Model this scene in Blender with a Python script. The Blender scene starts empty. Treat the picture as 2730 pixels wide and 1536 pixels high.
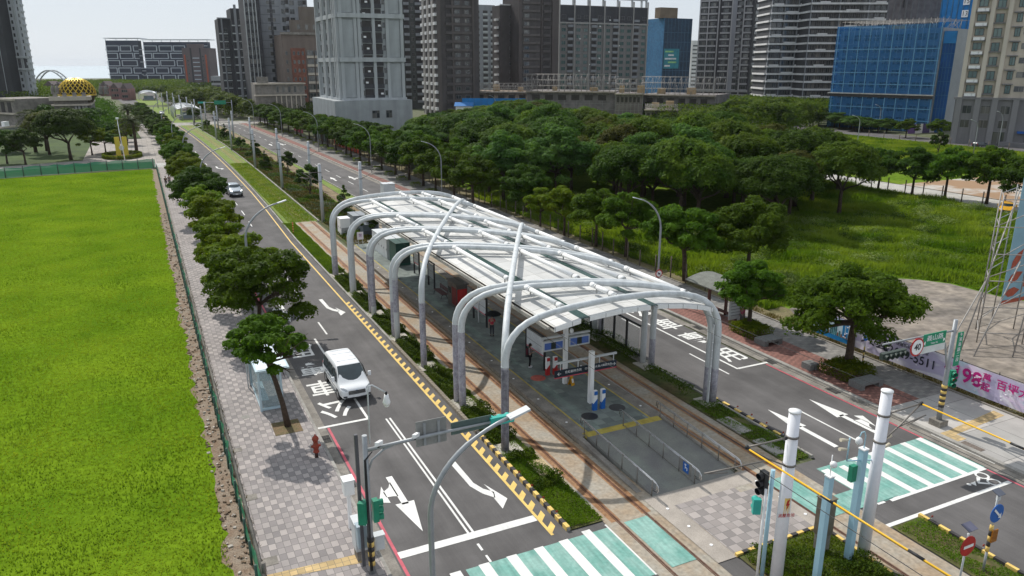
import bpy, bmesh, math, random
import numpy as np
from mathutils import Vector, Matrix
sc=bpy.context.scene
R=math.radians
# ---------------------------------------------------------------- camera
FPX,CX,CY=2032.0,1365.0,768.0        # focal length and centre of the photo in its own pixels
PITCH=math.atan(596/FPX); YAW=math.atan(1015/(FPX/math.cos(PITCH))); CAMZ=20.0
cd=bpy.data.cameras.new('camera'); cam=bpy.data.objects.new('camera',cd); sc.collection.objects.link(cam)
cd.sensor_width=36; cd.lens=FPX/2730*36; cd.clip_start=.5; cd.clip_end=20000
cam.location=(0,0,CAMZ); cam.rotation_euler=(math.pi/2-PITCH,0,-YAW)
sc.camera=cam
# ---------------------------------------------------------------- light
SUNV=Vector((-.17,.93,1.0)).normalized()
elev=math.asin(SUNV.z); azi=math.atan2(SUNV.x,SUNV.y)
w=bpy.data.worlds.new('World'); sc.world=w; w.use_nodes=True
nt=w.node_tree; sky=nt.nodes.new('ShaderNodeTexSky'); sky.sky_type='NISHITA'; sky.sun_disc=False
sky.sun_elevation=elev; sky.sun_rotation=azi; sky.air_density=1.0; sky.dust_density=.6; sky.ozone_density=1.0; sky.altitude=0
hs=nt.nodes.new('ShaderNodeHueSaturation'); hs.inputs['Saturation'].default_value=.42; hs.inputs['Value'].default_value=1.0
nt.links.new(sky.outputs[0],hs.inputs['Color'])
bg=nt.nodes['Background']; pm=nt.nodes.new('ShaderNodeMix'); pm.data_type='RGBA'; pm.inputs['Factor'].default_value=.80; pm.inputs[7].default_value=(5.9,6.5,7.2,1)
nt.links.new(hs.outputs[0],pm.inputs[6]); nt.links.new(pm.outputs[2],bg.inputs[0]); bg.inputs[1].default_value=.105
sl=bpy.data.lights.new('sun','SUN'); sl.energy=3.7; sl.angle=R(.6); sl.color=(1,.965,.9)
so=bpy.data.objects.new('sun',sl); sc.collection.objects.link(so); so.rotation_euler=SUNV.to_track_quat('Z','Y').to_euler()
sc.view_settings.view_transform='Standard'; sc.view_settings.look='None'; sc.view_settings.exposure=0.12; sc.view_settings.gamma=1
sc.cycles.max_bounces=6; sc.cycles.transparent_max_bounces=12; sc.cycles.volume_bounces=0
# ---------------------------------------------------------------- helpers
C=sc.collection
_F=Vector((math.sin(YAW)*math.cos(PITCH),math.cos(YAW)*math.cos(PITCH),-math.sin(PITCH)))
_R=Vector((math.cos(YAW),-math.sin(YAW),0)); _U=_R.cross(_F)
def ray(x,y): return _F*FPX+_R*(x-CX)-_U*(y-CY)
def at(x,y,z=0.0):                       # photo point -> place on the level z
    d=ray(x,y); return Vector((0,0,CAMZ))+d*((z-CAMZ)/d.z)
FH=Vector((math.sin(YAW),math.cos(YAW),0))
def hp(px,d):                            # bearing of a photo column, distance d ahead
    v=(FH+_R*((px-CX)/2117.6))*d; return Vector((v.x,v.y,0))
def hpy(px,Y):
    v=FH+_R*((px-CX)/2117.6); return Vector((v.x,v.y,0))*(Y/v.y)
def ztop(px,y,p):                        # height seen at photo point over the plan point p
    r=ray(px,y); t=(p.x*FH.x+p.y*FH.y)/(r.x*FH.x+r.y*FH.y); return CAMZ+r.z*t
def tag(o,label=None,cat=None,group=None,kind=None):
    if label: o['label']=label
    if cat: o['category']=cat
    if group: o['group']=group
    if kind: o['kind']=kind
    return o
def thing(name,label,cat,loc=(0,0,0),rz=0,group=None):
    o=bpy.data.objects.new(name,None); C.objects.link(o); o.location=loc; o.rotation_euler=(0,0,rz)
    o.empty_display_size=.2
    return tag(o,label,cat,group)
def copy_tree(o,parent=None):
    c=o.copy(); C.objects.link(c); c.parent=parent
    for ch in list(o.children): copy_tree(ch,c)
    return c
class MB:
    def __init__(s): s.v=[];s.f=[];s.m=[];s.cur=0;s.sm=[];s.smooth=False
    def face(s,idx): s.f.append(tuple(idx)); s.m.append(s.cur); s.sm.append(s.smooth)
    def add(s,vs,fs):
        b=len(s.v); s.v+= [tuple(v) for v in vs]
        for f in fs: s.face([b+i for i in f])
        return s
    def box(s,x0,x1,y0,y1,z0,z1):
        return s.add([(x0,y0,z0),(x1,y0,z0),(x1,y1,z0),(x0,y1,z0),(x0,y0,z1),(x1,y0,z1),(x1,y1,z1),(x0,y1,z1)],
          [(0,3,2,1),(4,5,6,7),(0,1,5,4),(1,2,6,5),(2,3,7,6),(3,0,4,7)])
    def obox(s,c,sz,rz=0,M=None):
        b=len(s.v); hx,hy,hz=sz[0]/2,sz[1]/2,sz[2]/2
        if M is None: M=Matrix.Rotation(rz,3,'Z')
        vs=[Vector(c)+M@Vector((x,y,z)) for z in(-hz,hz) for x,y in((-hx,-hy),(hx,-hy),(hx,hy),(-hx,hy))]
        return s.add(vs,[(0,3,2,1),(4,5,6,7),(0,1,5,4),(1,2,6,5),(2,3,7,6),(3,0,4,7)])
    def bar(s,a,b,w,h=None):             # square bar between two points
        h=h or w; a=Vector(a);b=Vector(b);d=b-a;L=d.length
        q=d.to_track_quat('X','Z').to_matrix()
        return s.obox((a+b)/2,(L,w,h),M=q)
    def tube(s,pts,r,n=12,cap=True,closed=False):
        pts=[Vector(p) for p in pts]; N=len(pts); rs=r if isinstance(r,(list,tuple)) else [r]*N
        old=s.smooth; s.smooth=True; base=len(s.v); up=None
        for i,p in enumerate(pts):
            t=(pts[min(i+1,N-1)]-pts[max(i-1,0)]).normalized()
            if up is None:
                up=Vector((0,0,1)) if abs(t.z)<.9 else Vector((0,1,0))
            u=(up-t*up.dot(t)).normalized(); w_=t.cross(u); up=u
            for k in range(n):
                a=2*math.pi*k/n; s.v.append(tuple(p+u*(math.cos(a)*rs[i])+w_*(math.sin(a)*rs[i])))
        for i in range(N-1):
            for k in range(n):
                a=base+i*n+k;b=base+i*n+(k+1)%n; s.face((a,b,b+n,a+n))
        s.smooth=False
        if cap: s.face([base+k for k in reversed(range(n))]); s.face([base+(N-1)*n+k for k in range(n)])
        s.smooth=old; return s
    def cyl(s,p,r,z0,z1,n=16,r1=None): return s.tube([(p[0],p[1],z0),(p[0],p[1],z1)],[r,r if r1 is None else r1],n)
    def sph(s,c,r,n=10,m=7,sc=(1,1,1)):
        old=s.smooth; s.smooth=True; base=len(s.v)
        for i in range(m+1):
            th=math.pi*i/m
            for k in range(n):
                a=2*math.pi*k/n; s.v.append((c[0]+r*sc[0]*math.sin(th)*math.cos(a),c[1]+r*sc[1]*math.sin(th)*math.sin(a),c[2]+r*sc[2]*math.cos(th)))
        for i in range(m):
            for k in range(n):
                a=base+i*n+k;b=base+i*n+(k+1)%n; s.face((a,a+n,b+n,b))
        s.smooth=old; return s
    def poly(s,pts,z=None):
        vs=[(p[0],p[1],z if z is not None else p[2]) for p in pts]
        ar=sum(vs[i][0]*vs[(i+1)%len(vs)][1]-vs[(i+1)%len(vs)][0]*vs[i][1] for i in range(len(vs)))
        if z is not None and ar<0: vs.reverse()
        return s.add(vs,[range(len(vs))])
    def prism(s,pts,z0,z1):
        ar=sum(pts[i][0]*pts[(i+1)%len(pts)][1]-pts[(i+1)%len(pts)][0]*pts[i][1] for i in range(len(pts)))
        if ar<0: pts=list(reversed(pts))
        n=len(pts); return s.add([(p[0],p[1],z0) for p in pts]+[(p[0],p[1],z1) for p in pts],
          [tuple(reversed(range(n))),tuple(range(n,2*n))]+[(i,(i+1)%n,n+(i+1)%n,n+i) for i in range(n)])
    def sheet(s,x0,x1,y0,y1,z): return s.add([(x0,y0,z),(x1,y0,z),(x1,y1,z),(x0,y1,z)],[(0,1,2,3)])
    def ribbon(s,L,Rr,z):                # strip between two (x,y) lines
        n=len(L); b=len(s.v); s.v+=[(p[0],p[1],z) for p in L]+[(p[0],p[1],z) for p in Rr]
        for i in range(n-1): s.face((b+i,b+n+i,b+n+i+1,b+i+1))
        return s
    def mesh(s,name,mats):
        me=bpy.data.meshes.new(name); me.from_pydata(s.v,[],s.f)
        for m in (mats if isinstance(mats,(list,tuple)) else [mats]): me.materials.append(m)
        me.polygons.foreach_set('material_index',s.m); me.polygons.foreach_set('use_smooth',s.sm); me.update(); return me
    def build(s,name,mats,parent=None,label=None,cat=None,group=None,kind=None,bevel=0,local=False,loc=None):
        if loc is not None: s.v=[(v[0]-loc[0],v[1]-loc[1],v[2]-loc[2]) for v in s.v]
        elif parent is not None and not local:
            q=parent; ox=oy=oz=0
            while q is not None: ox+=q.location.x;oy+=q.location.y;oz+=q.location.z;q=q.parent
            s.v=[(v[0]-ox,v[1]-oy,v[2]-oz) for v in s.v]
        o=bpy.data.objects.new(name,s.mesh(name,mats)); C.objects.link(o)
        if parent is not None: o.parent=parent
        if loc is not None: o.location=loc
        if bevel:
            b=o.modifiers.new('b','BEVEL'); b.width=bevel; b.segments=2; b.limit_method='ANGLE'
        return tag(o,label,cat,group,kind)
def struct(name,mb,m): return mb.build(name,m,kind='structure')
ORD=['first','second','third','fourth','fifth','sixth','seventh','eighth','ninth','tenth','eleventh','twelfth','thirteenth','fourteenth','fifteenth','sixteenth','seventeenth','eighteenth','nineteenth','twentieth']
def ordn(i): return ORD[i] if i<20 else 'twenty-'+ORD[i-20]
# ---------------------------------------------------------------- materials
def M(name,col,rough=.85,var=.12,scale=1.5,col2=None,metal=0,bump=0,fine=None,thr=None,spec=.3,bsc=None,trans=0):
    m=bpy.data.materials.new(name); m.use_nodes=True; t=m.node_tree; L=t.links; p=t.nodes['Principled BSDF']
    p.inputs['Roughness'].default_value=rough; p.inputs['Metallic'].default_value=metal; p.inputs['Specular IOR Level'].default_value=spec
    tc=t.nodes.new('ShaderNodeTexCoord')
    n=t.nodes.new('ShaderNodeTexNoise'); n.inputs['Scale'].default_value=scale; n.inputs['Detail'].default_value=6; n.inputs['Roughness'].default_value=.6
    L.new(tc.outputs['Object'],n.inputs['Vector'])
    r=t.nodes.new('ShaderNodeValToRGB'); a,b=(thr or (.35,.65)); r.color_ramp.elements[0].position=a; r.color_ramp.elements[1].position=b
    c1=[c*(1-var) for c in col[:3]]+[1]; c2=(list(col2)+[1]) if col2 else [min(1,c*(1+var)) for c in col[:3]]+[1]
    r.color_ramp.elements[0].color=c1 if not col2 else list(col)+[1]; r.color_ramp.elements[1].color=c2
    L.new(n.outputs['Fac'],r.inputs['Fac']); out=r.outputs[0]
    if fine:
        n2=t.nodes.new('ShaderNodeTexNoise'); n2.inputs['Scale'].default_value=fine[0]; n2.inputs['Detail'].default_value=3
        L.new(tc.outputs['Object'],n2.inputs['Vector'])
        mr=t.nodes.new('ShaderNodeMapRange'); mr.inputs[1].default_value=.3; mr.inputs[2].default_value=.7; mr.inputs[3].default_value=1-fine[1]; mr.inputs[4].default_value=1+fine[1]
        L.new(n2.outputs['Fac'],mr.inputs[0])
        mx=t.nodes.new('ShaderNodeVectorMath'); mx.operation='SCALE'; L.new(out,mx.inputs[0]); L.new(mr.outputs[0],mx.inputs['Scale']); out=mx.outputs[0]
    L.new(out,p.inputs['Base Color'])
    if bump:
        n3=t.nodes.new('ShaderNodeTexNoise'); n3.inputs['Scale'].default_value=bsc or scale*6; n3.inputs['Detail'].default_value=4
        L.new(tc.outputs['Object'],n3.inputs['Vector'])
        bp=t.nodes.new('ShaderNodeBump'); bp.inputs['Strength'].default_value=bump; bp.inputs['Distance'].default_value=.1
        L.new(n3.outputs['Fac'],bp.inputs['Height']); L.new(bp.outputs[0],p.inputs['Normal'])
    m['out']=0
    return m
def nodes(m): return m.node_tree.nodes, m.node_tree.links, m.node_tree.nodes['Principled BSDF']
def PAVE(name,c1,c2,sx,sy,mort=(.12,.115,.11),mw=.02,off=0.0,checker=True,rough=.9,dirt=.18):
    m=bpy.data.materials.new(name); m.use_nodes=True; N,L,p=nodes(m); p.inputs['Roughness'].default_value=rough; p.inputs['Specular IOR Level'].default_value=.25
    tc=N.new('ShaderNodeTexCoord'); mp=N.new('ShaderNodeMapping'); mp.inputs['Scale'].default_value=(1/sx,1/sy,1); L.new(tc.outputs['Object'],mp.inputs[0])
    br=N.new('ShaderNodeTexBrick'); br.offset=off; br.inputs['Scale'].default_value=1; br.inputs['Brick Width'].default_value=1; br.inputs['Row Height'].default_value=1
    br.inputs['Mortar Size'].default_value=mw; br.inputs['Mortar Smooth'].default_value=.3; br.inputs['Color1'].default_value=(.82,.82,.82,1); br.inputs['Color2'].default_value=(1.12,1.1,1.08,1); br.inputs['Mortar'].default_value=(1,1,1,1)
    L.new(mp.outputs[0],br.inputs['Vector'])
    ck=N.new('ShaderNodeTexChecker'); ck.inputs['Scale'].default_value=1; ck.inputs['Color1'].default_value=(*c1,1); ck.inputs['Color2'].default_value=(*(c2 if checker else c1),1); 
    # keep checker z away from 0
    ad=N.new('ShaderNodeVectorMath'); ad.operation='MULTIPLY_ADD'; ad.inputs[1].default_value=(1,1,0); ad.inputs[2].default_value=(0,0,.5)
    L.new(mp.outputs[0],ad.inputs[0]); L.new(ad.outputs[0],ck.inputs['Vector'])
    mu=N.new('ShaderNodeMix'); mu.data_type='RGBA'; mu.blend_type='MULTIPLY'; mu.inputs['Factor'].default_value=1; L.new(ck.outputs[0],mu.inputs[6]); L.new(br.outputs['Color'],mu.inputs[7])
    mm=N.new('ShaderNodeMix'); mm.data_type='RGBA'; L.new(br.outputs['Fac'],mm.inputs['Factor']); L.new(mu.outputs[2],mm.inputs[6]); mm.inputs[7].default_value=(*mort,1)
    n=N.new('ShaderNodeTexNoise'); n.inputs['Scale'].default_value=.45; n.inputs['Detail'].default_value=8; n.inputs['Roughness'].default_value=.65; L.new(tc.outputs['Object'],n.inputs['Vector'])
    mr=N.new('ShaderNodeMapRange'); mr.inputs[1].default_value=.3; mr.inputs[2].default_value=.7; mr.inputs[3].default_value=1-dirt; mr.inputs[4].default_value=1+dirt; L.new(n.outputs['Fac'],mr.inputs[0])
    vs=N.new('ShaderNodeVectorMath'); vs.operation='SCALE'; L.new(mm.outputs[2],vs.inputs[0]); L.new(mr.outputs[0],vs.inputs['Scale']); L.new(vs.outputs[0],p.inputs['Base Color'])
    return m
def GLASS(name,col,alpha=.5,rough=.05):
    m=bpy.data.materials.new(name); m.use_nodes=True; N,L,p=nodes(m)
    p.inputs['Base Color'].default_value=(*col,1); p.inputs['Roughness'].default_value=rough; p.inputs['Specular IOR Level'].default_value=.6
    tr=N.new('ShaderNodeBsdfTransparent'); tr.inputs[0].default_value=(min(1,col[0]*1.6+.25),min(1,col[1]*1.6+.25),min(1,col[2]*1.6+.25),1)
    mx=N.new('ShaderNodeMixShader'); mx.inputs[0].default_value=alpha; L.new(tr.outputs[0],mx.inputs[1]); L.new(p.outputs[0],mx.inputs[2]); L.new(mx.outputs[0],N['Material Output'].inputs[0])
    return m
def LEAF(name,c1,c2,tr=.35,sc=.7):
    m=bpy.data.materials.new(name); m.use_nodes=True; N,L,p=nodes(m)
    tc=N.new('ShaderNodeTexCoord'); oi=N.new('ShaderNodeObjectInfo')
    n=N.new('ShaderNodeTexNoise'); n.inputs['Scale'].default_value=sc; n.inputs['Detail'].default_value=5; L.new(tc.outputs['Object'],n.inputs['Vector'])
    r=N.new('ShaderNodeValToRGB'); r.color_ramp.elements[0].position=.35; r.color_ramp.elements[1].position=.68; r.color_ramp.elements[0].color=(*c1,1); r.color_ramp.elements[1].color=(*c2,1); L.new(n.outputs['Fac'],r.inputs[0])
    h=N.new('ShaderNodeHueSaturation'); L.new(r.outputs[0],h.inputs['Color'])
    mr=N.new('ShaderNodeMapRange'); mr.inputs[3].default_value=.8; mr.inputs[4].default_value=1.2; L.new(oi.outputs['Random'],mr.inputs[0]); L.new(mr.outputs[0],h.inputs['Value'])
    mh=N.new('ShaderNodeMapRange'); mh.inputs[3].default_value=.485; mh.inputs[4].default_value=.51; L.new(oi.outputs['Random'],mh.inputs[0]); L.new(mh.outputs[0],h.inputs['Hue'])
    p.inputs['Roughness'].default_value=.55; p.inputs['Specular IOR Level'].default_value=.06; L.new(h.outputs[0],p.inputs['Base Color'])
    t=N.new('ShaderNodeBsdfTranslucent'); g=N.new('ShaderNodeVectorMath'); g.operation='MULTIPLY'; g.inputs[1].default_value=(1.5,1.45,.5); L.new(h.outputs[0],g.inputs[0]); L.new(g.outputs[0],t.inputs[0])
    mx=N.new('ShaderNodeMixShader'); mx.inputs[0].default_value=tr; L.new(p.outputs[0],mx.inputs[1]); L.new(t.outputs[0],mx.inputs[2]); L.new(mx.outputs[0],N['Material Output'].inputs[0])
    return m
HAZE=.00005
asph=M('asphalt',(.118,.111,.109),.9,.16,.35,fine=(60,.22),bump=.15,bsc=80)
asph2=M('dark_asphalt',(.06,.057,.057),.9,.15,.5,fine=(60,.2))
def streak(m,sx,sy,amp,sc=1.0):
    N,L,p=nodes(m); src=p.inputs['Base Color'].links[0].from_socket; tc=N.new('ShaderNodeTexCoord'); mp=N.new('ShaderNodeMapping'); mp.inputs['Scale'].default_value=(sx,sy,1); L.new(tc.outputs['Object'],mp.inputs[0])
    n=N.new('ShaderNodeTexNoise'); n.inputs['Scale'].default_value=sc; n.inputs['Detail'].default_value=4; L.new(mp.outputs[0],n.inputs['Vector'])
    mr=N.new('ShaderNodeMapRange'); mr.inputs[1].default_value=.35; mr.inputs[2].default_value=.65; mr.inputs[3].default_value=1-amp; mr.inputs[4].default_value=1+amp*.6; L.new(n.outputs['Fac'],mr.inputs[0])
    v=N.new('ShaderNodeVectorMath'); v.operation='SCALE'; L.new(src,v.inputs[0]); L.new(mr.outputs[0],v.inputs['Scale']); L.new(v.outputs[0],p.inputs['Base Color'])
streak(asph,.8,.025,.16); streak(asph,.35,.12,.10,1.3); streak(asph,9,.5,.05)
conc=M('concrete',(.30,.285,.26),.9,.22,.8,fine=(9,.12),bump=.1)
concd=M('worn_concrete',(.22,.20,.175),.9,.3,1.1,fine=(14,.15),bump=.1)
bedm=M('stained_track_bed',(.33,.25,.17),.9,0,.45,col2=(.34,.31,.26),fine=(5,.2),thr=(.38,.6))
rustm=M('rust_stain',(.25,.115,.045),.9,.3,1.2,fine=(8,.25))
railm=M('rail_steel',(.16,.085,.06),.45,.3,3,metal=.5)
railtop=M('polished_rail',(.38,.30,.27),.25,.1,3,metal=.9)
white=M('road_paint',(.74,.73,.70),.7,0,.9,col2=(.6,.59,.57),fine=(30,.06),thr=(.5,.8))
yellow=M('yellow_paint',(.72,.50,.15),.7,.12,2,fine=(20,.1))
redp=M('red_paint',(.50,.10,.13),.7,.15,2,fine=(20,.1))
mint=M('mint_paint',(.16,.35,.30),.8,0,.8,col2=(.26,.43,.38),fine=(7,.1),thr=(.4,.62))
streak(mint,6,.5,.16); streak(white,5,.6,.10)
blackp=M('black_paint',(.05,.045,.045),.7,.2,3)
lightpole=M('galvanised_steel',(.33,.345,.36),.5,.08,3,metal=.35)
whitepipe=M('white_painted_pipe',(.60,.625,.635),.5,0,1.3,col2=(.50,.52,.52),fine=(9,.05),thr=(.5,.75))
purple=M('weathered_purple_paint',(.33,.315,.37),.85,0,3.5,col2=(.46,.45,.49),fine=(12,.2),thr=(.4,.6),bump=.2)
paleblue=M('pale_blue_paint',(.36,.56,.66),.5,.05,2)
darkm=M('black_metal',(.03,.03,.032),.5,.2,4)
steel=M('stainless_steel',(.62,.62,.63),.22,.05,2,metal=1)
greyb=M('light_grey_metal',(.55,.57,.58),.55,.06,2)
whitem=M('white_enamel',(.82,.82,.82),.4,.03,2)
redm=M('red_enamel',(.45,.03,.03),.45,.15,3)
rustred=M('rusty_red_enamel',(.30,.05,.03),.65,0,6,col2=(.18,.08,.04),thr=(.5,.7))
greenm=M('green_enamel',(.02,.22,.13),.45,.1,3)
tealm=M('teal_enamel',(.04,.38,.32),.45,.08,3)
bluem=M('blue_enamel',(.02,.12,.42),.4,.06,3)
tyre=M('rubber',(.02,.02,.021),.8,.15,8)
bark=M('bark',(.075,.052,.038),.95,.3,6,bump=.5)
brownm=M('dark_brown_steel',(.09,.035,.028),.6,.15,3)
stone=M('granite',(.17,.17,.165),.8,.2,12,fine=(40,.2))
blueglass=GLASS('blue_tinted_glass',(.45,.55,.58),.32)
clearg=GLASS('clear_glass',(.55,.6,.6),.22)
greeng=GLASS('green_roof_glass',(.07,.15,.13),.45,.2)
def curtains(m,c,thr=.58):
    N,L,p=nodes(m); src=p.inputs['Base Color'].links[0].from_socket; g=N.new('ShaderNodeNewGeometry'); v=N.new('ShaderNodeVectorMath'); v.operation='SNAP'; v.inputs[1].default_value=(1.9,1.9,3.2); L.new(g.outputs['Position'],v.inputs[0])
    w_=N.new('ShaderNodeTexWhiteNoise'); L.new(v.outputs[0],w_.inputs['Vector']); r=N.new('ShaderNodeMapRange'); r.inputs[1].default_value=thr; r.inputs[2].default_value=1; r.inputs[4].default_value=.75; L.new(w_.outputs['Value'],r.inputs[0])
    x=N.new('ShaderNodeMix'); x.data_type='RGBA'; L.new(r.outputs[0],x.inputs['Factor']); L.new(src,x.inputs[6]); x.inputs[7].default_value=(*c,1); L.new(x.outputs[2],p.inputs['Base Color'])
def weather(m,amp=.14,s=(.7,.7,.05)):
    N,L,p=nodes(m); src=p.inputs['Base Color'].links[0].from_socket; tc=N.new('ShaderNodeTexCoord'); mp=N.new('ShaderNodeMapping'); mp.inputs['Scale'].default_value=s; L.new(tc.outputs['Object'],mp.inputs[0])
    n=N.new('ShaderNodeTexNoise'); n.inputs['Detail'].default_value=5; n.inputs['Scale'].default_value=1; L.new(mp.outputs[0],n.inputs['Vector']); mr=N.new('ShaderNodeMapRange'); mr.inputs[1].default_value=.35; mr.inputs[2].default_value=.65; mr.inputs[3].default_value=1-amp; mr.inputs[4].default_value=1+amp*.5; L.new(n.outputs['Fac'],mr.inputs[0])
    v=N.new('ShaderNodeVectorMath'); v.operation='SCALE'; L.new(src,v.inputs[0]); L.new(mr.outputs[0],v.inputs['Scale']); L.new(v.outputs[0],p.inputs['Base Color']); return m
weather(whitepipe,.12,(2.5,2.5,.25)); weather(purple,.2,(5,5,.6))
darkglass=M('dark_window_glass',(.03,.036,.04),.12,.3,.3,spec=.8)
tealglass=M('teal_window_glass',(.05,.12,.115),.12,.4,.3,spec=.8)

curtains(darkglass,(.20,.19,.17)); curtains(tealglass,(.16,.24,.22),.5)
# ================================================================ setting
def cs(y): return 0 if y<150 else (-.00019*(y-150)**2 if y<300 else -4.275-.057*(y-300))
def ys(a,b,st=12):
    n=max(1,int((b-a)/st)) if b>150 else 1
    return [a+(b-a)*i/n for i in range(n+1)]
def interp(tab,y):
    return float(np.interp(y,[t[0] for t in tab],[t[1] for t in tab]))
def lane(mb,xl,xr,y0,y1,z):
    Y=ys(y0,y1); f=lambda x,y:(interp(x,y) if isinstance(x,list) else x)+cs(y)
    if isinstance(xl,list) or isinstance(xr,list):
        Y=sorted(set(Y)|{t[0] for x in(xl,xr) if isinstance(x,list) for t in x if y0<t[0]<y1})
    return mb.ribbon([(f(xl,y),y) for y in Y],[(f(xr,y),y) for y in Y],z)
KL=[(0,15.0),(90,15.0),(112,15.48),(135,15.7),(200,15.65),(700,15.6)]      # kerb left of the tracks
KR=[(0,30.2),(100,29.6),(136,28.85),(215,27.9),(700,27.9)]               # kerb right of the tracks
ER=[(0,37.3),(100,37.0),(160,35.6),(240,34.5),(700,34.5)]                # outer edge of the right road
off=lambda t,d:[(a,b+d) for a,b in t]
g_=M('earth_and_scrub',(.075,.095,.04),.95,0,.02,col2=(.12,.12,.07),fine=(.6,.25))
struct('ground',MB().sheet(-2500,3000,-60,1350,-.06),g_)
seam=M('sea_water',(.30,.37,.42),.6,.04,.02)
struct('sea',MB().sheet(-9000,12000,1300,15000,-.3),seam)
m=MB(); lane(m,7.05,off(KL,-.0),4,700,0); struct('road',m,asph)
m=MB(); lane(m,KR,ER,4,700,0); struct('road',m,asph)
struct('road',MB().sheet(-60,120,-30,21.3,-.008),asph)
struct('road',MB().sheet(15,30.4,4,25.6,-.004),asph)
# cross street far away
struct('road',MB().sheet(-30,70,286,302,.012),conc)
# left pavement
pv=PAVE('grey_pavers',(.37,.335,.32),(.275,.25,.245),.31,.45,mw=.028,dirt=.14)
m=MB(); Y=[4]+ys(4,170,200)[1:]; m.box(2.28,6.88,4,170,-.1,.12); struct('pavement',m,pv)
plz=PAVE('plaza_paving',(.36,.33,.30),(.33,.30,.275),1.2,1.2,mw=.02)
m=MB(); lane(m,1.6,6.88,170,290,.1); struct('pavement',m,plz)
m=MB(); m.sheet(-12,4.5,181,240,.06); struct('plaza',m,plz)
def kerb(name,x,w,y0,y1,h,mat,step=None):
    mb=MB(); Y=ys(y0,y1)
    if isinstance(x,list): Y=sorted(set(Y)|{t[0] for t in x if y0<t[0]<y1})
    f=lambda y:(interp(x,y) if isinstance(x,list) else x)+cs(y)
    for a,b in zip(Y[:-1],Y[1:]):
        xa,xb=f(a),f(b); mb.prism([(xa,a),(xa+w,a),(xb+w,b),(xb,b)],-.05,h)
    return struct(name,mb,mat)
kerb('kerb',6.88,.14,4,290,.13,conc)
m=MB(); lane(m,7.02,7.5,4,290,.005); struct('gutter',m,concd)
# soil squares at the tree feet
for x,y in ((5.5,41.2),(6.0,56.4)): MB().box(x-.76,x+.76,y-.85,y+.85,.05,.135).build('tree_pit',M('tree_pit_soil',(.20,.13,.075),.95,0,3,col2=(.12,.11,.05),fine=(15,.3),bump=.5),kind='structure')
# tactile paving
tac=PAVE('tactile_paving',(.55,.40,.20),(.50,.37,.19),.3,.3,mw=.03)
struct('tactile_paving',MB().poly([(2.3,28.1),(2.3,27.75),(6.2,27.2),(6.25,27.85)],.128),tac)
# lawn edge with rubble strip
dirt=M('bare_soil_with_rubble',(.20,.135,.09),.95,0,1.6,col2=(.27,.22,.17),fine=(14,.35),bump=.6,bsc=12)
struct('soil_strip',MB().sheet(.2,2.28,4,168,-.01),dirt)
lawnm=M('lawn_base',(.085,.16,.008),.95,0,.12,col2=(.14,.22,.012),fine=(3,.25),bump=.5,bsc=9,spec=0)
m=MB(); rr=random.Random(3); e=[]; y=4
while y<168: e.append((1.15+rr.uniform(-.28,.22)-.1*math.sin(y*.3),y)); y+=.7
e.append((1.1,168.5)); m.poly([(-90,4)]+e+[(-90,158)],.0); struct('lawn',m,lawnm)
park=M('park_grass',(.03,.055,.010),.95,0,.15,col2=(.06,.095,.018),fine=(2,.25))
struct('park_lawn',MB().sheet(-110,1.6,170.5,330,.0),park)
struct('path',MB().poly([(-40,172),(-12,182),(-12,190),(-40,181)],.02),conc)
# markings on the left road
def W(name,mb,mt=white): return struct(name,mb,mt)
m=MB(); lane(m,7.58,7.72,4,40.3,.006); lane(m,7.58,7.72,60,84,.006); struct('red_line',m,redp)
m=MB(); lane(m,[(0,14.2),(90,14.28),(112,14.8),(130,15.05),(700,15.0)],[(0,14.34),(90,14.42),(112,14.94),(130,15.19),(700,15.14)],25.65,400,.006); struct('yellow_line',m,yellow)
m=MB(); y=25.9
while y<64:
    if not 35.9<y<36.8: m.poly([(14.36,y-.1),(14.36,y+.35),(14.72,y+.72),(14.72,y+.30)],.007)
    y+=.98
struct('yellow_ticks',m,yellow)
m=MB(); m.sheet(7.7,14.2,26.93,27.4,.008); W('stop_line',m)
m=MB(); m.sheet(10.93,11.03,27.4,40.05,.006).sheet(11.15,11.26,27.4,40.05,.006); W('lane_line',m)
m=MB(); m.sheet(7.1,10.05,40.4,40.62,.008).sheet(9.95,10.1,40.62,55.6,.007); W('bus_bay_line',m)
m=MB(); m.sheet(10.99,11.1,25.98,26.5,.006).sheet(11,11.1,25.1,25.6,.006)
for y in [56.2,67.6,73,78.5]: m.sheet(11.03,11.16,y,y+3.2,.006)
y=84
while y<285: lane(m,[(0,11.1),(97,11.33),(110,11.55),(170,11.6),(700,11.9)],[(0,11.23),(97,11.46),(110,11.68),(170,11.73),(700,12.03)],y,y+3.6,.006); y+=8.6
W('dashed_lane_line',m)
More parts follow.
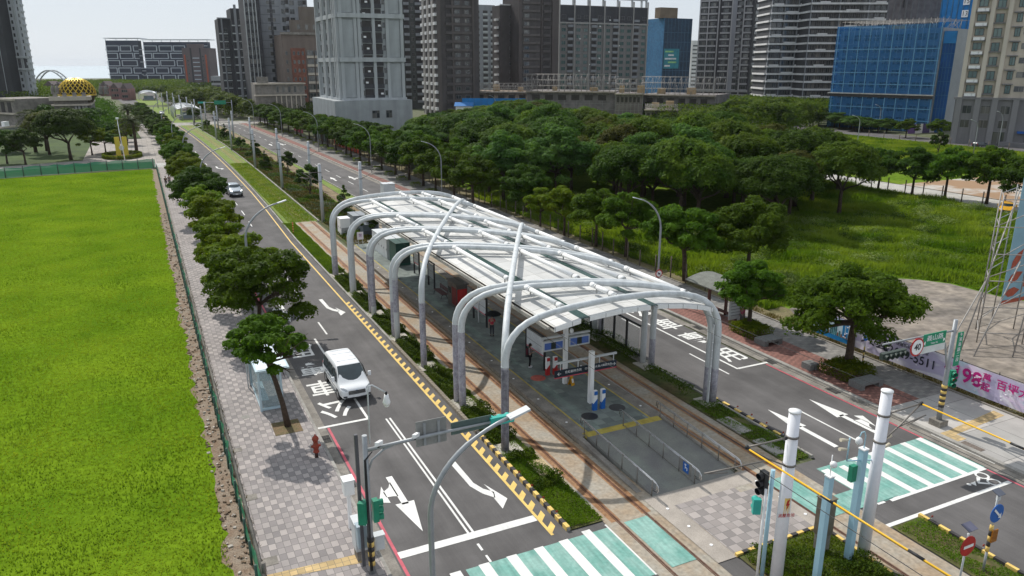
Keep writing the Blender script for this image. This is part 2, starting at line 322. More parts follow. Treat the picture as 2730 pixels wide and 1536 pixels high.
def arrow(kind,x,y,dr,s=1,name='road_arrow',hook=1):
    # unit arrow pointing +v from tail v=0; hook=+1 bends to +u
    P=[]
    if kind=='straight': P=[[(-.16,0),(.16,0),(.16,2.7),(-.16,2.7)],[(-.46,2.6),(.46,2.6),(0,5.2)]]
    elif kind=='both': P=[[(-.16,0),(.16,0),(.16,2.75),(-.16,2.75)],[(-.46,2.6),(.46,2.6),(0,5.2)],[(.1,.5),(.32,1.0),(.68,1.3),(.66,1.8),(.34,1.85),(.1,1.95),(.1,1.2)],[(.62,.75),(1.1,2.1),(.62,2.35)]]
    else: P=[[(-.16,0),(.16,0),(.17,2.6),(-.1,2.9)],[(-.1,2.9),(.17,2.6),(.45,3.55),(.3,3.95)],[(.3,3.95),(.45,3.55),(.8,4.0),(.75,4.4)],[(.5,2.9),(.95,5.1),(.5,4.9),(.3,4.55),(.62,4.1)]] if False else [[(-.16,0),(.16,0),(.2,2.6),(-.08,2.8)],[(-.08,2.8),(.2,2.6),(.42,3.3),(.22,3.7)],[(.22,3.7),(.42,3.3),(.78,3.8),(.62,4.3)],[(.62,2.9),(1.12,4.6),(.55,5.3),(.55,4.35),(.7,3.9)]]
    mb=MB()
    for q in P: mb.poly([(x+cs(y)+u*s*hook*(-dr if False else 1),y+v*s*dr) for u,v in q],.009)
    return W(name,mb)
arrow('both',9.2,33.6,-1,hook=-1); arrow('turn',12.63,33.8,-1,hook=1)
arrow('both',9.1,65.6,-1,hook=-1); arrow('turn',12.6,65.6,-1,hook=1)
arrow('both',9.5,167,-1,hook=-1); arrow('turn',13.1,167,-1,hook=1)
arrow('straight',32.12,26.1,1); arrow('both',35.5,26.1,1,hook=1)
arrow('straight',30.6,136.5,1); arrow('both',34.0,136.5,1,hook=1)
arrow('straight',30.6,205,1); arrow('both',33.4,205,1,hook=1)
# markings on the right road
m=MB(); m.sheet(33.68,33.8,26,30.3,.006)
for y,l in [(36.6,1.1),(38.9,1.9),(47,2.6),(52.5,2.6)]: m.sheet(33.68,33.8,y,y+l,.006)
y=60
while y<285: lane(m,[(0,33.6),(120,32.4),(160,31.95),(700,31.3)],[(0,33.72),(120,32.52),(160,32.07),(700,31.43)],y,y+3.6,.006); y+=8.9
W('dashed_lane_line',m)
m=MB(); m.sheet(34.82,34.98,37.05,62,.007).sheet(34.98,37.6,37.0,37.2,.008); W('bus_bay_line',m)
m=MB(); m.sheet(37.22,37.34,24.75,36.9,.006).sheet(37.1,37.22,10,21,.006); struct('red_line',m,redp)
# crossings
m=MB(); m.sheet(9.9,17.38,21.45,25.08,.004); m.sheet(17.66,18.93,21.5,25.08,.028).sheet(26.05,27.42,21.3,25.0,.028).sheet(27.62,30.9,21.25,22.6,.028); m.sheet(29.3,37.3,21.2,24.85,.004)
struct('crossing_surface',m,mint)
m=MB()
for a,b in [(7.95,8.4),(9.2,9.68),(10.49,10.96),(11.77,12.24),(13.07,13.52),(14.29,14.75),(15.55,15.98),(16.77,17.21)]: m.sheet(a,b,21.42,25.12+(.2 if a>15 else 0),.009)
for i in range(6): a=31.72+i*1.27; m.sheet(a,a+.42,21.2,24.86,.009)
m.sheet(29.35,29.85,21.1,24.6,.009).sheet(30.5,30.9,21.2,24.5,.009).sheet(30.2,37.2,21.02,21.2,.0095)
W('crossing_stripe',m)
m=MB(); m.sheet(27.9,37.05,19.62,19.84,.006); W('stop_line',m)
m=MB()
def ring(mb,cx,cy,r0,r1,z,n=20,a0=0,a1=2*math.pi,sy=1):
    P=[(cx+r*math.cos(a0+(a1-a0)*i/n),cy+sy*r*math.sin(a0+(a1-a0)*i/n)) for r in(r1,r0) for i in range(n+1)]
    b=len(mb.v); mb.v+=[(p[0],p[1],z) for p in P]
    for i in range(n): mb.face((b+i,b+i+1,b+n+2+i,b+n+1+i))
ring(m,36.35,20.72,.24,.34,.007); ring(m,36.28,20.05,.24,.34,.007)
m.poly([(35.95,20.75),(35.55,20.45),(35.62,20.35),(36.05,20.6)],.007).poly([(35.55,20.45),(35.95,20.1),(35.9,20.0),(35.45,20.3)],.007).poly([(35.5,20.5),(35.15,20.2),(35.1,20.5)],.007)
ring(m,34.95,20.45,.0,.11,.007,10); W('bicycle_symbol',m)
m=MB()
for i in range(7): m.sheet(1.75,3.95,170.6+i*.95,171.05+i*.95,.13)
W('crossing_stripe',m)
# gratings and covers
gr=PAVE('iron_grating',(.05,.05,.048),(.07,.065,.06),.06,.6,mw=.12,mort=(.015,.015,.015))
def cover(x,y,a,b,z=.01,mt=gr,label='rectangular iron drain grating in the gutter',name='drain_grating'):
    o=MB().box(x-a/2,x+a/2,y-b/2,y+b/2,z-.03,z+.006).build(name,mt,label=label,cat='drain'); return o
for x,y,l in [(7.22,39.0,'iron drain grating in the left gutter level with the red hydrant'),(7.24,33.8,'iron drain grating in the left gutter beside the white control box'),(37.9,45.0,'iron drain grating in the right gutter beside the bus shelter'),(37.85,37.1,'iron drain grating in the right gutter at the end of the bus bay line'),(37.9,31.6,'iron drain grating in the right gutter near the street name pole')]: cover(x,y,.5,.9,label=l)
for x,y,a,l in [(2.65,34.4,.55,'pale square concrete cover by the fence, middle of the three'),(2.63,39.6,.45,'pale square concrete cover by the fence, farthest of the three'),(2.71,28.96,.6,'pale square concrete cover by the fence, nearest of the three')]: cover(x,y,a,a,.126,concd,l,'access_cover')
o=MB().cyl((3.54,43.6),.26,.1,.128,20).build('manhole_cover',conc,label='round pale manhole cover in the grey paving near the glass shelter',cat='manhole')
cover(38.5,22.8,.7,1.15,.13,M('gravel_cover',(.16,.13,.11),.9,.3,8),'brown gravel-filled tray cover in the pale pavement at the right crossing','access_cover')
# track beds
m=MB(); m.sheet(16.85,19.56,4,101.3,.014); m.sheet(25.5,28.25,4,101,.014); m.sheet(19.56,25.5,21.0,26.4,.02); m.sheet(19.56,20.1,26.4,32.6,.02); struct('track_bed',m,bedm)
m=MB()
for x in (17.42,19.1): m.sheet(x-.28,x+.22,25.3,101,.018)
for x in (25.95,27.5): m.sheet(x-.22,x+.25,25.2,70,.018)
struct('rust_band',m,M('rust_streaks',(.24,.12,.055),.9,0,.7,col2=(.34,.20,.11),fine=(6,.25)))
gbed=M('track_grass',(.12,.20,.025),.95,0,.3,col2=(.19,.23,.05),fine=(4,.3),bump=.5,bsc=10)
m=MB(); lane(m,off(KL,.35),[(0,19.8),(200,19.8),(283,19.9),(700,19.9)],101.3,288,.016); lane(m,[(0,25.4),(160,25.0),(700,24.6)],off(KR,-.12),101,288,.014); struct('track_grass',m,gbed)
m=MB(); lane(m,17.8,18.5,101.3,286,.02); struct('track_grass',m,M('dry_track_grass',(.20,.18,.06),.95,.2,.5,fine=(4,.3)))
m=MB(); lane(m,25.7,27.4,101,286,.02); struct('track_bed',m,M('brown_track_bed',(.21,.16,.09),.95,.25,.6,fine=(4,.2)))
medm=M('median_soil',(.065,.085,.02),.95,0,.35,col2=(.13,.095,.045),fine=(3,.3),thr=(.42,.68))
m=MB(); lane(m,19.95,25.4,84.2,288,.03); m.sheet(15.12,16.85,25.6,101.3,.05); m.sheet(28.25,30.2,26.0,101,.05); struct('planting_bed',m,medm)
m=MB(); m.sheet(20.6,25.4,13,20.9,.06).sheet(28.3,30.2,4,19.55,.05); struct('planting_bed',m,medm)
kerb('kerb',[(0,15.0),(90,15.0),(112,15.4),(135,15.65),(200,15.6),(700,15.55)],.16,25.6,288,.16,conc)
kerb('kerb',KR if False else off(KR,-.12),.14,25.8,288,.15,conc)
kerb('kerb',19.86,.16,101,288,.12,conc); kerb('kerb',30.1,.14,4,19.6,.15,conc)
# black and yellow painted kerb blocks
def stripes(name,pts,h,w,l):
    mb=MB(); mb.cur=0
    for (a,b) in zip(pts[:-1],pts[1:]):
        a=Vector((*a,0));b=Vector((*b,0)); n=max(1,int((b-a).length/l)); d=(b-a)/n; q=math.atan2(d.y,d.x)
        for i in range(n): mb.cur=i%2; mb.obox(a+d*(i+.5)+Vector((0,0,h/2)),(d.length-.004,w,h),q)
    return struct(name,mb,[yellow,blackp])
stripes('painted_kerb',[(15.07,25.64),(15.07,35.9)],.21,.18,.36)
stripes('painted_kerb',[(30.17,27.2),(30.17,34.6)],.20,.16,.5)
stripes('painted_kerb',[(30.17,6),(30.17,19.6)],.20,.16,.5)
stripes('painted_kerb',[(20.55,20.95),(25.4,20.95)],.15,.15,.34); stripes('painted_kerb',[(25.45,14),(25.45,20.9)],.15,.15,.4)
stk=M('stacked_stone_kerb',(.32,.28,.22),.95,0,4,col2=(.22,.19,.15),bump=.6)
mb=MB(); y=36
while y<52: mb.box(14.96,15.18,y,y+.3,0,.215); y+=.34
struct('stone_kerb',mb,stk)
# rails
def rail(xs,y0,y1,label):
    mb=MB(); Y=ys(y0,y1)
    for a,b in zip(Y[:-1],Y[1:]):
        for dx,w,h in ((-.085,.045,.03),(.0,.07,.045)):
            mb.cur=0 if dx else 1
            mb.prism([(xs+cs(a)+dx-w/2,a),(xs+cs(a)+dx+w/2,a),(xs+cs(b)+dx+w/2,b),(xs+cs(b)+dx-w/2,b)],.0,h)
    mb.build('tram_rail',[railm,railtop if False else railm],label=label,cat='rail')
rail(17.5,4,288,'rusty tram rail nearest the left road'); rail(19.02,4,288,'rusty tram rail along the platform on the left track')
rail(25.98,4,288,'rusty tram rail along the platform on the right track'); rail(27.5,4,288,'rusty tram rail nearest the right road')
# far road details: tracks and median beyond the cross street
m=MB(); lane(m,15.9,26.5,302,420,.02); lane(m,KL,27.5,440,520,.02); struct('track_grass',m,gbed)
# centre of the crossing, between the tracks
pv2=PAVE('crossing_pavers',(.36,.325,.31),(.27,.245,.235),.46,.46,mw=.02,dirt=.1)
m=MB(); st=.46; row=0
Lx=lambda y:20.55
for j in range(9):
    y=21.07+j*st; x0=20.6; x1=25.2-(1.0 if j>7 else 0)
    m.sheet(x0,x1,y,y+st,.03)
struct('crossing_paving',m,pv2)
m=MB(); m.sheet(19.56,20.58,20.9,26.3,.026); m.sheet(25.2,25.9,21,26.3,.026); m.sheet(20.58,25.2,25.21,26.3,.026); struct('crossing_surround',m,M('exposed_aggregate',(.36,.32,.28),.9,.12,1,fine=(30,.2)))
stud=M('reflective_stud',(.9,.9,.9),.3,.02,2)
for i,(x,y) in enumerate([(20.12,25.11),(20.12,23.55),(20.12,22.01),(25.6,25.2),(25.6,23.6),(25.6,22)]):
    MB().cyl((x,y),.07,.02,.05,12).build('road_stud',stud,label=f'round white stud on the {"left" if i<3 else "right"} of the chequered crossing, {ordn(i%3)} from the ramps',cat='road stud',group='white studs at the crossing')
# right pavement
m=MB(); m.sheet(37.36,38.12,4,46,.005); lane(m,off(ER,.0),off(ER,.75),46,288,.005); struct('gutter',m,concd)
kerb('kerb',[(0,38.12),(46,38.12),(100,37.75),(160,36.35),(240,35.25),(700,35.25)],.3,4,288,.14,conc)
EK=[(0,38.42),(46,38.42),(100,38.05),(160,36.65),(240,35.55),(700,35.55)]
redb=PAVE('red_brick_paving',(.27,.135,.11),(.20,.10,.085),.42,.21,off=.5,mw=.025,checker=True,mort=(.10,.07,.06))
grp=PAVE('grey_slabs',(.25,.24,.225),(.21,.20,.19),.6,.3,off=.5,mw=.02)
m=MB(); lane(m,EK,[(0,41.4),(46,41.6),(75,40.6),(100,39.6),(160,37.9),(700,36.8)],28.2,288,.125); struct('pavement',m,redb)
m=MB(); lane(m,[(0,41.4),(46,41.6),(75,40.6),(100,39.6),(160,37.9),(700,36.8)],44.35,28.2,240,.122); struct('pavement',m,grp)
pale=PAVE('pale_concrete_slabs',(.42,.40,.38),(.40,.385,.365),3.0,3.0,mw=.006,dirt=.16)
struct('pavement',MB().poly([(38.42,4),(44.35,4),(44.35,28.2),(38.42,28.2)],.12),pale)
struct('tactile_paving',MB().poly([(38.45,24.6),(39.2,24.6),(44.0,25.15),(43.95,24.45),(39.15,24.1),(39.15,23.5),(38.4,23.5)],.128),tac)
kerb('kerb',44.35,.14,4,230,.2,concd)
scrub=M('dry_grass_verge',(.13,.12,.05),.95,0,1.2,col2=(.20,.16,.09),fine=(5,.3),bump=.4)
struct('verge',MB().sheet(44.49,48,4,230,.02),scrub)
slabm=M('old_concrete_slab',(.29,.245,.20),.9,0,.30,col2=(.15,.13,.115),fine=(1.5,.28),thr=(.38,.66)); streak(slabm,.25,.6,.22)
struct('concrete_slab',MB().poly([(45.6,4),(75,4),(73,25),(67.6,40),(67.5,44.7),(66,47),(64,48.6),(56,47.2),(48,45.5),(45.6,41.5)],.045),slabm)
fieldm=M('field_grass',(.08,.15,.012),.95,0,.08,col2=(.15,.21,.03),fine=(1.5,.3),bump=.6,bsc=4,spec=0)
struct('field',MB().sheet(45,109,38,135,.0),fieldm)
struct('field',MB().sheet(118,187,90,240,.01),fieldm)
struct('road',MB().sheet(110.3,117.5,30,112,.03),M('pale_concrete_road',(.42,.40,.365),.9,.15,.4,fine=(3,.1)))
struct('road',MB().sheet(188,202,60,320,.03),asph)
struct('sandy_lot',MB().sheet(118,150,60,90,.02),M('sandy_soil',(.30,.19,.11),.95,0,.1,col2=(.45,.42,.38),thr=(.45,.55)))
for x0,x1,y0,y1 in [(16.33,17.08,29.98,31.8)]:
    MB().box(16.1,17.0,30.0,31.8,0,.1).build('concrete_slab_cover',M('stained_slab',(.50,.38,.22),.85,0,1,col2=(.42,.34,.25)),label='tan stained concrete slab in the planting left of the left track',cat='slab',)
for i,(a,b,c,d) in enumerate([(28.3,29.2,29.4,31.4),(28.35,29.1,26.7,28.5)]):
    MB().box(a,b,c,d,0,.12).build('concrete_slab_cover',conc,label=f'grey concrete cable cover in the right planting, {"farther" if i==0 else "nearer"} of the two',cat='slab')
# ================================================================ tram stop
PZ=.32
ptile=PAVE('platform_tiles',(.19,.22,.205),(.165,.19,.18),.6,.6,mw=.012,dirt=.3)
wallstone=M('platform_wall_stone',(.30,.26,.20),.95,0,3,col2=(.20,.175,.145),fine=(8,.3))
T=thing('tram_platform','long low tiled platform between the two tracks under the white pipe arches','platform',(22.6,58,0))
m=MB(); m.box(19.6,25.5,32.6,84,.0,PZ-.03); m.build('platform_wall',wallstone,T)
m=MB(); m.box(20.5,24.62,32.95,84,.25,PZ); m.build('floor',ptile,T)
m=MB(); m.box(19.56,20.4,32.6,84,PZ-.06,PZ).box(24.72,25.54,32.6,84,PZ-.06,PZ); m.build('edge_slab',concd,T)
m=MB(); m.box(20.4,20.5,32.95,84,.25,PZ+.004).box(24.62,24.72,32.95,84,.25,PZ+.004); m.box(20.1,25.2,32.4,32.95,.2,PZ+.002); m.build('yellow_edge_line',M('worn_yellow',(.42,.33,.07),.8,.2,2),T)
rampm=M('ramp_concrete',(.17,.165,.16),.9,0,.5,col2=(.23,.235,.205),fine=(25,.18))
m=MB(); m.add([(20.1,26.3,.03),(25.2,26.3,.03),(25.2,32.4,PZ),(20.1,32.4,PZ),(20.1,26.3,0),(25.2,26.3,0),(25.2,32.4,0),(20.1,32.4,0)],[(0,1,2,3),(4,5,1,0),(0,3,7,4),(1,5,6,2)])
m.build('ramp',rampm,T)
for x in (19.75,25.32):
  m=MB(); m.add([(x-.15,26.9,.03),(x+.15,26.9,.03),(x+.15,32.6,PZ+.02),(x-.15,32.6,PZ+.02),(x-.15,26.9,0),(x+.15,26.9,0),(x+.15,32.6,0),(x-.15,32.6,0)],[(0,1,2,3),(4,5,1,0),(0,3,7,4),(1,5,6,2),(2,6,7,3)])
  m.build('ramp_kerb',concd,T)
for i,y in enumerate([34.5,38,41.5,45,49,53,57,61,65,69,73]):
    for s,x in (('left',20.0),('right',25.1)):
        MB().cyl((x,y),.07,PZ,PZ+.012,10).build('road_stud',stud,label=f'round white stud on the {s} edge of the platform, {ordn(i)} from the ramps',cat='road stud',group='white studs along the platform edges')
def railing(x,lab,sign=False):
    H=.95; zr=lambda y: PZ*(min(32.7,y)-26.3)/6.1 if y>26.3 else 0
    T=thing('ramp_railing',lab,'railing',(x,26.35,0))
    Y=[26.35,27.6,28.95,30.2,31.4,32.7]
    for y in Y: MB().tube([(x,y,zr(y)),(x,y,zr(y)+H-.08)],.025,8).build('post',M_post,T)
    for dx,dz in ((-.04,.0),(.05,-.16)):
        y0=25.95; zz=zr(26.35)
        MB().tube([(x+dx,26.35,zz+H-.45+dz),(x+dx,26.0,zz+H-.42+dz),(x+dx,25.93,zz+H-.3+dz),(x+dx,25.95,zz+H-.06+dz),(x+dx,26.1,zz+H+dz),(x+dx,32.9,PZ+H+dz),(x+dx,33.02,PZ+H-.06+dz),(x+dx,33.05,PZ+H-.35+dz)],.024,10).build('handrail',steel,T)
    m=MB(); m.bar((x,26.35,.1),(x,32.7,PZ+.08),.03); m.build('bottom_rail',M_post,T)
    if sign:
        s=MB().box(x-.075,x-.06,26.55,27.5,.3,.95).build('wheelchair_sign',M('sign_backing',(.2,.19,.18),.5),T)
        b=MB().box(x-.082,x-.076,26.75,27.2,.36,.9).build('blue_plate',bluem,s,local=False)
        q=MB(); q.box(x-.09,x-.083,27.0,27.04,.55,.8); q.box(x-.09,x-.083,26.86,27.0,.62,.66); q.box(x-.09,x-.083,26.85,26.9,.5,.64); q.box(x-.09,x-.083,26.95,27.08,.74,.82); q.build('wheelchair_symbol',whitem,s)
M_post=M('dull_steel',(.22,.2,.18),.5,.1,3,metal=.5)
railing(20.1,'stainless handrail along the left side of the ramps'); railing(22.66,'stainless handrail between the two ramps with a blue wheelchair sign',True); railing(25.2,'stainless handrail along the right side of the ramps')
# ---- arches
PROF=[(15.6,0),(15.6,1.2),(15.6,2.4),(15.6,3.6),(15.6,4.8),(15.61,5.3),(15.68,5.7),(15.82,6.12),(16.07,6.52),(16.42,6.86),(16.9,7.14),(17.5,7.34),(18.3,7.49),(19.5,7.62),(21,7.70),(22.6,7.73),(24.2,7.68),(25.6,7.56),(26.8,7.37),(27.7,7.1),(28.35,6.8),(28.85,6.42),(29.2,6.0),(29.45,5.5),(29.57,5.0),(29.6,4.4),(29.6,3),(29.6,1.5),(29.6,0)]
ROOFC=(22.6,53,0)
TS=thing('tram_stop_canopy','large white pipe-arch canopy with a curved panel roof over the tram platform','canopy',ROOFC)
def arch(yl,yr,pz=(0,0),pr=(0,0),xl=0,xr=0,stop=None,r=.18,rc=.21,lift=0):
    P=[];RR=[]
    prev=None
    pts=[]
    for x,z in PROF:
        t=(x-15.6)/14
        pts.append((x+(xl*(1-t)+xr*t),yl+(yr-yl)*t,z+(lift if 5.5<z else 0)))
    if stop: pts=[p for p in pts if p[0]<stop]
    # insert exact paint edges
    for zz,lo in ((pz[0],True),(pz[1],True),(pr[0],False),(pr[1],False)):
        for i in range(len(pts)-1):
            a,b=pts[i],pts[i+1]
            if (i<len(pts)/2)==lo and min(a[2],b[2])<zz<max(a[2],b[2]):
                t=(zz-a[2])/(b[2]-a[2]); pts.insert(i+1,tuple(a[k]+(b[k]-a[k])*t for k in range(3))); break
    for p in pts: RR.append(rc if p[2]<5.6 else (r if p[2]>6.6 else rc+(r-rc)*(p[2]-5.6)))
    mb=MB(); mb.tube(pts,RR,16)
    n=16; k=0
    for i in range(len(pts)-1):
        zc=(pts[i][2]+pts[i+1][2])/2; left=(pts[i][0]+pts[i+1][0])/2<22.6
        w_=pz if left else pr
        for j in range(n): mb.m[k]=1 if (w_[0]<zc<w_[1]) else 0; k+=1
    # welded joint rings
    for i in (5,12): 
        if i<len(pts)-1: mb.tube([Vector(pts[i]),Vector(pts[i])+(Vector(pts[i+1])-Vector(pts[i])).normalized()*.05],RR[i]+.008,16)
    mb.build('arch_pipe',[whitepipe,purple],TS)
arch(33.4,33.5,(0,4.9),(0,2.3),r=.18,xr=.15)               # front arch
arch(33.4,59.4,(0,4.9),(0,3),lift=.12)                       # long diagonal
arch(46.5,72.5,(0,4.7),(0,3),lift=.12)
arch(39.45,33.9,(0,4.9),(0,2.3),xr=-.05); arch(40.35,34.0,(0,5.1),(0,0),stop=28.9)
arch(52.5,39.7,(2.3,4.9),(0,2.2)); arch(53.3,40.7,(0,2.9),(0,0))
arch(58.95,46.2,(.9,5.1),(0,2.2)); arch(59.7,46.9,(0,5.1),(0,0),xr=-.1)
arch(65.4,53.0,(0,0),(0,2)); arch(66.1,53.8,(0,0),(0,2))
arch(72.3,66.2,(0,2.2),(0,2)); arch(73.0,72.9,(0,1.2),(0,2))
def pz_(x): return float(np.interp(x,[p[0] for p in PROF[4:25]],[p[1] for p in PROF[4:25]]))
ST=[((18.97,70.55),(19.04,63.48)),((22.45,72.42),(22.42,69.99)),((24.61,71.94),(24.82,69.1)),((22.3,68.5),(22.41,60.35)),((24.6,67.15),(24.81,58.54)),((18.89,61.92),(19.05,56.89)),((22.3,58.44),(22.47,54.05)),((18.92,55.45),(19.09,50.53)),((22.36,52.31),(22.46,47.4)),((24.54,56.26),(24.77,51.77)),((18.97,49.02),(18.9,39.9)),((22.48,45.92),(22.46,37.75)),((24.85,50.31),(24.83,45.49)),((22.47,36.21),(22.49,33.81)),((24.72,44.15),(25.07,36.74)),((19.04,37.83),(19.11,33.7)),
 ((27.7,71.6),(27.7,67.4)),((27.7,66),(27.7,55.2)),((27.7,53.2),(27.7,48.6)),((27.7,47.0),(27.7,42)),((27.7,40.5),(27.7,34.2))]
slv=M('dark_joint',(.32,.32,.32),.6,.1,3)
for a,b in ST:
    A=Vector((*a,pz_(a[0])+.06)); B=Vector((*b,pz_(b[0])+.06)); d=(B-A).normalized()
    s=MB().tube([A,B],.145,14).build('strut',M_white2,TS) if 'M_white2' in globals() else None
    if s is None:
        M_white2=M('clean_white_pipe',(.80,.80,.79),.4,.03,1); s=MB().tube([A,B],.145,14).build('strut',M_white2,TS)
    for p,sg in ((A,1),(B,-1)):
        q=p+d*sg*.55; mb=MB(); mb.tube([q-d*.05,q+d*.05],.148,14); sl_=mb.build('joint_sleeve',slv,s)
        mb=MB(); mb.tube([p,p+d*sg*.42],.155,14); mb.build('end_socket',M_white2,s)
        mb=MB(); mb.obox(q-Vector((0,0,.26)),(.07,.07,.24)); mb.build('roof_bracket',slv,s)
# ---- roof
def rz(x): return float(np.interp(x,[18.2,18.8,20,22.5,25,26.8,28,28.7],[6.78,6.88,7.08,7.24,7.16,6.92,6.66,6.44]))
roofm=PAVE('roof_panels',(.66,.66,.65),(.62,.62,.61),1.05,1.9,mw=.014,mort=(.30,.29,.26),dirt=.16,rough=.55)
N_,L_,p_=nodes(roofm)
t_=N_.new('ShaderNodeBsdfTranslucent'); t_.inputs[0].default_value=(.5,.55,.5,1); mx_=N_.new('ShaderNodeMixShader'); mx_.inputs[0].default_value=.12
L_.new(p_.outputs[0],mx_.inputs[1]); L_.new(t_.outputs[0],mx_.inputs[2]); L_.new(mx_.outputs[0],N_['Material Output'].inputs[0])
Y0,Y1=32.95,74.6
def roofstrip(x0,x1,name,mt,th=.1,y0=Y0,y1=Y1,dz=0):
    X=[x0]+[x for x in (18.8,20,21.2,22.5,23.8,25,26,26.8,27.4,28) if x0+.05<x<x1-.05]+[x1]
    mb=MB(); n=len(X)
    mb.add([(x,y,rz(x)+dz+s) for s in(0,-th) for y in(y0,y1) for x in X],
      [(i,i+1,n+i+1,n+i) for i in range(n-1)]+[(3*n+i,3*n+i+1,2*n+i+1,2*n+i) for i in range(n-1)]+[(2*n+i,2*n+i+1,i+1,i) for i in range(n-1)]+[(n+i,n+i+1,3*n+i+1,3*n+i) for i in range(n-1)]+[(0,n,3*n,2*n),(n-1,3*n-1,4*n-1,2*n-1)])
    return mb.build(name,mt,TS)
gs=[(19.85,20.4),(24.3,24.8)]
xs=[18.25]+[v for g in gs for v in g]+[28.7]
for i in range(0,len(xs),2): roofstrip(xs[i],xs[i+1],'roof_panel',roofm,y0=Y0+.02)
for a,b in gs: roofstrip(a,b,'glass_strip',greeng,th=.03)
for k,(a,b) in enumerate([(18.25,19.85),(20.4,24.3),(24.8,28.7)]):
    for j,(xa,xb) in enumerate([(a,b)]): roofstrip(xa,xb,'fascia',M_fas if 'M_fas' in globals() else M('fascia_panel',(.80,.80,.79),.5,.05,2),th=.24,y0=Y0-.02,y1=Y0+.02,dz=.0)
fs=M('seam_line',(.2,.2,.19),.8)
mb=MB()
for i in range(11):
    x=18.3+i*1.03; mb.box(x-.012,x+.012,Y0-.026,Y0+.03,rz(x)-.24,rz(x)+.004)
mb.build('fascia_seam',fs,TS)
mb=MB(); mb.box(18.05,18.25,Y0+.5,Y1-.3,6.58,6.70); mb.box(18.02,18.06,Y0+.5,Y1-.3,6.58,6.78); mb.box(18.25,18.32,Y0,Y1,6.55,6.80); mb.build('edge_gutter',M('aged_metal_gutter',(.42,.40,.36),.6,.25,1),TS)
mb=MB(); mb.box(28.7,28.95,Y0+.5,Y1-.3,6.28,6.40); mb.build('edge_gutter',M('aged_metal_gutter',(.42,.40,.36),.6,.25,1),TS)
for x in (19.2,21.5,23.8,26.2,28.1): MB().box(x-.06,x+.06,Y0+.2,Y1-.2,rz(x)-.3,rz(x)-.1).build('roof_beam',greyb,TS)
y=36
while y<Y1:
    mb=MB()
    X=[18.4,20,22.5,25,26.8,28.6]
    for a,b in zip(X[:-1],X[1:]): mb.bar((a,y,rz(a)-.36),(b,y,rz(b)-.36),.09,.12)
    mb.build('cross_beam',greyb,TS); y+=6.5
# concrete footings of the columns
ft=M('footing_concrete',(.42,.39,.34),.9,.2,1.5,fine=(12,.15))
mb=MB()
for y in (33.4,39.9,46.5,52.9,59.3,65.7,72.6): mb.box(15.17,16.5,y-.75,y+.75,0,.12)
mb.build('footing',ft,TS)
mb=MB()
for y in (33.6,40.2,46.5,53.2,59.4,66.2,72.7): mb.box(28.9,30.05,y-.7,y+.7,0,.12)
mb.build('footing',ft,TS)
mb=MB(); mb.box(29.25,29.32,33.35,33.5,.1,5.2); mb.build('cable_duct',greyb,TS)
for i in range(7): MB().sph((29.24,33.3,1.6+i*.5),.035,8,5).build('indicator_light',stud,TS)
# glazed screen on the right side beside the road
T=thing('glass_screen','dark framed glass screen on a low wall between the right track and the right road','screen',(29.55,44.5,0))
MB().box(29.45,29.75,40.9,56,0,.42).build('low_wall',conc,T)
y=41.2
while y<55.5:
    MB().box(29.56,29.58,y,y+1.45,.55,2.6).build('glass_pane',clearg,T); MB().box(29.52,29.62,y+1.45,y+1.62,.42,2.7).build('frame_post',darkm,T); y+=1.62
MB().box(29.52,29.62,41.0,56,2.6,2.72).box(29.52,29.62,41.0,56,.42,.54).build('frame_rail',darkm,T)
# ---- furniture under the roof
pan=M('notice_panel',(.62,.64,.66),.6,.1,6); pinkb=M('red_panel_band',(.55,.08,.11),.6,.1,3)
def board(x,y0,y1,lab,z0=.9,z1=2.15,face=pan,band=True):
    T=thing('information_board',lab,'board',(x,(y0+y1)/2,PZ))
    for y in (y0,y1): MB().box(x-.06,x+.06,y-.07,y+.07,PZ,PZ+2.4).build('post',darkm,T)
    p=MB().box(x-.03,x+.03,y0+.07,y1-.07,PZ+z0,PZ+z1).build('panel',face,T)
    if band: MB().box(x-.036,x+.036,y0+.09,y1-.09,PZ+z0+.02,PZ+z0+.1).build('coloured_band',pinkb,p)
    MB().box(x-.036,x+.036,y0+.09,y1-.09,PZ+(z0+z1)/2,PZ+(z0+z1)/2+.02).build('divider',darkm,p)
    MB().box(x-.05,x+.05,y0,y1,PZ+2.3,PZ+2.4).build('top_rail',darkm,T)
board(22.5,41.9,44.6,'dark framed notice board with white panel and red band beside the waiting people')
board(22.5,63.3,64.9,'dark notice board with grey panel beside the bench',face=M('grey_notice',(.28,.3,.3),.6,.2,5),band=False)
board(22.6,67.8,69.3,'brown framed notice board with red header at the far end of the shaded platform',face=M('pale_notice',(.45,.45,.44),.6,.1,5),z0=1.1)
board(22.5,51.5,54.1,'dark framed notice board with red header next to the ticket machine')
def display(T,x0,x1,y,z0,z1):
    d=MB().box(x0,x1,y-.12,y+.12,z0,z1).build('display_box',greyb,T)
    e=bpy.data.materials.new('screen'); e.use_nodes=True; pp=e.node_tree.nodes['Principled BSDF']; pp.inputs['Base Color'].default_value=(.01,.02,.05,1); pp.inputs['Emission Color'].default_value=(.05,.10,.30,1); pp.inputs['Emission Strength'].default_value=.35; pp.inputs['Roughness'].default_value=.3
    L=x1-x0
    MB().box(x0+.08,x0+.08+(L-.16)*.36,y-.125,y-.118,z0+.1,z1-.1).box(x0+.08+(L-.16)*.62,x1-.08,y-.125,y-.118,z0+.1,z1-.1).build('screen',e,d)
    e2=bpy.data.materials.new('screen_dark'); e2.use_nodes=True; e2.node_tree.nodes['Principled BSDF'].inputs['Base Color'].default_value=(.02,.03,.02,1)
    MB().box(x0+.08+(L-.16)*.36,x0+.08+(L-.16)*.62,y-.125,y-.118,z0+.1,z1-.1).build('screen',e2,d)
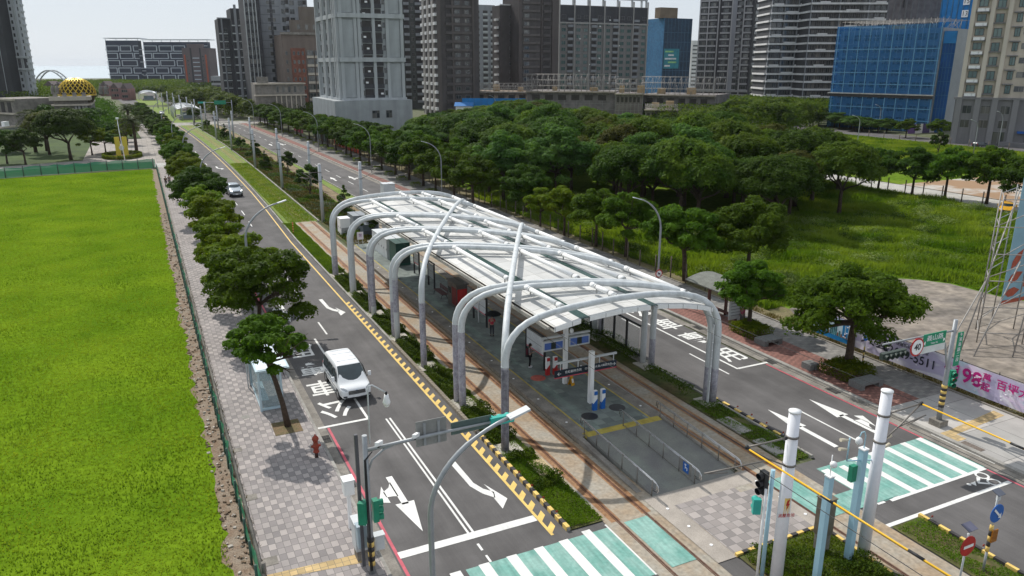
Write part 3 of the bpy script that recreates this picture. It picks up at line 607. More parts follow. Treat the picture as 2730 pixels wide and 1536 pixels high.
T=thing('display_post','pale steel post holding two hanging blue-screen displays under the roof edge','display post',(22.65,39.4,PZ))
MB().box(22.53,22.77,39.28,39.52,PZ,PZ+4.4).build('post',whitem,T)
MB().box(20.95,24.4,39.34,39.46,PZ+3.25,PZ+3.37).build('cross_arm',greyb,T)
display(T,21.0,22.45,39.4,PZ+2.45,PZ+3.1); display(T,22.85,24.35,39.4,PZ+2.5,PZ+3.15)
MB().sph((22.95,39.2,PZ+3.6),.13,12,8,(1,1,1.3)).build('camera',whitem,T); MB().sph((22.4,39.3,PZ+4.1),.12,12,8).build('camera',whitem,T)
T=thing('sign_gantry','pale steel posts carrying the long dark direction sign across the platform end','sign',(22.6,37.5,PZ))
MB().box(22.48,22.74,36.05,36.33,PZ,PZ+3.35).build('post',whitem,T)
MB().box(20.35,24.6,36.5,36.62,PZ+2.72,PZ+2.84).build('cross_arm',greyb,T)
for x in (20.7,21.9,23.4,24.4): MB().box(x-.02,x+.02,36.53,36.58,PZ+2.3,PZ+2.72).build('hanger',greyb,T)
MB().box(20.3,24.6,36.5,36.58,PZ+1.9,PZ+2.32).build('sign_panel',M('navy_sign',(.02,.03,.045),.5),T)
MB().box(20.3,24.6,36.49,36.59,PZ+1.84,PZ+1.9).build('coloured_band',pinkb,T)
FONT=None
def text(s,name,mt,size,loc,rot,parent=None,ext=.003,align='CENTER',sx=1,weight=0):
    cu=bpy.data.curves.new('t','FONT'); cu.body=s; cu.size=size; cu.extrude=ext; cu.align_x=align; cu.align_y='CENTER'; cu.offset=weight; cu.resolution_u=3
    o=bpy.data.objects.new('t',cu); C.objects.link(o); dg=bpy.context.evaluated_depsgraph_get()
    me=bpy.data.meshes.new_from_object(o.evaluated_get(dg)); C.objects.unlink(o); bpy.data.objects.remove(o)
    me.materials.clear(); me.materials.append(mt)
    Mx=Matrix.Rotation(rot[2],4,'Z')@Matrix.Rotation(rot[1],4,'Y')@Matrix.Rotation(rot[0],4,'X')@Matrix.Diagonal((sx,1,1,1))
    me.transform(Mx)
    q=bpy.data.objects.new(name,me); C.objects.link(q); q.location=loc
    if parent is not None:
        q.parent=parent; p=parent; off_=Vector((0,0,0))
        while p is not None: off_+=p.location; p=p.parent
        q.location=Vector(loc)-off_
    return q
S9=(math.pi/2,0,0)
def roadtext(ch,x,y,rz,col=None):
    q=text(ch,'road_text',white,2.75,(x,y,.0),(0,0,rz),None,ext=.0005,weight=.035,sx=.72); q.location.z=.011; tag(q,None,None,None,'structure')
for ch,y in zip('公車專用',(42.9,46.35,49.95,53.5)): roadtext(ch,8.62,y,math.pi)
for ch,y in zip('用專車公',(39.3,43.0,46.6,50.2)): roadtext(ch,36.2,y,0)
for ch,y in zip('用專車公',(57.0,60.6,64.2,67.8)): roadtext(ch,36.2,y,0)
text('\u2190','arrow_symbol',whitem,.34,(20.6,36.495,PZ+2.1),S9,T); text('往紅樹林方向','sign_text',whitem,.19,(21.55,36.495,PZ+2.14),S9,T)
text('往崁頂 淡水漁人碼頭方向','sign_text',whitem,.17,(23.3,36.495,PZ+2.14),S9,T); text('\u2192','arrow_symbol',whitem,.34,(24.4,36.495,PZ+2.1),S9,T)
# short end posts with cards
def reader(x,y,col,lab,rz0=0):
    T=thing('card_reader_post',lab,'card reader',(x,y,PZ),rz0)
    mb=MB(); mb.prism([(-.13,-.09),(.13,-.09),(.13,.09),(-.13,.09)],0,1.25); mb.build('body',whitem,T,local=True)
    mb=MB(); mb.add([(-.135,-.095,0),(.135,-.095,0),(.135,-.095,.75),(-.135,-.095,.45),(-.135,.095,0),(.135,.095,0),(.135,.095,.75),(-.135,.095,.45)],[(0,1,2,3),(5,4,7,6),(1,5,6,2),(4,0,3,7)]); mb.build('coloured_base',col,T,local=True)
    MB().obox((0,-.1,1.12),(.2,.08,.22)).build('reader_head',col,T,local=True)
reader(22.3,41.1,redm,'red and white card reader post nearer the left track, beside the display post'); reader(22.8,41.0,redm,'red and white card reader post nearer the right track, beside the display post')
reader(22.3,35.2,bluem,'blue and white card reader post nearer the left track, at the ramp top'); reader(22.85,35.2,bluem,'blue and white card reader post nearer the right track, at the ramp top')
for i,(x,y,mt,l) in enumerate([(21.5,40.9,M('red_floor_mark',(.40,.09,.07),.8,.2,5),'faded red round floor sticker left of the red card readers'),(23.6,41.3,M('red_floor_mark',(.30,.09,.08),.8,.2,5),'faded red round floor sticker right of the red card readers'),(21.6,34.6,darkm,'dark blue round floor sticker left of the blue card readers'),(23.7,34.9,darkm,'dark blue round floor sticker right of the blue card readers')]):
    MB().cyl((x,y),.5,PZ-.01,PZ+.005,20).build('floor_sticker',mt,label=l,cat='floor sticker')
T=thing('wet_floor_sign','yellow folding caution board standing at the foot of the display post','caution sign',(22.9,39.0,PZ),.3)
ylw=M('yellow_plastic',(.62,.30,.01),.5,.05)
for s in (1,-1):
    mb=MB(); mb.add([(-.16,s*.17,0),(.16,s*.17,0),(.1,s*.02,.62),(-.1,s*.02,.62),(-.16,s*.15,0),(.16,s*.15,0),(.1,0,.62),(-.1,0,.62)],[(0,1,2,3),(5,4,7,6),(0,3,7,4),(1,5,6,2),(3,2,6,7)]); mb.build('board_leaf',ylw,T,local=True)
MB().obox((0,-.115,.32),(.15,.01,.26),M=Matrix.Rotation(-.24,3,'X')).build('picture_panel',whitem,T,local=True)
def bench(x,y,lab):
    T=thing('platform_bench',lab,'bench',(x,y,PZ))
    w=M('dark_red_slats',(.10,.045,.045),.6,.2,4)
    for i in range(5): MB().box(x-.28+i*.12,x-.2+i*.12,y-1.1,y+1.1,PZ+.42,PZ+.46).build('seat_slat',w,T)
    for i in range(3): MB().box(x+.34,x+.37,y-1.1,y+1.1,PZ+.55+i*.13,PZ+.64+i*.13).build('back_slat',w,T)
    for yy in (y-.9,y+.9): MB().tube([(x-.32,yy,PZ),(x-.25,yy,PZ+.3),(x,yy,PZ+.4),(x+.3,yy,PZ+.44),(x+.4,yy,PZ+.95)],.025,8).tube([(x+.3,yy,PZ),(x+.2,yy,PZ+.3),(x,yy,PZ+.4)],.025,8).build('leg',darkm,T)
bench(22.2,60.9,'dark red slatted bench beside the ticket machine')
T=thing('ticket_machine','dark steel ticket machine with red front panels under the roof','ticket machine',(22.5,57.6,PZ))
tm=M('brown_steel',(.13,.12,.11),.4,.1,2,metal=.4)
MB().box(22.05,23.0,57.9,58.7,PZ,PZ+2.0).build('body',tm,T); MB().box(22.05,23.0,56.6,57.85,PZ,PZ+2.1).build('body',tm,T)
MB().box(22.1,22.95,56.58,56.6,PZ+.2,PZ+1.75).build('front_panel',redm,T); MB().box(22.03,22.05,56.7,57.7,PZ+.3,PZ+1.8).build('side_panel',M('dark_red_panel',(.16,.02,.02),.5),T)
MB().box(22.02,22.05,58.0,58.6,PZ+1.1,PZ+1.6).build('screen',darkglass,T); MB().box(21.95,23.1,56.5,58.8,PZ+2.1,PZ+2.2).build('top_cover',tm,T)
T=thing('slim_white_pole','slim white pole standing on the platform behind the twin pipe columns','pole',(22.4,52.9,PZ))
MB().cyl((22.4,52.9),.05,PZ,PZ+3.6,10).build('shaft',whitem,T); MB().sph((22.5,52.8,PZ+3.5),.12,10,6).build('lamp_globe',whitem,T)
# technical cabinets behind the stop
def cabinet(x0,x1,y0,y1,z0,z1,mt,name,lab,cat='cabinet',doors=0,louvre=False):
    T=thing(name,lab,cat,((x0+x1)/2,(y0+y1)/2,z0)); MB().box(x0,x1,y0,y1,z0,z1).build('body',mt,T,bevel=.02)
    MB().box(x0-.04,x1+.04,y0-.04,y1+.04,z1,z1+.06).build('lid',mt,T)
    for i in range(doors):
        d=(y1-y0)/doors; q=MB().box(x0-.02,x0,y0+i*d+.05,y0+(i+1)*d-.05,z0+.12,z1-.12).build('door',mt,T); MB().box(x0-.05,x0-.02,y0+i*d+.12,y0+i*d+.17,(z0+z1)/2-.1,(z0+z1)/2+.1).build('handle',darkm,q)
    if louvre:
        mb=MB()
        for k in range(6): mb.box(x0+.1,x1-.1,y0-.015,y0,z0+.3+k*.12,z0+.36+k*.12)
        mb.build('louvre',darkm,T)
    return T
cabinet(21.8,23.4,75.8,81.4,PZ,PZ+2.1,greyb,'equipment_cabinet','row of grey locker doors on the far open end of the platform','cabinet',doors=6)
cabinet(21.8,23.3,72.6,74.9,PZ,PZ+2.3,M('dark_green_metal',(.02,.07,.055),.5,.1,2),'equipment_cabinet','dark green cabinet standing beside the grey lockers','cabinet',louvre=True)
cabinet(20.4,21.6,90.4,92,.05,2.1,whitem,'equipment_cabinet','white louvred cabinet in the planting behind the platform end','cabinet',doors=2,louvre=True)
cabinet(22.4,24.2,87.5,89,.05,1.7,M('dark_blue_grey_metal',(.08,.10,.12),.5,.1),'equipment_cabinet','dark grey cabinet between the white cabinet and the roofed hut','cabinet',louvre=True)
cabinet(22.4,25.6,92,95,.05,2.0,M('mid_grey_metal',(.25,.27,.29),.5,.1),'equipment_cabinet','long mid grey cabinet behind the dark one','cabinet')
cabinet(25.2,26.4,88,89.2,.05,3.3,greyb,'equipment_cabinet','tall light grey cabinet under the far corner of the canopy','cabinet',doors=1)
cabinet(28.4,30.0,99,100.6,.05,4.6,greyb,'equipment_cabinet','tall open-topped grey box beyond the canopy top beside the right road','cabinet')
T=thing('notice_sign','small white notice on two thin legs at the planting behind the platform','sign',(20.85,83,0))
for x in (20.6,21.1): MB().cyl((x,83),.025,0,1.9,8).build('leg',greyb,T)
p=MB().box(20.5,21.2,82.96,82.99,1.1,1.95).build('plate',M('pinkish_white',(.72,.66,.70),.6,.05),T); text('禁','sign_text',M('violet',(.25,.08,.28),.6),.4,(20.85,82.94,1.55),S9,p)
MB().box(20.4,25.0,84,88.5,.02,.25).build('concrete_plinth',conc,label='pale concrete plinth behind the platform end',cat='plinth')
T=thing('marker_post','short red and yellow marker post in the track grass','marker post',(15.41,94.17,0))
MB().cyl((15.41,94.17),.06,0,1.5,8).build('post',redm,T)
for k in range(4): MB().cyl((15.41,94.17),.065,.3+k*.3,.42+k*.3,8).build('yellow_band',yellow,T)
# ================================================================ overhead line
cabley=M('yellow_cable_sleeve',(.72,.42,.02),.5,.04,2)
polew=M('white_pole_paint',(.80,.80,.84),.5,.04,.8,fine=(5,.03)); poleg=M('grey_pole_paint',(.42,.44,.46),.5,.05,.8)
def ohpole(x,y,side,lab,h=7.6,r0=.23,r1=.20,arm=3.0,mt=None,sticker=False,grp='overhead line poles along the tracks'):
    mt=mt or poleg
    T=thing('overhead_line_pole',lab,'pole',(x,y,0),group=grp)
    m=MB(); m.tube([(0,0,0),(0,0,h)],[r0,r1],20); m.build('shaft',mt,T,local=True)
    m=MB(); m.tube([(0,0,h),(0,0,h+.06),(0,0,h+.1)],[r1+.02,r1+.02,.03],20); m.build('cap',whitem,T,local=True)
    for z in (h-.98,h-2.15):
        m=MB(); m.tube([(0,0,z-.04),(0,0,z+.04)],[r0+.01,r0+.01],18); m.build('clamp',M_post,T,local=True)
    m=MB(); z=h-1.0
    m.tube([(side*r0,0,z),(side*2.2,0,z+.05)],.035,8); m.tube([(side*r0,0,z-1.15),(side*1.15,0,z-.65),(side*2.2,0,z+.05)],.035,8)
    m.tube([(side*.9,0,z-.75),(side*arm,0,z-.55)],.03,8); m.tube([(side*(arm-.2),0,z-.6),(side*(arm-1.1),0,z-.78)],.02,6)
    m.build('cantilever_arm',M_post,T,local=True)
    m=MB(); m.sph((side*2.2,0,z+.05),.09,8,6).sph((side*r0*1.3,0,z),.08,8,6); m.build('insulator',darkm,T,local=True)
    if sticker:
        m=MB(); n=8
        for (z0,z1,mi) in ((3.0,4.1,0),):
            for k in range(n):
                a0=-1.75+k*.13; a1=a0+.13; q=[(math.sin(a)*.232,-math.cos(a)*.232) for a in (a0+.9,a1+.9)]
                m.add([(q[0][0],q[0][1],z0),(q[1][0],q[1][1],z0),(q[1][0],q[1][1],z1),(q[0][0],q[0][1],z1)],[(0,1,2,3)])
        st=m.build('warning_sticker',yellow,T,local=True)
        a=-.33; cx_,cy_=math.sin(a)*.238,-math.cos(a)*.238
        q=text('高壓危險','warning_text',redm,.17,(x+cx_,y+cy_,3.35),(math.pi/2,0,a),st,sx=1)
        mb=MB(); mb.add([(-.02,0,.25),(.08,0,.3),(.03,0,.12),(.09,0,.12),(-.04,0,-.2),(.0,0,.04),(-.07,0,.04)],[(0,1,2,3,4,5,6)]); z_=mb.build('lightning_mark',redm,st,local=True); z_.location=(cx_,cy_,3.75); z_.rotation_euler=(0,0,a)
    return T
ohpole(20.68,18.8,-1,'thick white overhead line pole with yellow warning sticker, left one of the front pair',mt=polew,sticker=True,arm=4.1,r0=.25,r1=.215)
ohpole(25.35,18.6,1,'thick white overhead line pole, right one of the front pair',mt=polew,arm=2.6,r0=.25,r1=.215)
YP=[100,131,161.4,197.9,228.4,259.4,287.6]
for i,y in enumerate(YP):
    xl=[20.3,20.25,20.05,19.9,19.95,19.9,20.5][i]+cs(y)
    ohpole(xl,y,-1,f'grey overhead line pole beside the left track, {ordn(i)} beyond the canopy',arm=2.6)
    xr=[25.6,25.0,24.7,24.6,24.5,24.5,24.5][i]+cs(y)
    ohpole(xr,y,1,f'grey overhead line pole beside the right track, {ordn(i)} beyond the canopy',arm=2.4)
i=0
for y in [312,335,360,385,410]:
    for s,x in ((-1,19.6),(1,24.2)):
        ohpole(x+cs(y),y,s,'small grey overhead line pole beyond the cross street','' or 7.6,arm=2.4,grp='far overhead line poles beyond the cross street')
# wires
wm=M('wire',(.06,.06,.06),.6,.05)
def wire(pts,r,lab,mt=wm,sag=0):
    P=[]
    for a,b in zip(pts[:-1],pts[1:]):
        for k in range(8):
            t=k/8; P.append(tuple(Vector(a).lerp(Vector(b),t)-Vector((0,0,sag*4*t*(1-t)))))
    P.append(pts[-1]); MB().tube(P,r,6).build('overhead_wire',mt,label=lab,cat='wire')
XL=lambda y:18.3+cs(y); XR=lambda y:27.0+cs(y)
wire([(18.3,18.6,5.95)]+[(XL(y),y,5.95) for y in (33,60,100,131,161,198,228)],.012,'thin contact wire over the left track running off under the canopy',sag=.05)
wire([(26.7,18.6,5.95)]+[(XR(y)-.2,y,5.95) for y in (33,60,100,131,161,198,228)],.012,'thin contact wire over the right track running off under the canopy',sag=.05)
wire([(18.45,18.7,6.62),(XL(100),100,6.9),(XL(131),131,6.9)],.012,'thin catenary wire over the left track',sag=.3)
wire([(27.55,18.5,6.62),(XR(100),100,6.9),(XR(131),131,6.9)],.012,'thin catenary wire over the right track',sag=.3)
def sleeve(x,y0,y1,z,lab,dark):
    T=thing('insulated_feeder',lab,'cable',(x,y0,z)); MB().tube([(x,y0,z),(x,(y0+y1)/2,z-.05),(x,y1,z)],.034,8).build('yellow_sleeve',cabley,T)
    for d in dark: MB().tube([(x,d,z-.04),(x,d-.5,z-.04)],.048,8).build('dark_coupling',darkm,T)
sleeve(18.42,18.6,4.5,6.66,'long yellow sleeved cable leaving the left white pole to the lower right',[15.3,12.1]); sleeve(27.5,18.5,6,6.66,'long yellow sleeved cable leaving the right white pole to the right edge',[14.9])
wire([(18.7,18.7,5.95),(18.7,12,5.9),(18.7,5,5.9)],.014,'thin dark contact wire below the left yellow cable'); wire([(26.9,18.5,5.75),(26.9,12,5.7),(26.9,5,5.7)],.014,'thin dark contact wire below the right yellow cable')
# ================================================================ street lamps
def lamp(x,y,side,lab,h=9.2,reach=2.7,grp='curved street lamps',r=.085):
    T=thing('street_lamp',lab,'street lamp',(x,y,0),group=grp)
    P=[(0,0,0),(0,0,3),(0,0,6.4)]
    for k in range(1,13):
        a=k/12*1.25; P.append((side*reach*(1-math.cos(a))/(1-math.cos(1.25)),0,6.4+(h-6.4)*math.sin(a)/math.sin(1.25)))
    MB().tube(P,[r*1.25]+[r*1.15]*2+[r]*8+[r*.75]*4,12).build('pole',lightpole,T,local=True)
    e=P[-1]; d=Vector((side,0,.28)).normalized()
    q=d.to_track_quat('X','Z').to_matrix()
    MB().obox(Vector(e)+d*.38,(.75,.32,.07),M=q).build('lamp_head',greyb,T,local=True)
    MB().obox(Vector(e)-d*.02+Vector((0,0,-.01)),(.3,.09,.1),M=q).build('bracket',lightpole,T,local=True)
    MB().box(-.16,.16,-.16,.16,0,.12).build('base_plate',concd,T,local=True)
    return T
lamp(6.75,20,1,'tall grey curved street lamp nearest the camera, in front of the signal arm')
for i,y in enumerate([63.5,110,150,188,226,262]): lamp(6.6+cs(y),y,1,f'grey curved street lamp among the left pavement trees, {ordn(i)} beyond the van')
for i,(x,y) in enumerate([(39.2,52.3),(39.2,105.8),(39.0,143.5),(38.2,186),(37.6,228),(36.5,266)]): lamp(x+cs(y),y,-1,f'slim grey curved street lamp on the right pavement, {ordn(i)} from the bus shelter',reach=2.2,r=.075)
# no-entry round plate and boxes on the first right lamp
T=thing('round_traffic_sign','round red ringed prohibition sign on the lamp pole behind the canopy edge','traffic sign',(39.05,52.0,2.6))
def disc(T,c,r,mt,name,th=.02,rz=0,dy=0,n=28,parent=None):
    m=MB(); m.tube([(0,-th/2,0),(0,th/2,0)],r,n); o=m.build(name,mt,parent or T,local=True); o.location=c; return o
disc(T,(0,0,0),.36,redm,'plate'); disc(T,(0,-.015,0),.27,whitem,'white_field'); MB().obox((0,-.03,0),(.5,.01,.05),M=Matrix.Rotation(.8,3,'Y')).obox((0,-.034,0),(.22,.01,.12)).build('symbol',M('dark_symbol',(.08,.06,.12),.6),T,local=True)
def outlamp(px,py,d,h,lab):
    p=hp(px,d); z=ztop(px,py,p); lamp(p.x,p.y,-1,lab,h=max(8,min(11,z)),reach=2.0,grp='pale street lamps beyond the field')
for i,(px,py,d) in enumerate([(2312,340,190),(2635,328,175),(1320,255,300),(1540,266,300),(2060,270,260),(2700,298,190),(2365,280,240)]): outlamp(px,py,d,9,['pale curved street lamp in the trees before the blue netted building','pale curved street lamp beside the fenced lot before the beige building','pale curved street lamp before the blue fence of the building site','pale curved street lamp at the foot of the netted site','pale curved street lamp rising over the far trees','pale curved street lamp in front of the beige building steps','pale curved street lamp against the blue netting'][i])
# ================================================================ signal mast, near left
T=thing('signal_mast','grey signal mast with long arm, cameras and green signal heads at the near kerb','traffic signal',(6.35,26.4,.12))
MB().tube([(6.35,26.4,.12),(6.35,26.4,6.3)],[.13,.10],16).build('pole',lightpole,T)
MB().tube([(6.35,26.4,4.6),(6.6,26.4,5.2),(7.1,26.4,5.55),(7.7,26.4,5.68)],.05,10).build('arm_brace',lightpole,T)
MB().tube([(6.35,26.4,5.65),(9,26.4,5.72),(12.0,26.4,5.72)],[.08,.07,.045],12).build('arm',lightpole,T)
m=MB(); cols=0
sp=MB()
for k in range(6): sp.cur=k%2; sp.tube([(6.35,26.4,.5+k*.22),(6.35,26.4,.72+k*.22)],[.138,.136],16)
sp.build('striped_sleeve',[yellow,blackp],T)
mb=MB()
for k in range(3): mb.tube([(6.25+.04*k,26.27,.3),(6.22+.05*k,26.26,2.6),(6.26+.03*k,26.28,5.3),(6.6,26.3,5.6)],.018,6)
mb.build('cables',darkm,T)
for i,(x,rz_) in enumerate(((6.85,.5),(8.35,.6))):
    q=MB().obox((x,26.2,5.95),(.5,.15,.15),M=Matrix.Rotation(.9-1.2*i*0,3,'Z')@Matrix.Rotation(.25,3,'Y')).build('camera',whitem,T,bevel=.01); MB().box(x-.03,x+.03,26.3,26.36,5.7,5.92).build('bracket',darkm,q)
q=MB().tube([(6.55,26.4,5.9),(6.58,26.4,8.1),(6.62,26.4,8.3),(6.75,26.4,8.32),(7.25,26.35,7.95)],.03,8).build('camera_mast',greyb,T)
MB().tube([(7.27,26.35,7.98),(7.28,26.35,7.85)],.05,10).build('collar',darkm,q); MB().tube([(7.28,26.35,7.85),(7.28,26.35,7.72),(7.28,26.35,7.55),(7.28,26.35,7.42)],[.08,.1,.15,.12],14).build('dome_camera',whitem,q); MB().sph((7.28,26.35,7.42),.1,12,8).build('dome',whitem,q)
def sighead(T,c,rz_,mt,n=3,name='signal_head',lit=None,horizontal=False):
    h=MB(); h.obox((0,0,0),(.3,.22,.32*n) if not horizontal else (.36*n,.22,.34)); 
    o=h.build(name,mt,T,local=True); o.location=Vector(c)-T.location; o.rotation_euler=(0,0,rz_)
    for k in range(n):
        p=(0,0,(k-(n-1)/2)*.32) if not horizontal else ((k-(n-1)/2)*.36,0,0)
        m=MB(); m.tube([(p[0],-.11,p[2]),(p[0],-.3,p[2]-.02)],[.13,.14],14,cap=False); m.build('visor',mt,o,local=True)
        m=MB(); m.tube([(p[0],-.112,p[2]),(p[0],-.12,p[2])],.115,14); m.build('lens',darkglass if k!=lit else M('red_lens',(.5,.03,.01),.4),o,local=True)
    return o
sighead(T,(6.05,26.25,3.05),math.pi-.6,greenm); sighead(T,(6.62,26.4,2.95),math.pi/2,greenm)

q=sighead(T,(12.2,26.45,5.72),math.pi,tealm,3,horizontal=True)
p=MB().box(8.45,9.75,26.5,26.54,5.25,6.35).build('sign_back',M('sign_back_grey',(.24,.24,.23),.6,.1,4),T,bevel=.01)
for x in (8.8,9.4): MB().box(x-.05,x+.05,26.44,26.5,5.3,6.25).build('bracket',lightpole,p)
MB().box(9.95,11.75,26.5,26.54,5.45,6.0).build('street_name_back',M('dark_green_back',(.09,.13,.12),.5,.1,4),T,bevel=.01)
MB().box(6.0,6.13,26.55,26.68,.4,6.3).build('pole_backing',M('dark_steel',(.10,.10,.11),.6),T)
def box_on(x0,x1,y0,y1,z0,z1,mt,name,lab,cat='cabinet',base=None):
    T=thing(name,lab,cat,((x0+x1)/2,(y0+y1)/2,.12 if base else z0)); MB().box(x0,x1,y0,y1,z0,z1).build('body',mt,T,bevel=.015)
    MB().box(x0-.03,x1+.03,y0-.03,y1+.03,z1,z1+.04).build('lid',mt,T); MB().box(x0+.06,x1-.06,y0-.012,y0,z0+.08,z1-.08).build('door',mt,T)
    if base: MB().box(x0+.05,x1-.05,y0+.05,y1-.05,.12,z0).build('concrete_base',concd,T)
    return T
box_on(5.95,6.5,27.3,28.0,.6,1.9,greyb,'control_cabinet','pale grey control box on a concrete base behind the signal mast',base=True)
box_on(5.9,6.35,26.62,26.95,1.2,2.2,M('blue_grey_cabinet',(.35,.43,.48),.5,.05),'control_cabinet','blue grey control box clamped to the signal mast'); box_on(6.55,6.95,26.5,26.8,1.0,1.65,greyb,'control_cabinet','small grey control box on the road side of the signal mast')
box_on(6.1,6.55,29.6,30.1,1.9,2.6,whitem,'control_cabinet','bright white box on a slim post beyond the signal mast'); 

MB().box(6.25,6.4,29.8,29.95,.12,1.9).build('white_box_post',whitem,label='slim white post carrying the bright white box',cat='post')
# ================================================================ right signal pole
T=thing('signal_mast','grey signal pole with hanging speed sign and street name plates by the pink banner','traffic signal',(39.3,25.34,.12))
MB().tube([(39.3,25.34,.12),(39.3,25.34,6.5)],[.15,.11],16).build('pole',lightpole,T); MB().obox((39.3,25.34,.3),(.7,.7,.35)).build('footing',concd,T)
MB().tube([(39.3,25.34,5.85),(38,25.34,5.9),(33.6,25.34,5.95)],[.06,.055,.045],10).build('arm',lightpole,T)
MB().tube([(39.28,25.34,3.4),(38.9,25.34,4.6),(38.7,25.34,5.2),(38.2,25.34,5.75),(37.8,25.34,5.88)],.05,10).build('arm_brace',lightpole,T)
sp=MB()
for k in range(8): sp.cur=k%2; sp.tube([(39.3,25.34,1.25+k*.17),(39.3,25.34,1.42+k*.17)],[.155,.155],16)
sp.build('striped_sleeve',[blackp,yellow],T)
gsign=M('street_sign_green',(.01,.25,.13),.4,.04)
p=MB().box(36.65,38.45,25.2,25.24,5.35,6.05).build('street_name_plate',gsign,T); MB().box(36.6,38.5,25.21,25.25,4.95,5.35).build('backing_plate',M('pale_plate',(.62,.64,.62),.5),T)
text('義山路','sign_text',whitem,.36,(37.55,25.19,5.78),S9,p,sx=1.25); text('Yishan Rd.','sign_text',whitem,.14,(37.55,25.19,5.48),S9,p)
for s in (1,-1): MB().add([(37.55+s*.88,25.195,5.55),(37.55+s*.72,25.195,5.42),(37.55+s*.72,25.195,5.68)],[(0,1,2) if s<0 else (0,2,1)]).build('arrow_symbol',whitem,p)
p=MB().box(39.5,39.95,25.18,25.22,3.75,5.75).build('street_name_plate',gsign,T)
for k,ch in enumerate('濱海路二段'): text(ch,'sign_text',whitem,.27,(39.72,25.17,5.32-k*.3),S9,p)
text('↑','sign_text',whitem,.3,(39.72,25.17,5.6),S9,p)
o=disc(T,(36.1-39.3,-.2,5.35),.52,redm,'speed_sign',th=.03); disc(T,(0,-.02,0),.42,whitem,'white_field',parent=o); text('40','sign_text',darkm,.5,(36.1,25.1,5.47),S9,T,weight=.01)
sighead(T,(34.35,25.2,5.35),0,M('dark_olive_head',(.05,.065,.055),.5),5,horizontal=True)
sighead(T,(39.75,25.3,2.95),-.4,greenm,3,lit=1)
# blue round sign on striped post beside planter
T=thing('striped_sign_post','yellow and black striped post with small blue round sign next to the planter','traffic sign',(42.3,33.2,.12))
sp=MB()
for k in range(8): sp.cur=k%2; sp.tube([(42.3,33.2,.12+k*.2),(42.3,33.2,.32+k*.2)],[.05,.05],10)
sp.build('post',[blackp,yellow],T); MB().cyl((42.3,33.2),.03,1.7,2.4,8).build('upper_post',greyb,T); disc(T,(0,-.04,2.35),.3,bluem,'plate'); MB().obox((0,-.06,2.35),(.25,.01,.3)).build('symbol',M('pale_blue_symbol',(.3,.5,.7),.5),T,local=True)
MB().sph((0,0,2.75),.07,8,6).build('lamp',whitem,T,local=True)
# keep-right sign (near right)
T=thing('keep_right_sign','blue round sign with white diagonal arrow on a yellow and black post with solar panel','traffic sign',(28.99,15.77,.05))
MB().cyl((28.99,15.77),.05,0,1.0,10).build('post',lightpole,T); sp=MB()
for k in range(5): sp.cur=k%2; sp.tube([(28.99,15.77,1.0+k*.24),(28.99,15.77,1.24+k*.24)],[.075,.075],10)
sp.build('striped_sleeve',[yellow,blackp],T)
MB().obox((29.08,15.66,1.75),(.34,.05,.55)).build('reflector_board',M('amber_reflector',(.30,.11,.01),.4,.3,14),T)
MB().cyl((28.99,15.77),.04,2.2,3.6,8).build('upper_post',greyb,T)
o=disc(T,(0,-.09,2.75),.4,bluem,'plate',th=.03)
MB().obox((-.04,-.03,.05),(.5,.01,.09),M=Matrix.Rotation(.75,3,'Y')).build('arrow_shaft',whitem,o,local=True); MB().add([(.27,-.035,-.27),(.06,-.035,-.19),(.23,-.035,.0)],[(0,2,1)]).build('arrow_symbol',whitem,o,local=True)
q=MB().obox((0,0,3.66),(.42,.34,.03),M=Matrix.Rotation(.4,3,'X')).build('solar_panel',M('solar_cells',(.10,.11,.14),.25,.1),T,local=True); MB().obox((0.05,0,3.45),(.14,.12,.3)).build('flasher_box',greyb,T,local=True)
# no entry sign
T=thing('no_entry_sign','round red no entry sign with white bar and small solar panel above the hedge','traffic sign',(26.35,15.1,.05))
MB().cyl((26.35,15.1),.04,0,3.0,8).build('post',greyb,T); o=disc(T,(0,-.07,2.45),.42,redm,'plate',th=.03); MB().obox((0,-.03,0),(.55,.01,.12)).build('white_bar',whitem,o,local=True)
MB().obox((0,0,3.25),(.5,.38,.03),M=Matrix.Rotation(.35,3,'X')).build('solar_panel',M('solar_cells',(.12,.12,.17),.25,.1),T,local=True)
# tram signals in the planted island
def sqpole(x,y,h,lab,a=.12):
    T=thing('pale_blue_post',lab,'post',(x,y,.05)); MB().box(x-a,x+a,y-a,y+a,.05,h).build('shaft',paleblue,T); MB().box(x-a-.02,x+a+.02,y-a-.02,y+a+.02,h,h+.05).build('cap',whitem,T); return T
T=sqpole(22.0,18.0,5.0,'pale blue square post with small white globe camera between the white poles'); MB().cyl((22,18),.02,5,5.9,8).sph((22,17.9,5.55),.14,12,8).build('dome_camera',whitem,T)
T=sqpole(24.6,18.7,5.2,'pale blue square post with side arms and horns beside the right white pole',.13)
MB().tube([(24.6,18.7,5.2),(24.6,18.7,5.8),(24.5,18.7,6.0),(24.35,18.7,6.0),(24.25,18.7,5.8)],.025,8).build('camera_arm',paleblue,T); MB().sph((24.25,18.7,5.65),.14,12,8,(1,1,1.25)).build('dome_camera',whitem,T)
mb=MB(); mb.tube([(24.6,18.7,4.7),(23.7,18.7,4.9)],.03,8).tube([(23.7,18.7,4.9),(23.7,18.7,5.9)],.03,8).tube([(24.6,18.7,4.7),(25.6,18.7,4.5)],.03,8).tube([(25.6,18.7,4.5),(25.6,18.7,5.5)],.03,8); mb.build('side_arm',paleblue,T)
hornm=M('cream_horn',(.62,.55,.42),.5)
for x,z in ((23.7,5.85),(23.7,5.45),(25.6,5.4),(25.6,5.0)):
    s=-1 if x<24 else 1; MB().tube([(x+s*.08,18.7,z-.02),(x+s*.5,18.7,z+.08)],[.04,.075],10).build('horn_camera',hornm,T)
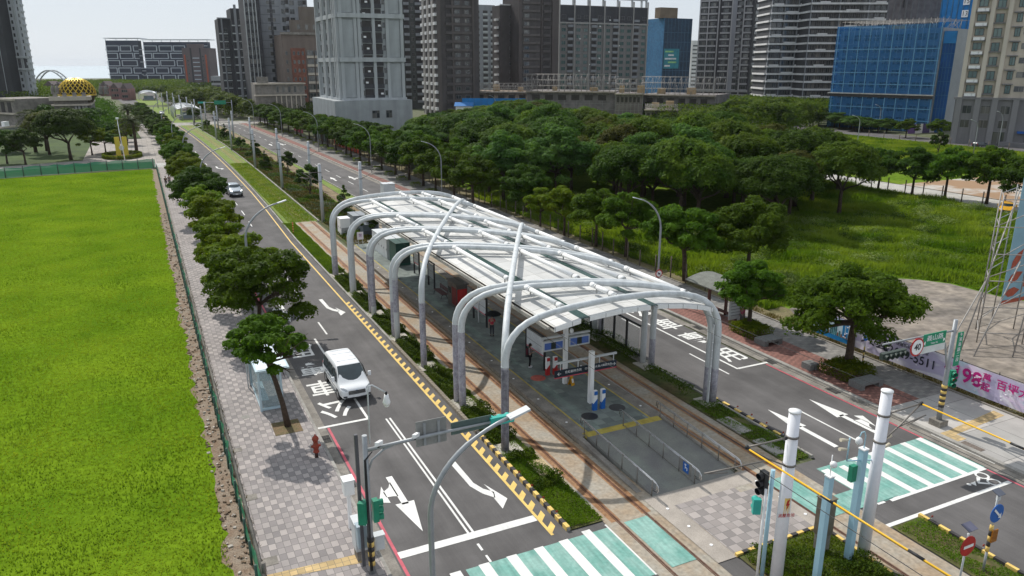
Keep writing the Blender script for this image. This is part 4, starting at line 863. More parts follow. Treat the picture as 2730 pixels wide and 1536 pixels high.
MB().obox((24.2,18.75,4.2),(.28,.2,.7)).build('green_box',greenm,T,local=False)
T=thing('tram_signal','black and green tram signal heads on slim white and pale blue round posts','tram signal',(20.0,19.4,.05))
MB().cyl((20.05,19.2),.055,.05,4.3,12).build('post',whitem,T); MB().cyl((20.42,19.3),.085,.05,5.0,12).build('blue_post',paleblue,T)
sighead(T,(20.15,19.45,4.45),math.pi/2+math.pi,M('black_head',(.02,.02,.022),.5),3); sighead(T,(19.75,19.3,3.6),-.5+math.pi,tealm,2)
o=box_on(23.75,24.35,19.4,19.9,.9,2.6,M('weathered_bronze_box',(.17,.145,.11),.4,.2,1.5,metal=.3),'control_cabinet','weathered bronze control box standing in the island hedge',base=True)
# delineator studs on painted kerb
for i,(x,y) in enumerate([(15.07,30.6),(15.07,29.2),(15.07,28.0),(15.07,26.7),(30.2,33.8),(30.2,31.8),(30.2,30.6),(30.2,29.4),(30.2,28.1),(30.2,19.0),(30.2,16.6),(30.2,14)]):
    T=thing('kerb_reflector',f'small round red reflector on a painted kerb, {ordn(i)} counting from the left island','reflector',(x,y,.2),group='round kerb reflectors')
    MB().cyl((0,0),.02,0,.12,6).build('stem',greyb,T,local=True); disc(T,(0,0,.17),.065,rustred,'disc',n=12)
# ================================================================ hydrant
T=thing('fire_hydrant','rusty red fire hydrant on the grey paving near the kerb','hydrant',(6.3,36.98,.12))
MB().tube([(0,0,0),(0,0,.3)],.09,12).build('lower_pipe',M('dark_pipe',(.06,.03,.025),.7),T,local=True)
MB().tube([(0,0,.3),(0,0,.34),(0,0,.37),(0,0,.5),(0,0,.62),(0,0,.7),(0,0,.78),(0,0,.9),(0,0,1.02),(0,0,1.06),(0,0,1.16),(0,0,1.24),(0,0,1.27),(0,0,1.33)],[.16,.17,.13,.13,.18,.18,.12,.12,.16,.18,.15,.07,.04,.04],16).build('barrel',rustred,T,local=True)
for s in (1,-1): MB().tube([(s*.1,0,.66),(s*.25,0,.66)],.07,12).build('outlet',rustred,T,local=True)
MB().tube([(0,-.1,.66),(0,-.24,.66)],.08,12).build('outlet',rustred,T,local=True)
# ================================================================ glass shelter, left pavement
T=thing('glass_bus_shelter','pale blue framed glass shelter under the nearest pavement tree','shelter',(5.1,46.1,.12))
fr=M('pale_blue_frame',(.50,.62,.68),.4,.04)
x0,x1,y0,y1=4.5,5.75,44.0,48.2
for x,y in ((x0,y0),(x1,y0),(x0,y1),(x1,y1)): MB().box(x-.06,x+.06,y-.09,y+.09,.12,2.62).build('corner_post',fr,T)
MB().box(x0-.03,x0+.03,y0+.09,y1-.09,.35,2.5).build('side_glass',blueglass,T); MB().box(x0+.06,x1-.06,y0-.03,y0+.03,.3,2.5).build('end_glass',blueglass,T); MB().box(x0+.06,x1-.06,y1-.03,y1+.03,.3,2.5).build('end_glass',blueglass,T)
MB().box(x0+.06,x1-.06,y0-.05,y0+.05,.14,.28).box(x0-.04,x0+.04,y0+.09,y1-.09,.2,.32).build('bottom_rail',fr,T)
MB().box(x0-.15,x1+.55,y0-.15,y1+.15,2.62,2.72).build('roof_frame',fr,T); MB().box(x0-.05,x1+.45,y0-.03,y1+.03,2.72,2.75).build('roof_sheet',M('white_blue_sheet',(.72,.79,.84),.3,.04),T)
MB().box(x0+.15,x0+.55,y0+.6,y1-.6,.5,.56).build('seat',fr,T)
T=thing('sign_poles','two slim steel poles standing close together behind the glass shelter','pole',(4.3,48.0,.12))
for x,y in ((4.25,47.9),(4.4,48.2)): MB().cyl((x,y),.04,.12,2.9,8).build('pole',greyb,T)
# ================================================================ brown bus shelter, right
T=thing('wooden_bus_shelter','brown posted bus shelter with curved grey roof on the right pavement','shelter',(41.5,46.2,.12))
roofg=M('grey_shingle_roof',(.16,.165,.145),.9,.15,2,fine=(12,.2))
mb=MB(); n=9
for k in range(n):
    t=k/(n-1); x=39.7+t*2.9; z=2.75+.42*math.sin(t*math.pi*.75)
    mb.v+=[(x,43.4+.6*(1-t)*0,z),(x,49.2,z),(x,43.4,z-.08),(x,49.2,z-.08)]
for k in range(n-1):
    a=4*k; mb.face((a,a+4,a+5,a+1)); mb.face((a+2,a+3,a+7,a+6)); mb.face((a,a+2,a+6,a+4)); mb.face((a+1,a+5,a+7,a+3))
mb.face((0,1,3,2)); mb.face((4*n-4,4*n-2,4*n-1,4*n-3)); mb.build('roof',roofg,T)
for y in (44.3,46.4,48.5):
    MB().box(41.7,41.9,y-.09,y+.09,.12,2.9).build('post',brownm,T); MB().add([(40.2,y-.05,2.72),(41.7,y-.05,2.2),(41.7,y-.05,2.95),(40.2,y-.05,2.85),(40.2,y+.05,2.72),(41.7,y+.05,2.2),(41.7,y+.05,2.95),(40.2,y+.05,2.85)],[(0,1,2,3),(5,4,7,6),(0,4,5,1),(1,5,6,2),(2,6,7,3),(3,7,4,0)]).build('bracket',brownm,T)
MB().box(40.9,41.05,44.2,44.35,.12,2.9).build('post',brownm,T)
MB().box(41.2,41.6,44.6,48.2,.5,.58).build('seat',brownm,T); p=MB().box(40.1,41.6,44.1,44.15,.6,2.1).build('poster_panel',pan,T)
for k in range(5): MB().box(40.3,41.4,44.09,44.1,1.9-k*.25,1.95-k*.25).build('printed_line',M('print_grey',(.25,.25,.28),.8),p)
# ================================================================ stone benches / planters on the right pavement
def granbench(x0,y0,x1,y1,lab):
    T=thing('stone_bench',lab,'bench',((x0+x1)/2,(y0+y1)/2,.12)); 
    MB().box(x0,x0+.35,y0,y1,.12,.55).build('end_block',stone,T); MB().box(x1-.35,x1,y0,y1,.12,.55).build('end_block',stone,T); MB().box(x0+.35,x1-.35,y0,y1,.40,.56).build('seat',stone,T)
granbench(39.3,39.2,41.0,40.3,'grey stone bench beside the hedge at the bus shelter tree'); granbench(39.2,30.6,41.2,31.6,'grey stone bench at the near end of the planter hedge'); granbench(38.8,34.4,39.6,35.2,'grey stone block at the far end of the planter hedge')
# ================================================================ banner fence
T=thing('printed_banner_fence','long pale pink and violet printed banner stretched on a low fence','banner',(45,32,0))
bm=bpy.data.materials.new('banner_print'); bm.use_nodes=True; N,L,p=nodes(bm); p.inputs['Roughness'].default_value=.55
tc=N.new('ShaderNodeTexCoord'); mp=N.new('ShaderNodeMapping'); mp.inputs['Rotation'].default_value=(.5,0,0); mp.inputs['Scale'].default_value=(1,.13,.35); L.new(tc.outputs['Object'],mp.inputs[0])
n=N.new('ShaderNodeTexNoise'); n.inputs['Scale'].default_value=1.5; n.inputs['Detail'].default_value=2; n.inputs['Distortion'].default_value=1.2; L.new(mp.outputs[0],n.inputs['Vector'])
r=N.new('ShaderNodeValToRGB'); e=r.color_ramp.elements; e[0].position=.3; e[0].color=(.66,.58,.80,1); e[1].position=.72; e[1].color=(.66,.50,.66,1)
for pos,c in ((.42,(.56,.50,.68)),(.5,(.86,.82,.90)),(.56,(.78,.62,.82)),(.62,(.62,.76,.86))): q=e.new(pos); q.color=(*c,1)
L.new(n.outputs['Fac'],r.inputs[0]); L.new(r.outputs[0],p.inputs['Base Color'])
def bz(y): return 1.75
mb=MB(); Yb=[40.2-1.2*i for i in range(29)]
rb=random.Random(5)
P0=[];
for y in Yb:
    dx=rb.uniform(-.04,.04); P0.append((44.95+dx,y))
b=len(mb.v); mb.v+=[(x,y,.28) for x,y in P0]+[(x+rb.uniform(-.03,.03),y,2.02) for x,y in P0]
nb=len(P0)
for i in range(nb-1): mb.face((i,i+1,nb+i+1,nb+i))
ban=mb.build('banner_sheet',bm,T)
mb=MB(); cm=[M('print_blue',(.02,.22,.50),.5,.2,3),M('print_sky',(.55,.68,.76),.5,.2,2),M('print_brown',(.20,.10,.06),.6,.5,5),M('print_teal',(.06,.22,.24),.6,.5,4)]
def quad(y0,y1,z0,z1,mi,dx=0): mb.cur=mi; mb.add([(44.90-dx,y0,z0),(44.90-dx,y1,z0),(44.90-dx,y1,z1),(44.90-dx,y0,z1)],[(0,1,2,3)])
quad(40.2,36.1,.3,2.0,1); quad(40.2,36.1,.28,.62,0,.004)
rr=random.Random(8)
for k in range(22):
    y=39.9-k*.165; quad(y,y-.13,.62,.62+rr.uniform(.25,1.0)*(1-abs(k-11)/16),2+rr.randrange(2),.006+.001*(k%3))
for k in range(4): quad(37.3-k*.3,37.1-k*.3,.7,1.9-k*.2,0,.008)
mb.build('printed_picture',cm,ban)
inkm=M('print_black',(.03,.03,.05),.6); pinkt=M('print_magenta',(.55,.02,.22),.6)
SB=(math.pi/2,0,-math.pi/2)
for s,sz,y,z,mt,wt in [('天藝',1.2,34.45,1.35,inkm,.01),('捷運到站 到站到家',.3,31.6,1.72,inkm,0),('02629-5511',.84,31.75,1.1,inkm,.008),('月',.5,28.95,1.45,pinkt,.01),('198',1.3,27.65,1.2,pinkt,.03),('萬',.56,26.4,1.55,pinkt,.012),('起',.56,26.4,.95,pinkt,.012),('百坪大公園',.68,24.1,1.4,pinkt,.01)]:
    text(s,'printed_text',mt,sz,(44.885,y,z),SB,ban,weight=wt)
sm=M('white_petals',(.82,.80,.86),.5)
mb=MB()
for k in range(70):
    y=rr.uniform(16,37.5); z=rr.uniform(.4,1.9); s=.10
    mb.add([(44.87,y-s,z+.05),(44.80,y,z-.03),(44.87,y+s,z+.05),(44.78,y,z+.06)],[(0,1,2),(0,3,1),(1,3,2),(0,2,3)])
mb.build('paper_petals',sm,ban)
mb=MB()
for y in [40.2-2.4*i for i in range(15)]: MB().cyl((45.05,y),.03,0,2.15,8).build('fence_post',darkm,T)
MB().tube([(45.05,40.2,2.02),(45.05,6,2.02)],.025,8).tube([(45.05,40.2,.28),(45.05,6,.28)],.025,8).build('fence_rail',darkm,T)
# ================================================================ scaffold tower with advertising sheet, right edge
T=thing('scaffold_tower','tall open bamboo-grey scaffold with a pale blue leaf-printed sheet at the right edge','scaffold',(56,33,0))
sg=M('scaffold_tube',(.33,.31,.29),.6,.2,3,metal=.3); base=[(57.2,35.2),(54.5,33.3),(60,34.0),(57.2,31.6),(61.2,36.5)]
H=11
for i,(x,y) in enumerate(base): MB().tube([(x,y,0),(x+.3,y+.1,H)],.05,6).build('upright',sg,T)
z=.8
while z<H:
    for a,b in ((0,1),(1,3),(0,4)): MB().tube([(base[a][0]+.3*z/H,base[a][1],z),(base[b][0]+.3*z/H,base[b][1],z)],.035,6).build('ledger',sg,T)
    z+=2.0
for k in range(5):
    z=.2+k*2.0
    for a,b in ((0,1),(1,3)) if k%2 else ((0,3),): MB().tube([(base[a][0],base[a][1],z),(base[b][0]+.2,base[b][1],z+2.3)],.035,6).build('brace',sg,T)
for dx in (0,3.2): MB().tube([(52.0+dx*.6,32.8-dx*.8,0),(58.5+dx*.3,34.6-dx*.7,11)],.05,6).build('raking_strut',sg,T)
MB().tube([(51.5,31.5,0),(57.5,33,6)],.05,6).tube([(50.5,33,0),(57,35,4)],.05,6).build('raking_strut',sg,T)
shm=M('pale_blue_sheet',(.25,.42,.50),.6,.08,.6); lfm=M('leaf_print',(.40,.09,.05),.6,.15,3)
p=MB().box(58.3,66,34.3,34.35,2.2,14).build('printed_sheet',shm,T)
def leaf(cx_,cz,l,wd,a):
    P=[(cx_+math.cos(a)*l*u-math.sin(a)*wd*v,cz+math.sin(a)*l*u+math.cos(a)*wd*v) for u,v in((0,0),(.25,.8),(.6,.9),(1,0),(.6,-.9),(.25,-.8))]
    return MB().add([(x,34.28,z) for x,z in P],[(0,5,4,3,2,1)])
for c in [(58.5,3.0,1.8,.4,.1),(58.6,4.0,1.8,.42,.35),(58.7,5.0,1.9,.4,.9),(60.5,3.4,2,.5,.5)]: leaf(*c).build('leaf_print',lfm,p)
MB().box(58.3,66,34.27,34.295,2.2,2.5).build('dark_hem',lfm,p)
# ================================================================ green mesh fence of the lawn
net=bpy.data.materials.new('green_net'); net.use_nodes=True; N,L,p=nodes(net); p.inputs['Base Color'].default_value=(.01,.27,.14,1); p.inputs['Roughness'].default_value=.6
tr=N.new('ShaderNodeBsdfTransparent'); mx=N.new('ShaderNodeMixShader'); nn=N.new('ShaderNodeTexNoise'); nn.inputs['Scale'].default_value=2.5; mr=N.new('ShaderNodeMapRange'); mr.inputs[3].default_value=.55; mr.inputs[4].default_value=1.0; L.new(nn.outputs['Fac'],mr.inputs[0]); L.new(mr.outputs[0],mx.inputs[0]); L.new(tr.outputs[0],mx.inputs[1]); L.new(p.outputs[0],mx.inputs[2]); L.new(mx.outputs[0],N['Material Output'].inputs[0])
postg=M('dark_green_post',(.05,.10,.08),.7,.2,4)
T=thing('green_mesh_fence','sagging green net fence with short posts between the lawn and the left pavement','fence',(2.1,90,0))
m=MB(); rr=random.Random(2); y=6; pts=[]
while y<168: pts.append((2.1+.04*math.sin(y)+rr.uniform(-.05,.05),y,1.0+rr.uniform(-.28,.12))); y+=.55
n=len(pts); m.v+=[(p[0],p[1],.02) for p in pts]+[(p[0]-.05,p[1],p[2]*.5) for p in pts]+[(p[0]+rr.uniform(-.06,.06),p[1],p[2]) for p in pts]
for i in range(n-1): m.face((i,i+1,n+i+1,n+i)); m.face((n+i,n+i+1,2*n+i+1,2*n+i))
m.build('net',net,T)
y=6.5; k=0
while y<168 and k<99: MB().cyl((2.0,y),.055,-.05,1.15,8).build('post',postg,T); y+=1.75; k+=1
MB().tube([(2.3,8,.2),(2.3,168,.2)],.09,6).build('low_kerb',concd,T)
MB().cyl((2.35,28.1),.09,.12,.75,12).build('concrete_bollard',concd,label='short round concrete bollard by the fence at the near end of the pavement',cat='bollard')
T=thing('green_mesh_fence','pale green net fence crossing behind the lawn in front of the park','fence',(-30,165,0))
fp=[(1.9,169.8),(-6.5,170.2),(-12,168.6),(-17.3,168),(-24,166),(-60,157),(-100,147)]
m=MB(); Q=[]
for a,b in zip(fp[:-1],fp[1:]):
    for k in range(6): Q.append((a[0]+(b[0]-a[0])*k/6,a[1]+(b[1]-a[1])*k/6))
n=len(Q); m.v+=[(x,y,0) for x,y in Q]+[(x,y,1.75+.12*math.sin(i*1.7)) for i,(x,y) in enumerate(Q)]
for i in range(n-1): m.face((i,i+1,n+i+1,n+i))
m.build('net',net,T)
x=1.5
while x>-60:
    y=float(np.interp(-x,[-q[0] for q in fp],[q[1] for q in fp])); MB().cyl((x,y-.1),.07,0,2.0,8).build('post',postg,T); x-=2.75
# wooden posts along the right pavement fence
T=thing('post_and_net_fence','row of weathered wooden posts with loose wire between the right pavement and the scrub','fence',(45,100,0))
wp=M('weathered_wood',(.16,.13,.10),.95,.25,5)
y=48
while y<215:
    MB().cyl((45.0+rr.uniform(-.2,.2)+cs(y),y),.07,-.1,1.9+rr.uniform(-.2,.3),7).build('post',wp,T); y+=2.5
MB().tube([(45,48,1.2),(45,120,1.2),(44.5,215,1.2)],.012,5).tube([(45,48,.6),(45,120,.6),(44.5,215,.6)],.012,5).build('wire_strand',darkm,T)
T=thing('post_and_net_fence','row of thin dark posts along the pale road behind the wild field','fence',(109,80,0))
y=60
while y<112: MB().cyl((109.3,y),.09,-.1,2.3,7).build('post',wp,T); y+=3.2
T=thing('post_and_net_fence','row of thin posts along the far road before the beige building','fence',(187,110,0))
y=95
while y<160: MB().cyl((187,y),.1,0,2,6).build('post',wp,T); y+=5
# ================================================================ vehicles
headg=M('headlight_glass',(.55,.57,.6),.1,.1,5,spec=.8)
def vehicle(name,lab,cat,loc,rz,L,W,H,hood,cowl_x,ws_x,rear_x,paint,lower=None,group=None,tail=.12,wb=(.95,.9),side=True,plate='',hoodz=None,rearz=None,lights=False):
    T=thing(name,lab,cat,loc,rz,group); w=W/2; zb=.28
    # stations from the nose: (distance, top z, half width, top half width)
    S=[(0,hood-.28,w*.80,w*.74),(.06,hood-.16,w*.9,w*.83),(.22,hood-.05,w*.96,w*.86),(.55,hood+.02,w*.99,w*.88),(cowl_x,hood+.12,w,w*.86),
       ((cowl_x+ws_x)/2,(hood+.12+H-.09)/2+.04,w,w*.83),(ws_x,H-.07,w,w*.78),(ws_x+.35,H-.01,w,w*.77),((ws_x+rear_x)/2,H,w,w*.78),(rear_x,H-.03,w,w*.77),(L-tail,(rearz or H-.16),w*.985,w*.78),(L,(rearz or H-.2)-.25,w*.95,w*.78)]
    mb=MB(); mb.smooth=True; n=None
    for (d,zt,hw,tw) in S:
        low=min(zt-.12,hood-.02)
        ring=[(0,zb),(hw*.86,zb),(hw*.97,zb+.1),(hw,.62),(hw,low-.1),(hw*.985,low),((hw*.985+tw)/2+.01,(low+zt)/2),(tw,zt-.045),(tw*.9,zt),(0,zt+.01)]
        full=[(y,z) for y,z in ring]+[(-y,z) for y,z in reversed(ring[1:-1])]
        n=len(full); mb.v+=[(y,d,z) for y,z in full]
    for i in range(len(S)-1):
        for k in range(n):
            mb.cur=1 if (lower and k in(0,1,2,n-1,n-2,n-3)) else 0
            a=i*n+k;b=i*n+(k+1)%n; mb.face((a,a+n,b+n,b))
    mb.cur=0; mb.face(list(range(n))); mb.face([ (len(S)-1)*n+k for k in reversed(range(n))])
    body=mb.build('body',[paint,lower or paint],T,local=True)
    sub=body.modifiers.new('s','SUBSURF'); sub.levels=1; sub.render_levels=2
    # windscreen
    x0,x1=cowl_x+.03,ws_x-.02; z0,z1=hood+.155,H-.075; m=MB(); m.smooth=True
    for v in range(5):
        t=v/4; yy=x0+(x1-x0)*t; zz=z0+(z1-z0)*t+.05*math.sin(t*math.pi); hw=(w*.86+(w*.74-w*.86)*t)
        for u in range(7):
            a=u/6*2-1; m.v.append((a*hw,yy+.10*a*a*(1-t*.4)-.02,zz-.015*a*a))
    for v in range(4):
        for u in range(6): q=v*7+u; m.face((q,q+1,q+8,q+7))
    m.build('windscreen',M_wind,T,local=True)
    # side windows and rear window
    for s in (1,-1):
        m=MB(); zl=hood+.10; zu=H-.2
        def sx(z): t=(z-zl)/(H-zl); return s*(w*(1-.0*t)*(1-.17*max(0,min(1,(z-hood)/(H-hood))))+.022)
        segs=[(cowl_x+.28,ws_x+.38,True)]+([(ws_x+.50,(ws_x+rear_x)/2+.1,False),((ws_x+rear_x)/2+.2,rear_x-.05,False)])
        for a,b,front in segs:
            A=[(a,zl),(b,zl),(b,zu),(a+(.52 if front else .03),zu)]
            vs=[(sx(z),y,z) for y,z in A]; m.add(vs,[(0,1,2,3) if s>0 else (3,2,1,0)])
        m.build('side_window',M_wind,T,local=True)
    m=MB(); m.add([(-w*.7,L+.015,hood+.15),(w*.7,L+.015,hood+.15),(w*.66,L-tail+.03,H-.22),(-w*.66,L-tail+.03,H-.22)],[(0,1,2,3)]); m.build('rear_window',M_wind,T,local=True)
    # wheels
    for yy in (wb[0],L-wb[1]):
        for s in (1,-1):
            q=MB(); xx=s*(w-.11); q.tube([(xx-.11,yy,.34),(xx-.09,yy,.34),(xx+.09,yy,.34),(xx+.11,yy,.34)],[.30,.34,.34,.30],24); t_=q.build('wheel',tyre,T,local=True)
            q=MB(); q.tube([(xx+s*.10,yy,.34),(xx+s*.118,yy,.34)],[.21,.2],18); q.build('rim',M_rim,t_,local=True)
            q=MB(); q.tube([(s*(w-.04),yy,.36),(s*(w+.006),yy,.36)],.385,22); q.build('wheel_arch',blackp,T,local=True)
    # front: grille, headlights, bumper intake, plate, mirrors
    m=MB(); m.smooth=False; m.prism([(-w*.52,-.03),(w*.52,-.03),(w*.52,.1),(-w*.52,.1)],hood-.42,hood-.20); g=m.build('grille',darkm,T,local=True)
    for k in range(3): MB().box(-w*.5,w*.5,-.04,-.03,hood-.38+k*.06,hood-.365+k*.06).build('grille_bar',M_rim,g,local=True)
    for s in (1,-1):
        m=MB(); m.add([(s*w*.58,-.02,hood-.20),(s*w*.9,.16,hood-.22),(s*w*.93,.38,hood-.02),(s*w*.80,.2,hood+.0),(s*w*.60,.04,hood-.08),(s*w*.6,.2,hood-.2),(s*w*.8,.4,hood-.2)],[(0,1,2,3,4) if s>0 else (4,3,2,1,0)]); m.build('headlight',M_lit if lights else headg,T,local=True)
        m=MB(); m.box(*sorted((s*w*.62,s*w*.85)),.0,.06,.42,.52); m.build('fog_light',darkm,T,local=True)
        m=MB(); m.obox((s*(w+.17),cowl_x+.42,hood+.28),(.2,.12,.3)); m.build('mirror',paint,T,local=True,bevel=.03)
        m=MB(); m.tube([(s*w*.96,cowl_x+.4,hood+.12),(s*(w+.1),cowl_x+.42,hood+.2)],.03,8); m.build('mirror_arm',darkm,T,local=True)
        m=MB(); m.box(*sorted((s*w*.80,s*w*.93)),L-.02,L+.02,.75,1.15); m.build('tail_light',redm,T,local=True)
    MB().box(-w*.75,w*.75,-.01,.08,.30,.40).build('lower_intake',darkm,T,local=True)
    p=MB().box(-.19,.19,-.065,-.05,.42,.58).build('number_plate',whitem,T,local=True)
    return T,body
M_wind=M('vehicle_glass',(.025,.04,.045),.06,.2,2,spec=.9); M_rim=M('alloy_rim',(.45,.46,.47),.3,.1,5,metal=.8)
M_lit=bpy.data.materials.new('lit_lamp'); M_lit.use_nodes=True; _p=M_lit.node_tree.nodes['Principled BSDF']; _p.inputs['Base Color'].default_value=(.9,.9,.9,1); _p.inputs['Emission Color'].default_value=(1,1,.95,1); _p.inputs['Emission Strength'].default_value=2.0
vanw=M('white_van_paint',(.80,.81,.82),.28,.02,1,spec=.6)
T,b=vehicle('minivan','white passenger minivan parked in the bus bay on the left road','van',(10.06,43.0,0),R(1.0),4.97,1.98,1.98,1.02,.78,1.72,4.6,vanw)
for k,y in enumerate((2.3,2.95,3.6,4.25)): MB().box(-.62,.62,y,y+.05,1.972,1.99).build('roof_rib',vanw,T,local=True)
for s in (1,-1): MB().box(*sorted((s*.985,s*1.0)),.95,4.4,.66,.70).build('side_moulding',M('grey_trim',(.18,.19,.19),.5),T,local=True)
MB().sph((0,.02,.80),.09,12,8,(1,.25,.5)).build('oval_badge',M('badge_blue',(.03,.06,.16),.3,.1),T,local=True)
mb=MB()
for k in range(6): mb.obox((-1.0,2.2+k*.35,.95-.05*(k%2)),(.012,.24,.09))
mb.build('side_lettering',M('grey_lettering',(.22,.25,.28),.5),T,local=True)
suvs=M('silver_paint',(.42,.46,.50),.25,.03,1,metal=.5); blk=M('gloss_black_paint',(.02,.022,.026),.2,.1,1,spec=.7)
vehicle('sport_utility_car','silver bonneted dark four-wheel-drive car driving towards the camera on the left road','car',(12.45,125.7,0),R(3),4.95,2.0,1.84,1.12,1.25,1.95,4.3,suvs,blk,lights=True)
vehicle('hatchback','dark hatchback parked before the grey steps of the beige building','car',(191,123,0.03),R(85),4.3,1.8,1.5,.92,1.1,1.8,3.9,M('dark_car',(.06,.07,.08),.25,.05),tail=.3)
vehicle('taxi','yellow and white car half hidden under the right edge trees','car',(106,64,.03),R(-60),4.5,1.8,1.5,.92,1.1,1.8,3.9,M('yellow_car',(.62,.33,.03),.25,.05),tail=.3)
for i,(x,y,l,c) in enumerate([(19.5-3.2,352,'small pale car on the far road by the distant tram stop',(.5,.5,.5)),(30.5,306,'small dark car waiting at the far crossing',(.05,.05,.06)),(8.2,330,'small white car beyond the far crossing',(.7,.7,.7)),(-3.2,231,'dark red car parked by the palm tree in the plaza',(.20,.015,.02)),(-3.6,237,'second dark red car parked behind the palm tree',(.16,.01,.015))]):
    vehicle('car',l,'car',(x+(cs(y) if i<3 else 0),y,.07 if i>2 else 0),R(3 if i<3 else 90),4.4,1.8,1.5,.92,1.1,1.8,3.9,M('car_paint',c,.3,.05),tail=.3)
# far tram stops (smaller canopies in the distance)
for i,(y,sc_,lab) in enumerate([(318,1,'distant white arched tram stop canopy, the nearer one beyond the cross street'),(500,1,'distant white arched tram stop canopy, the farther one near the maze-fronted building')]):
    T=thing('far_tram_stop',lab,'tram stop',(22+cs(y),y,0))
    for k in range(5):
        yy=y+k*7; MB().tube([(x-.6+cs(y),yy,z) for x,z in [(18.0,0),(18.0,2.6),(18.4,3.7),(19.4,4.4),(21,4.8),(22.6,4.95),(24.2,4.8),(25.8,4.4),(26.8,3.7),(27.2,2.6),(27.2,0)]],.13,8).build('arch_pipe',whitepipe,T)
    m=MB(); X=[18.6,19.9,21.2,22.6,24,25.3,26.6]; Z=[4.0,4.4,4.65,4.75,4.65,4.4,4.0]; n=7; cc=cs(y)
    m.add([(x+cc,yy,z+d) for d in(0,-.15) for yy in(y-1,y+30) for x,z in zip(X,Z)],[(k,k+1,n+k+1,n+k) for k in range(n-1)]+[(3*n+k,3*n+k+1,2*n+k+1,2*n+k) for k in range(n-1)]+[(2*n+k,2*n+k+1,k+1,k) for k in range(n-1)]+[(0,n,3*n,2*n),(n-1,3*n-1,4*n-1,2*n-1)]); m.build('roof',whitem,T)
    MB().box(19+cc,26+cc,y,y+30,0,.35).build('platform',conc,T); MB().box(20+cc,25+cc,y+3,y+8,.35,2.4).build('kiosk',M('blue_grey_kiosk',(.25,.30,.36),.5),T)
# far gantry sign
T=thing('road_sign_gantry','distant pole with green direction signs over the right road','sign',(36+cs(304),304,0))
MB().cyl((36+cs(304),304),.15,0,7.5,10).tube([(36+cs(304),304,6.6),(22,304,6.8)],.08,8).build('mast',lightpole,T)
MB().box(25.5,29.5,303.8,303.9,6.0,7.4).build('sign_panel',greenm,T); MB().box(20,22.5,303.8,303.9,6.5,7.1).build('sign_panel',tealm,T)
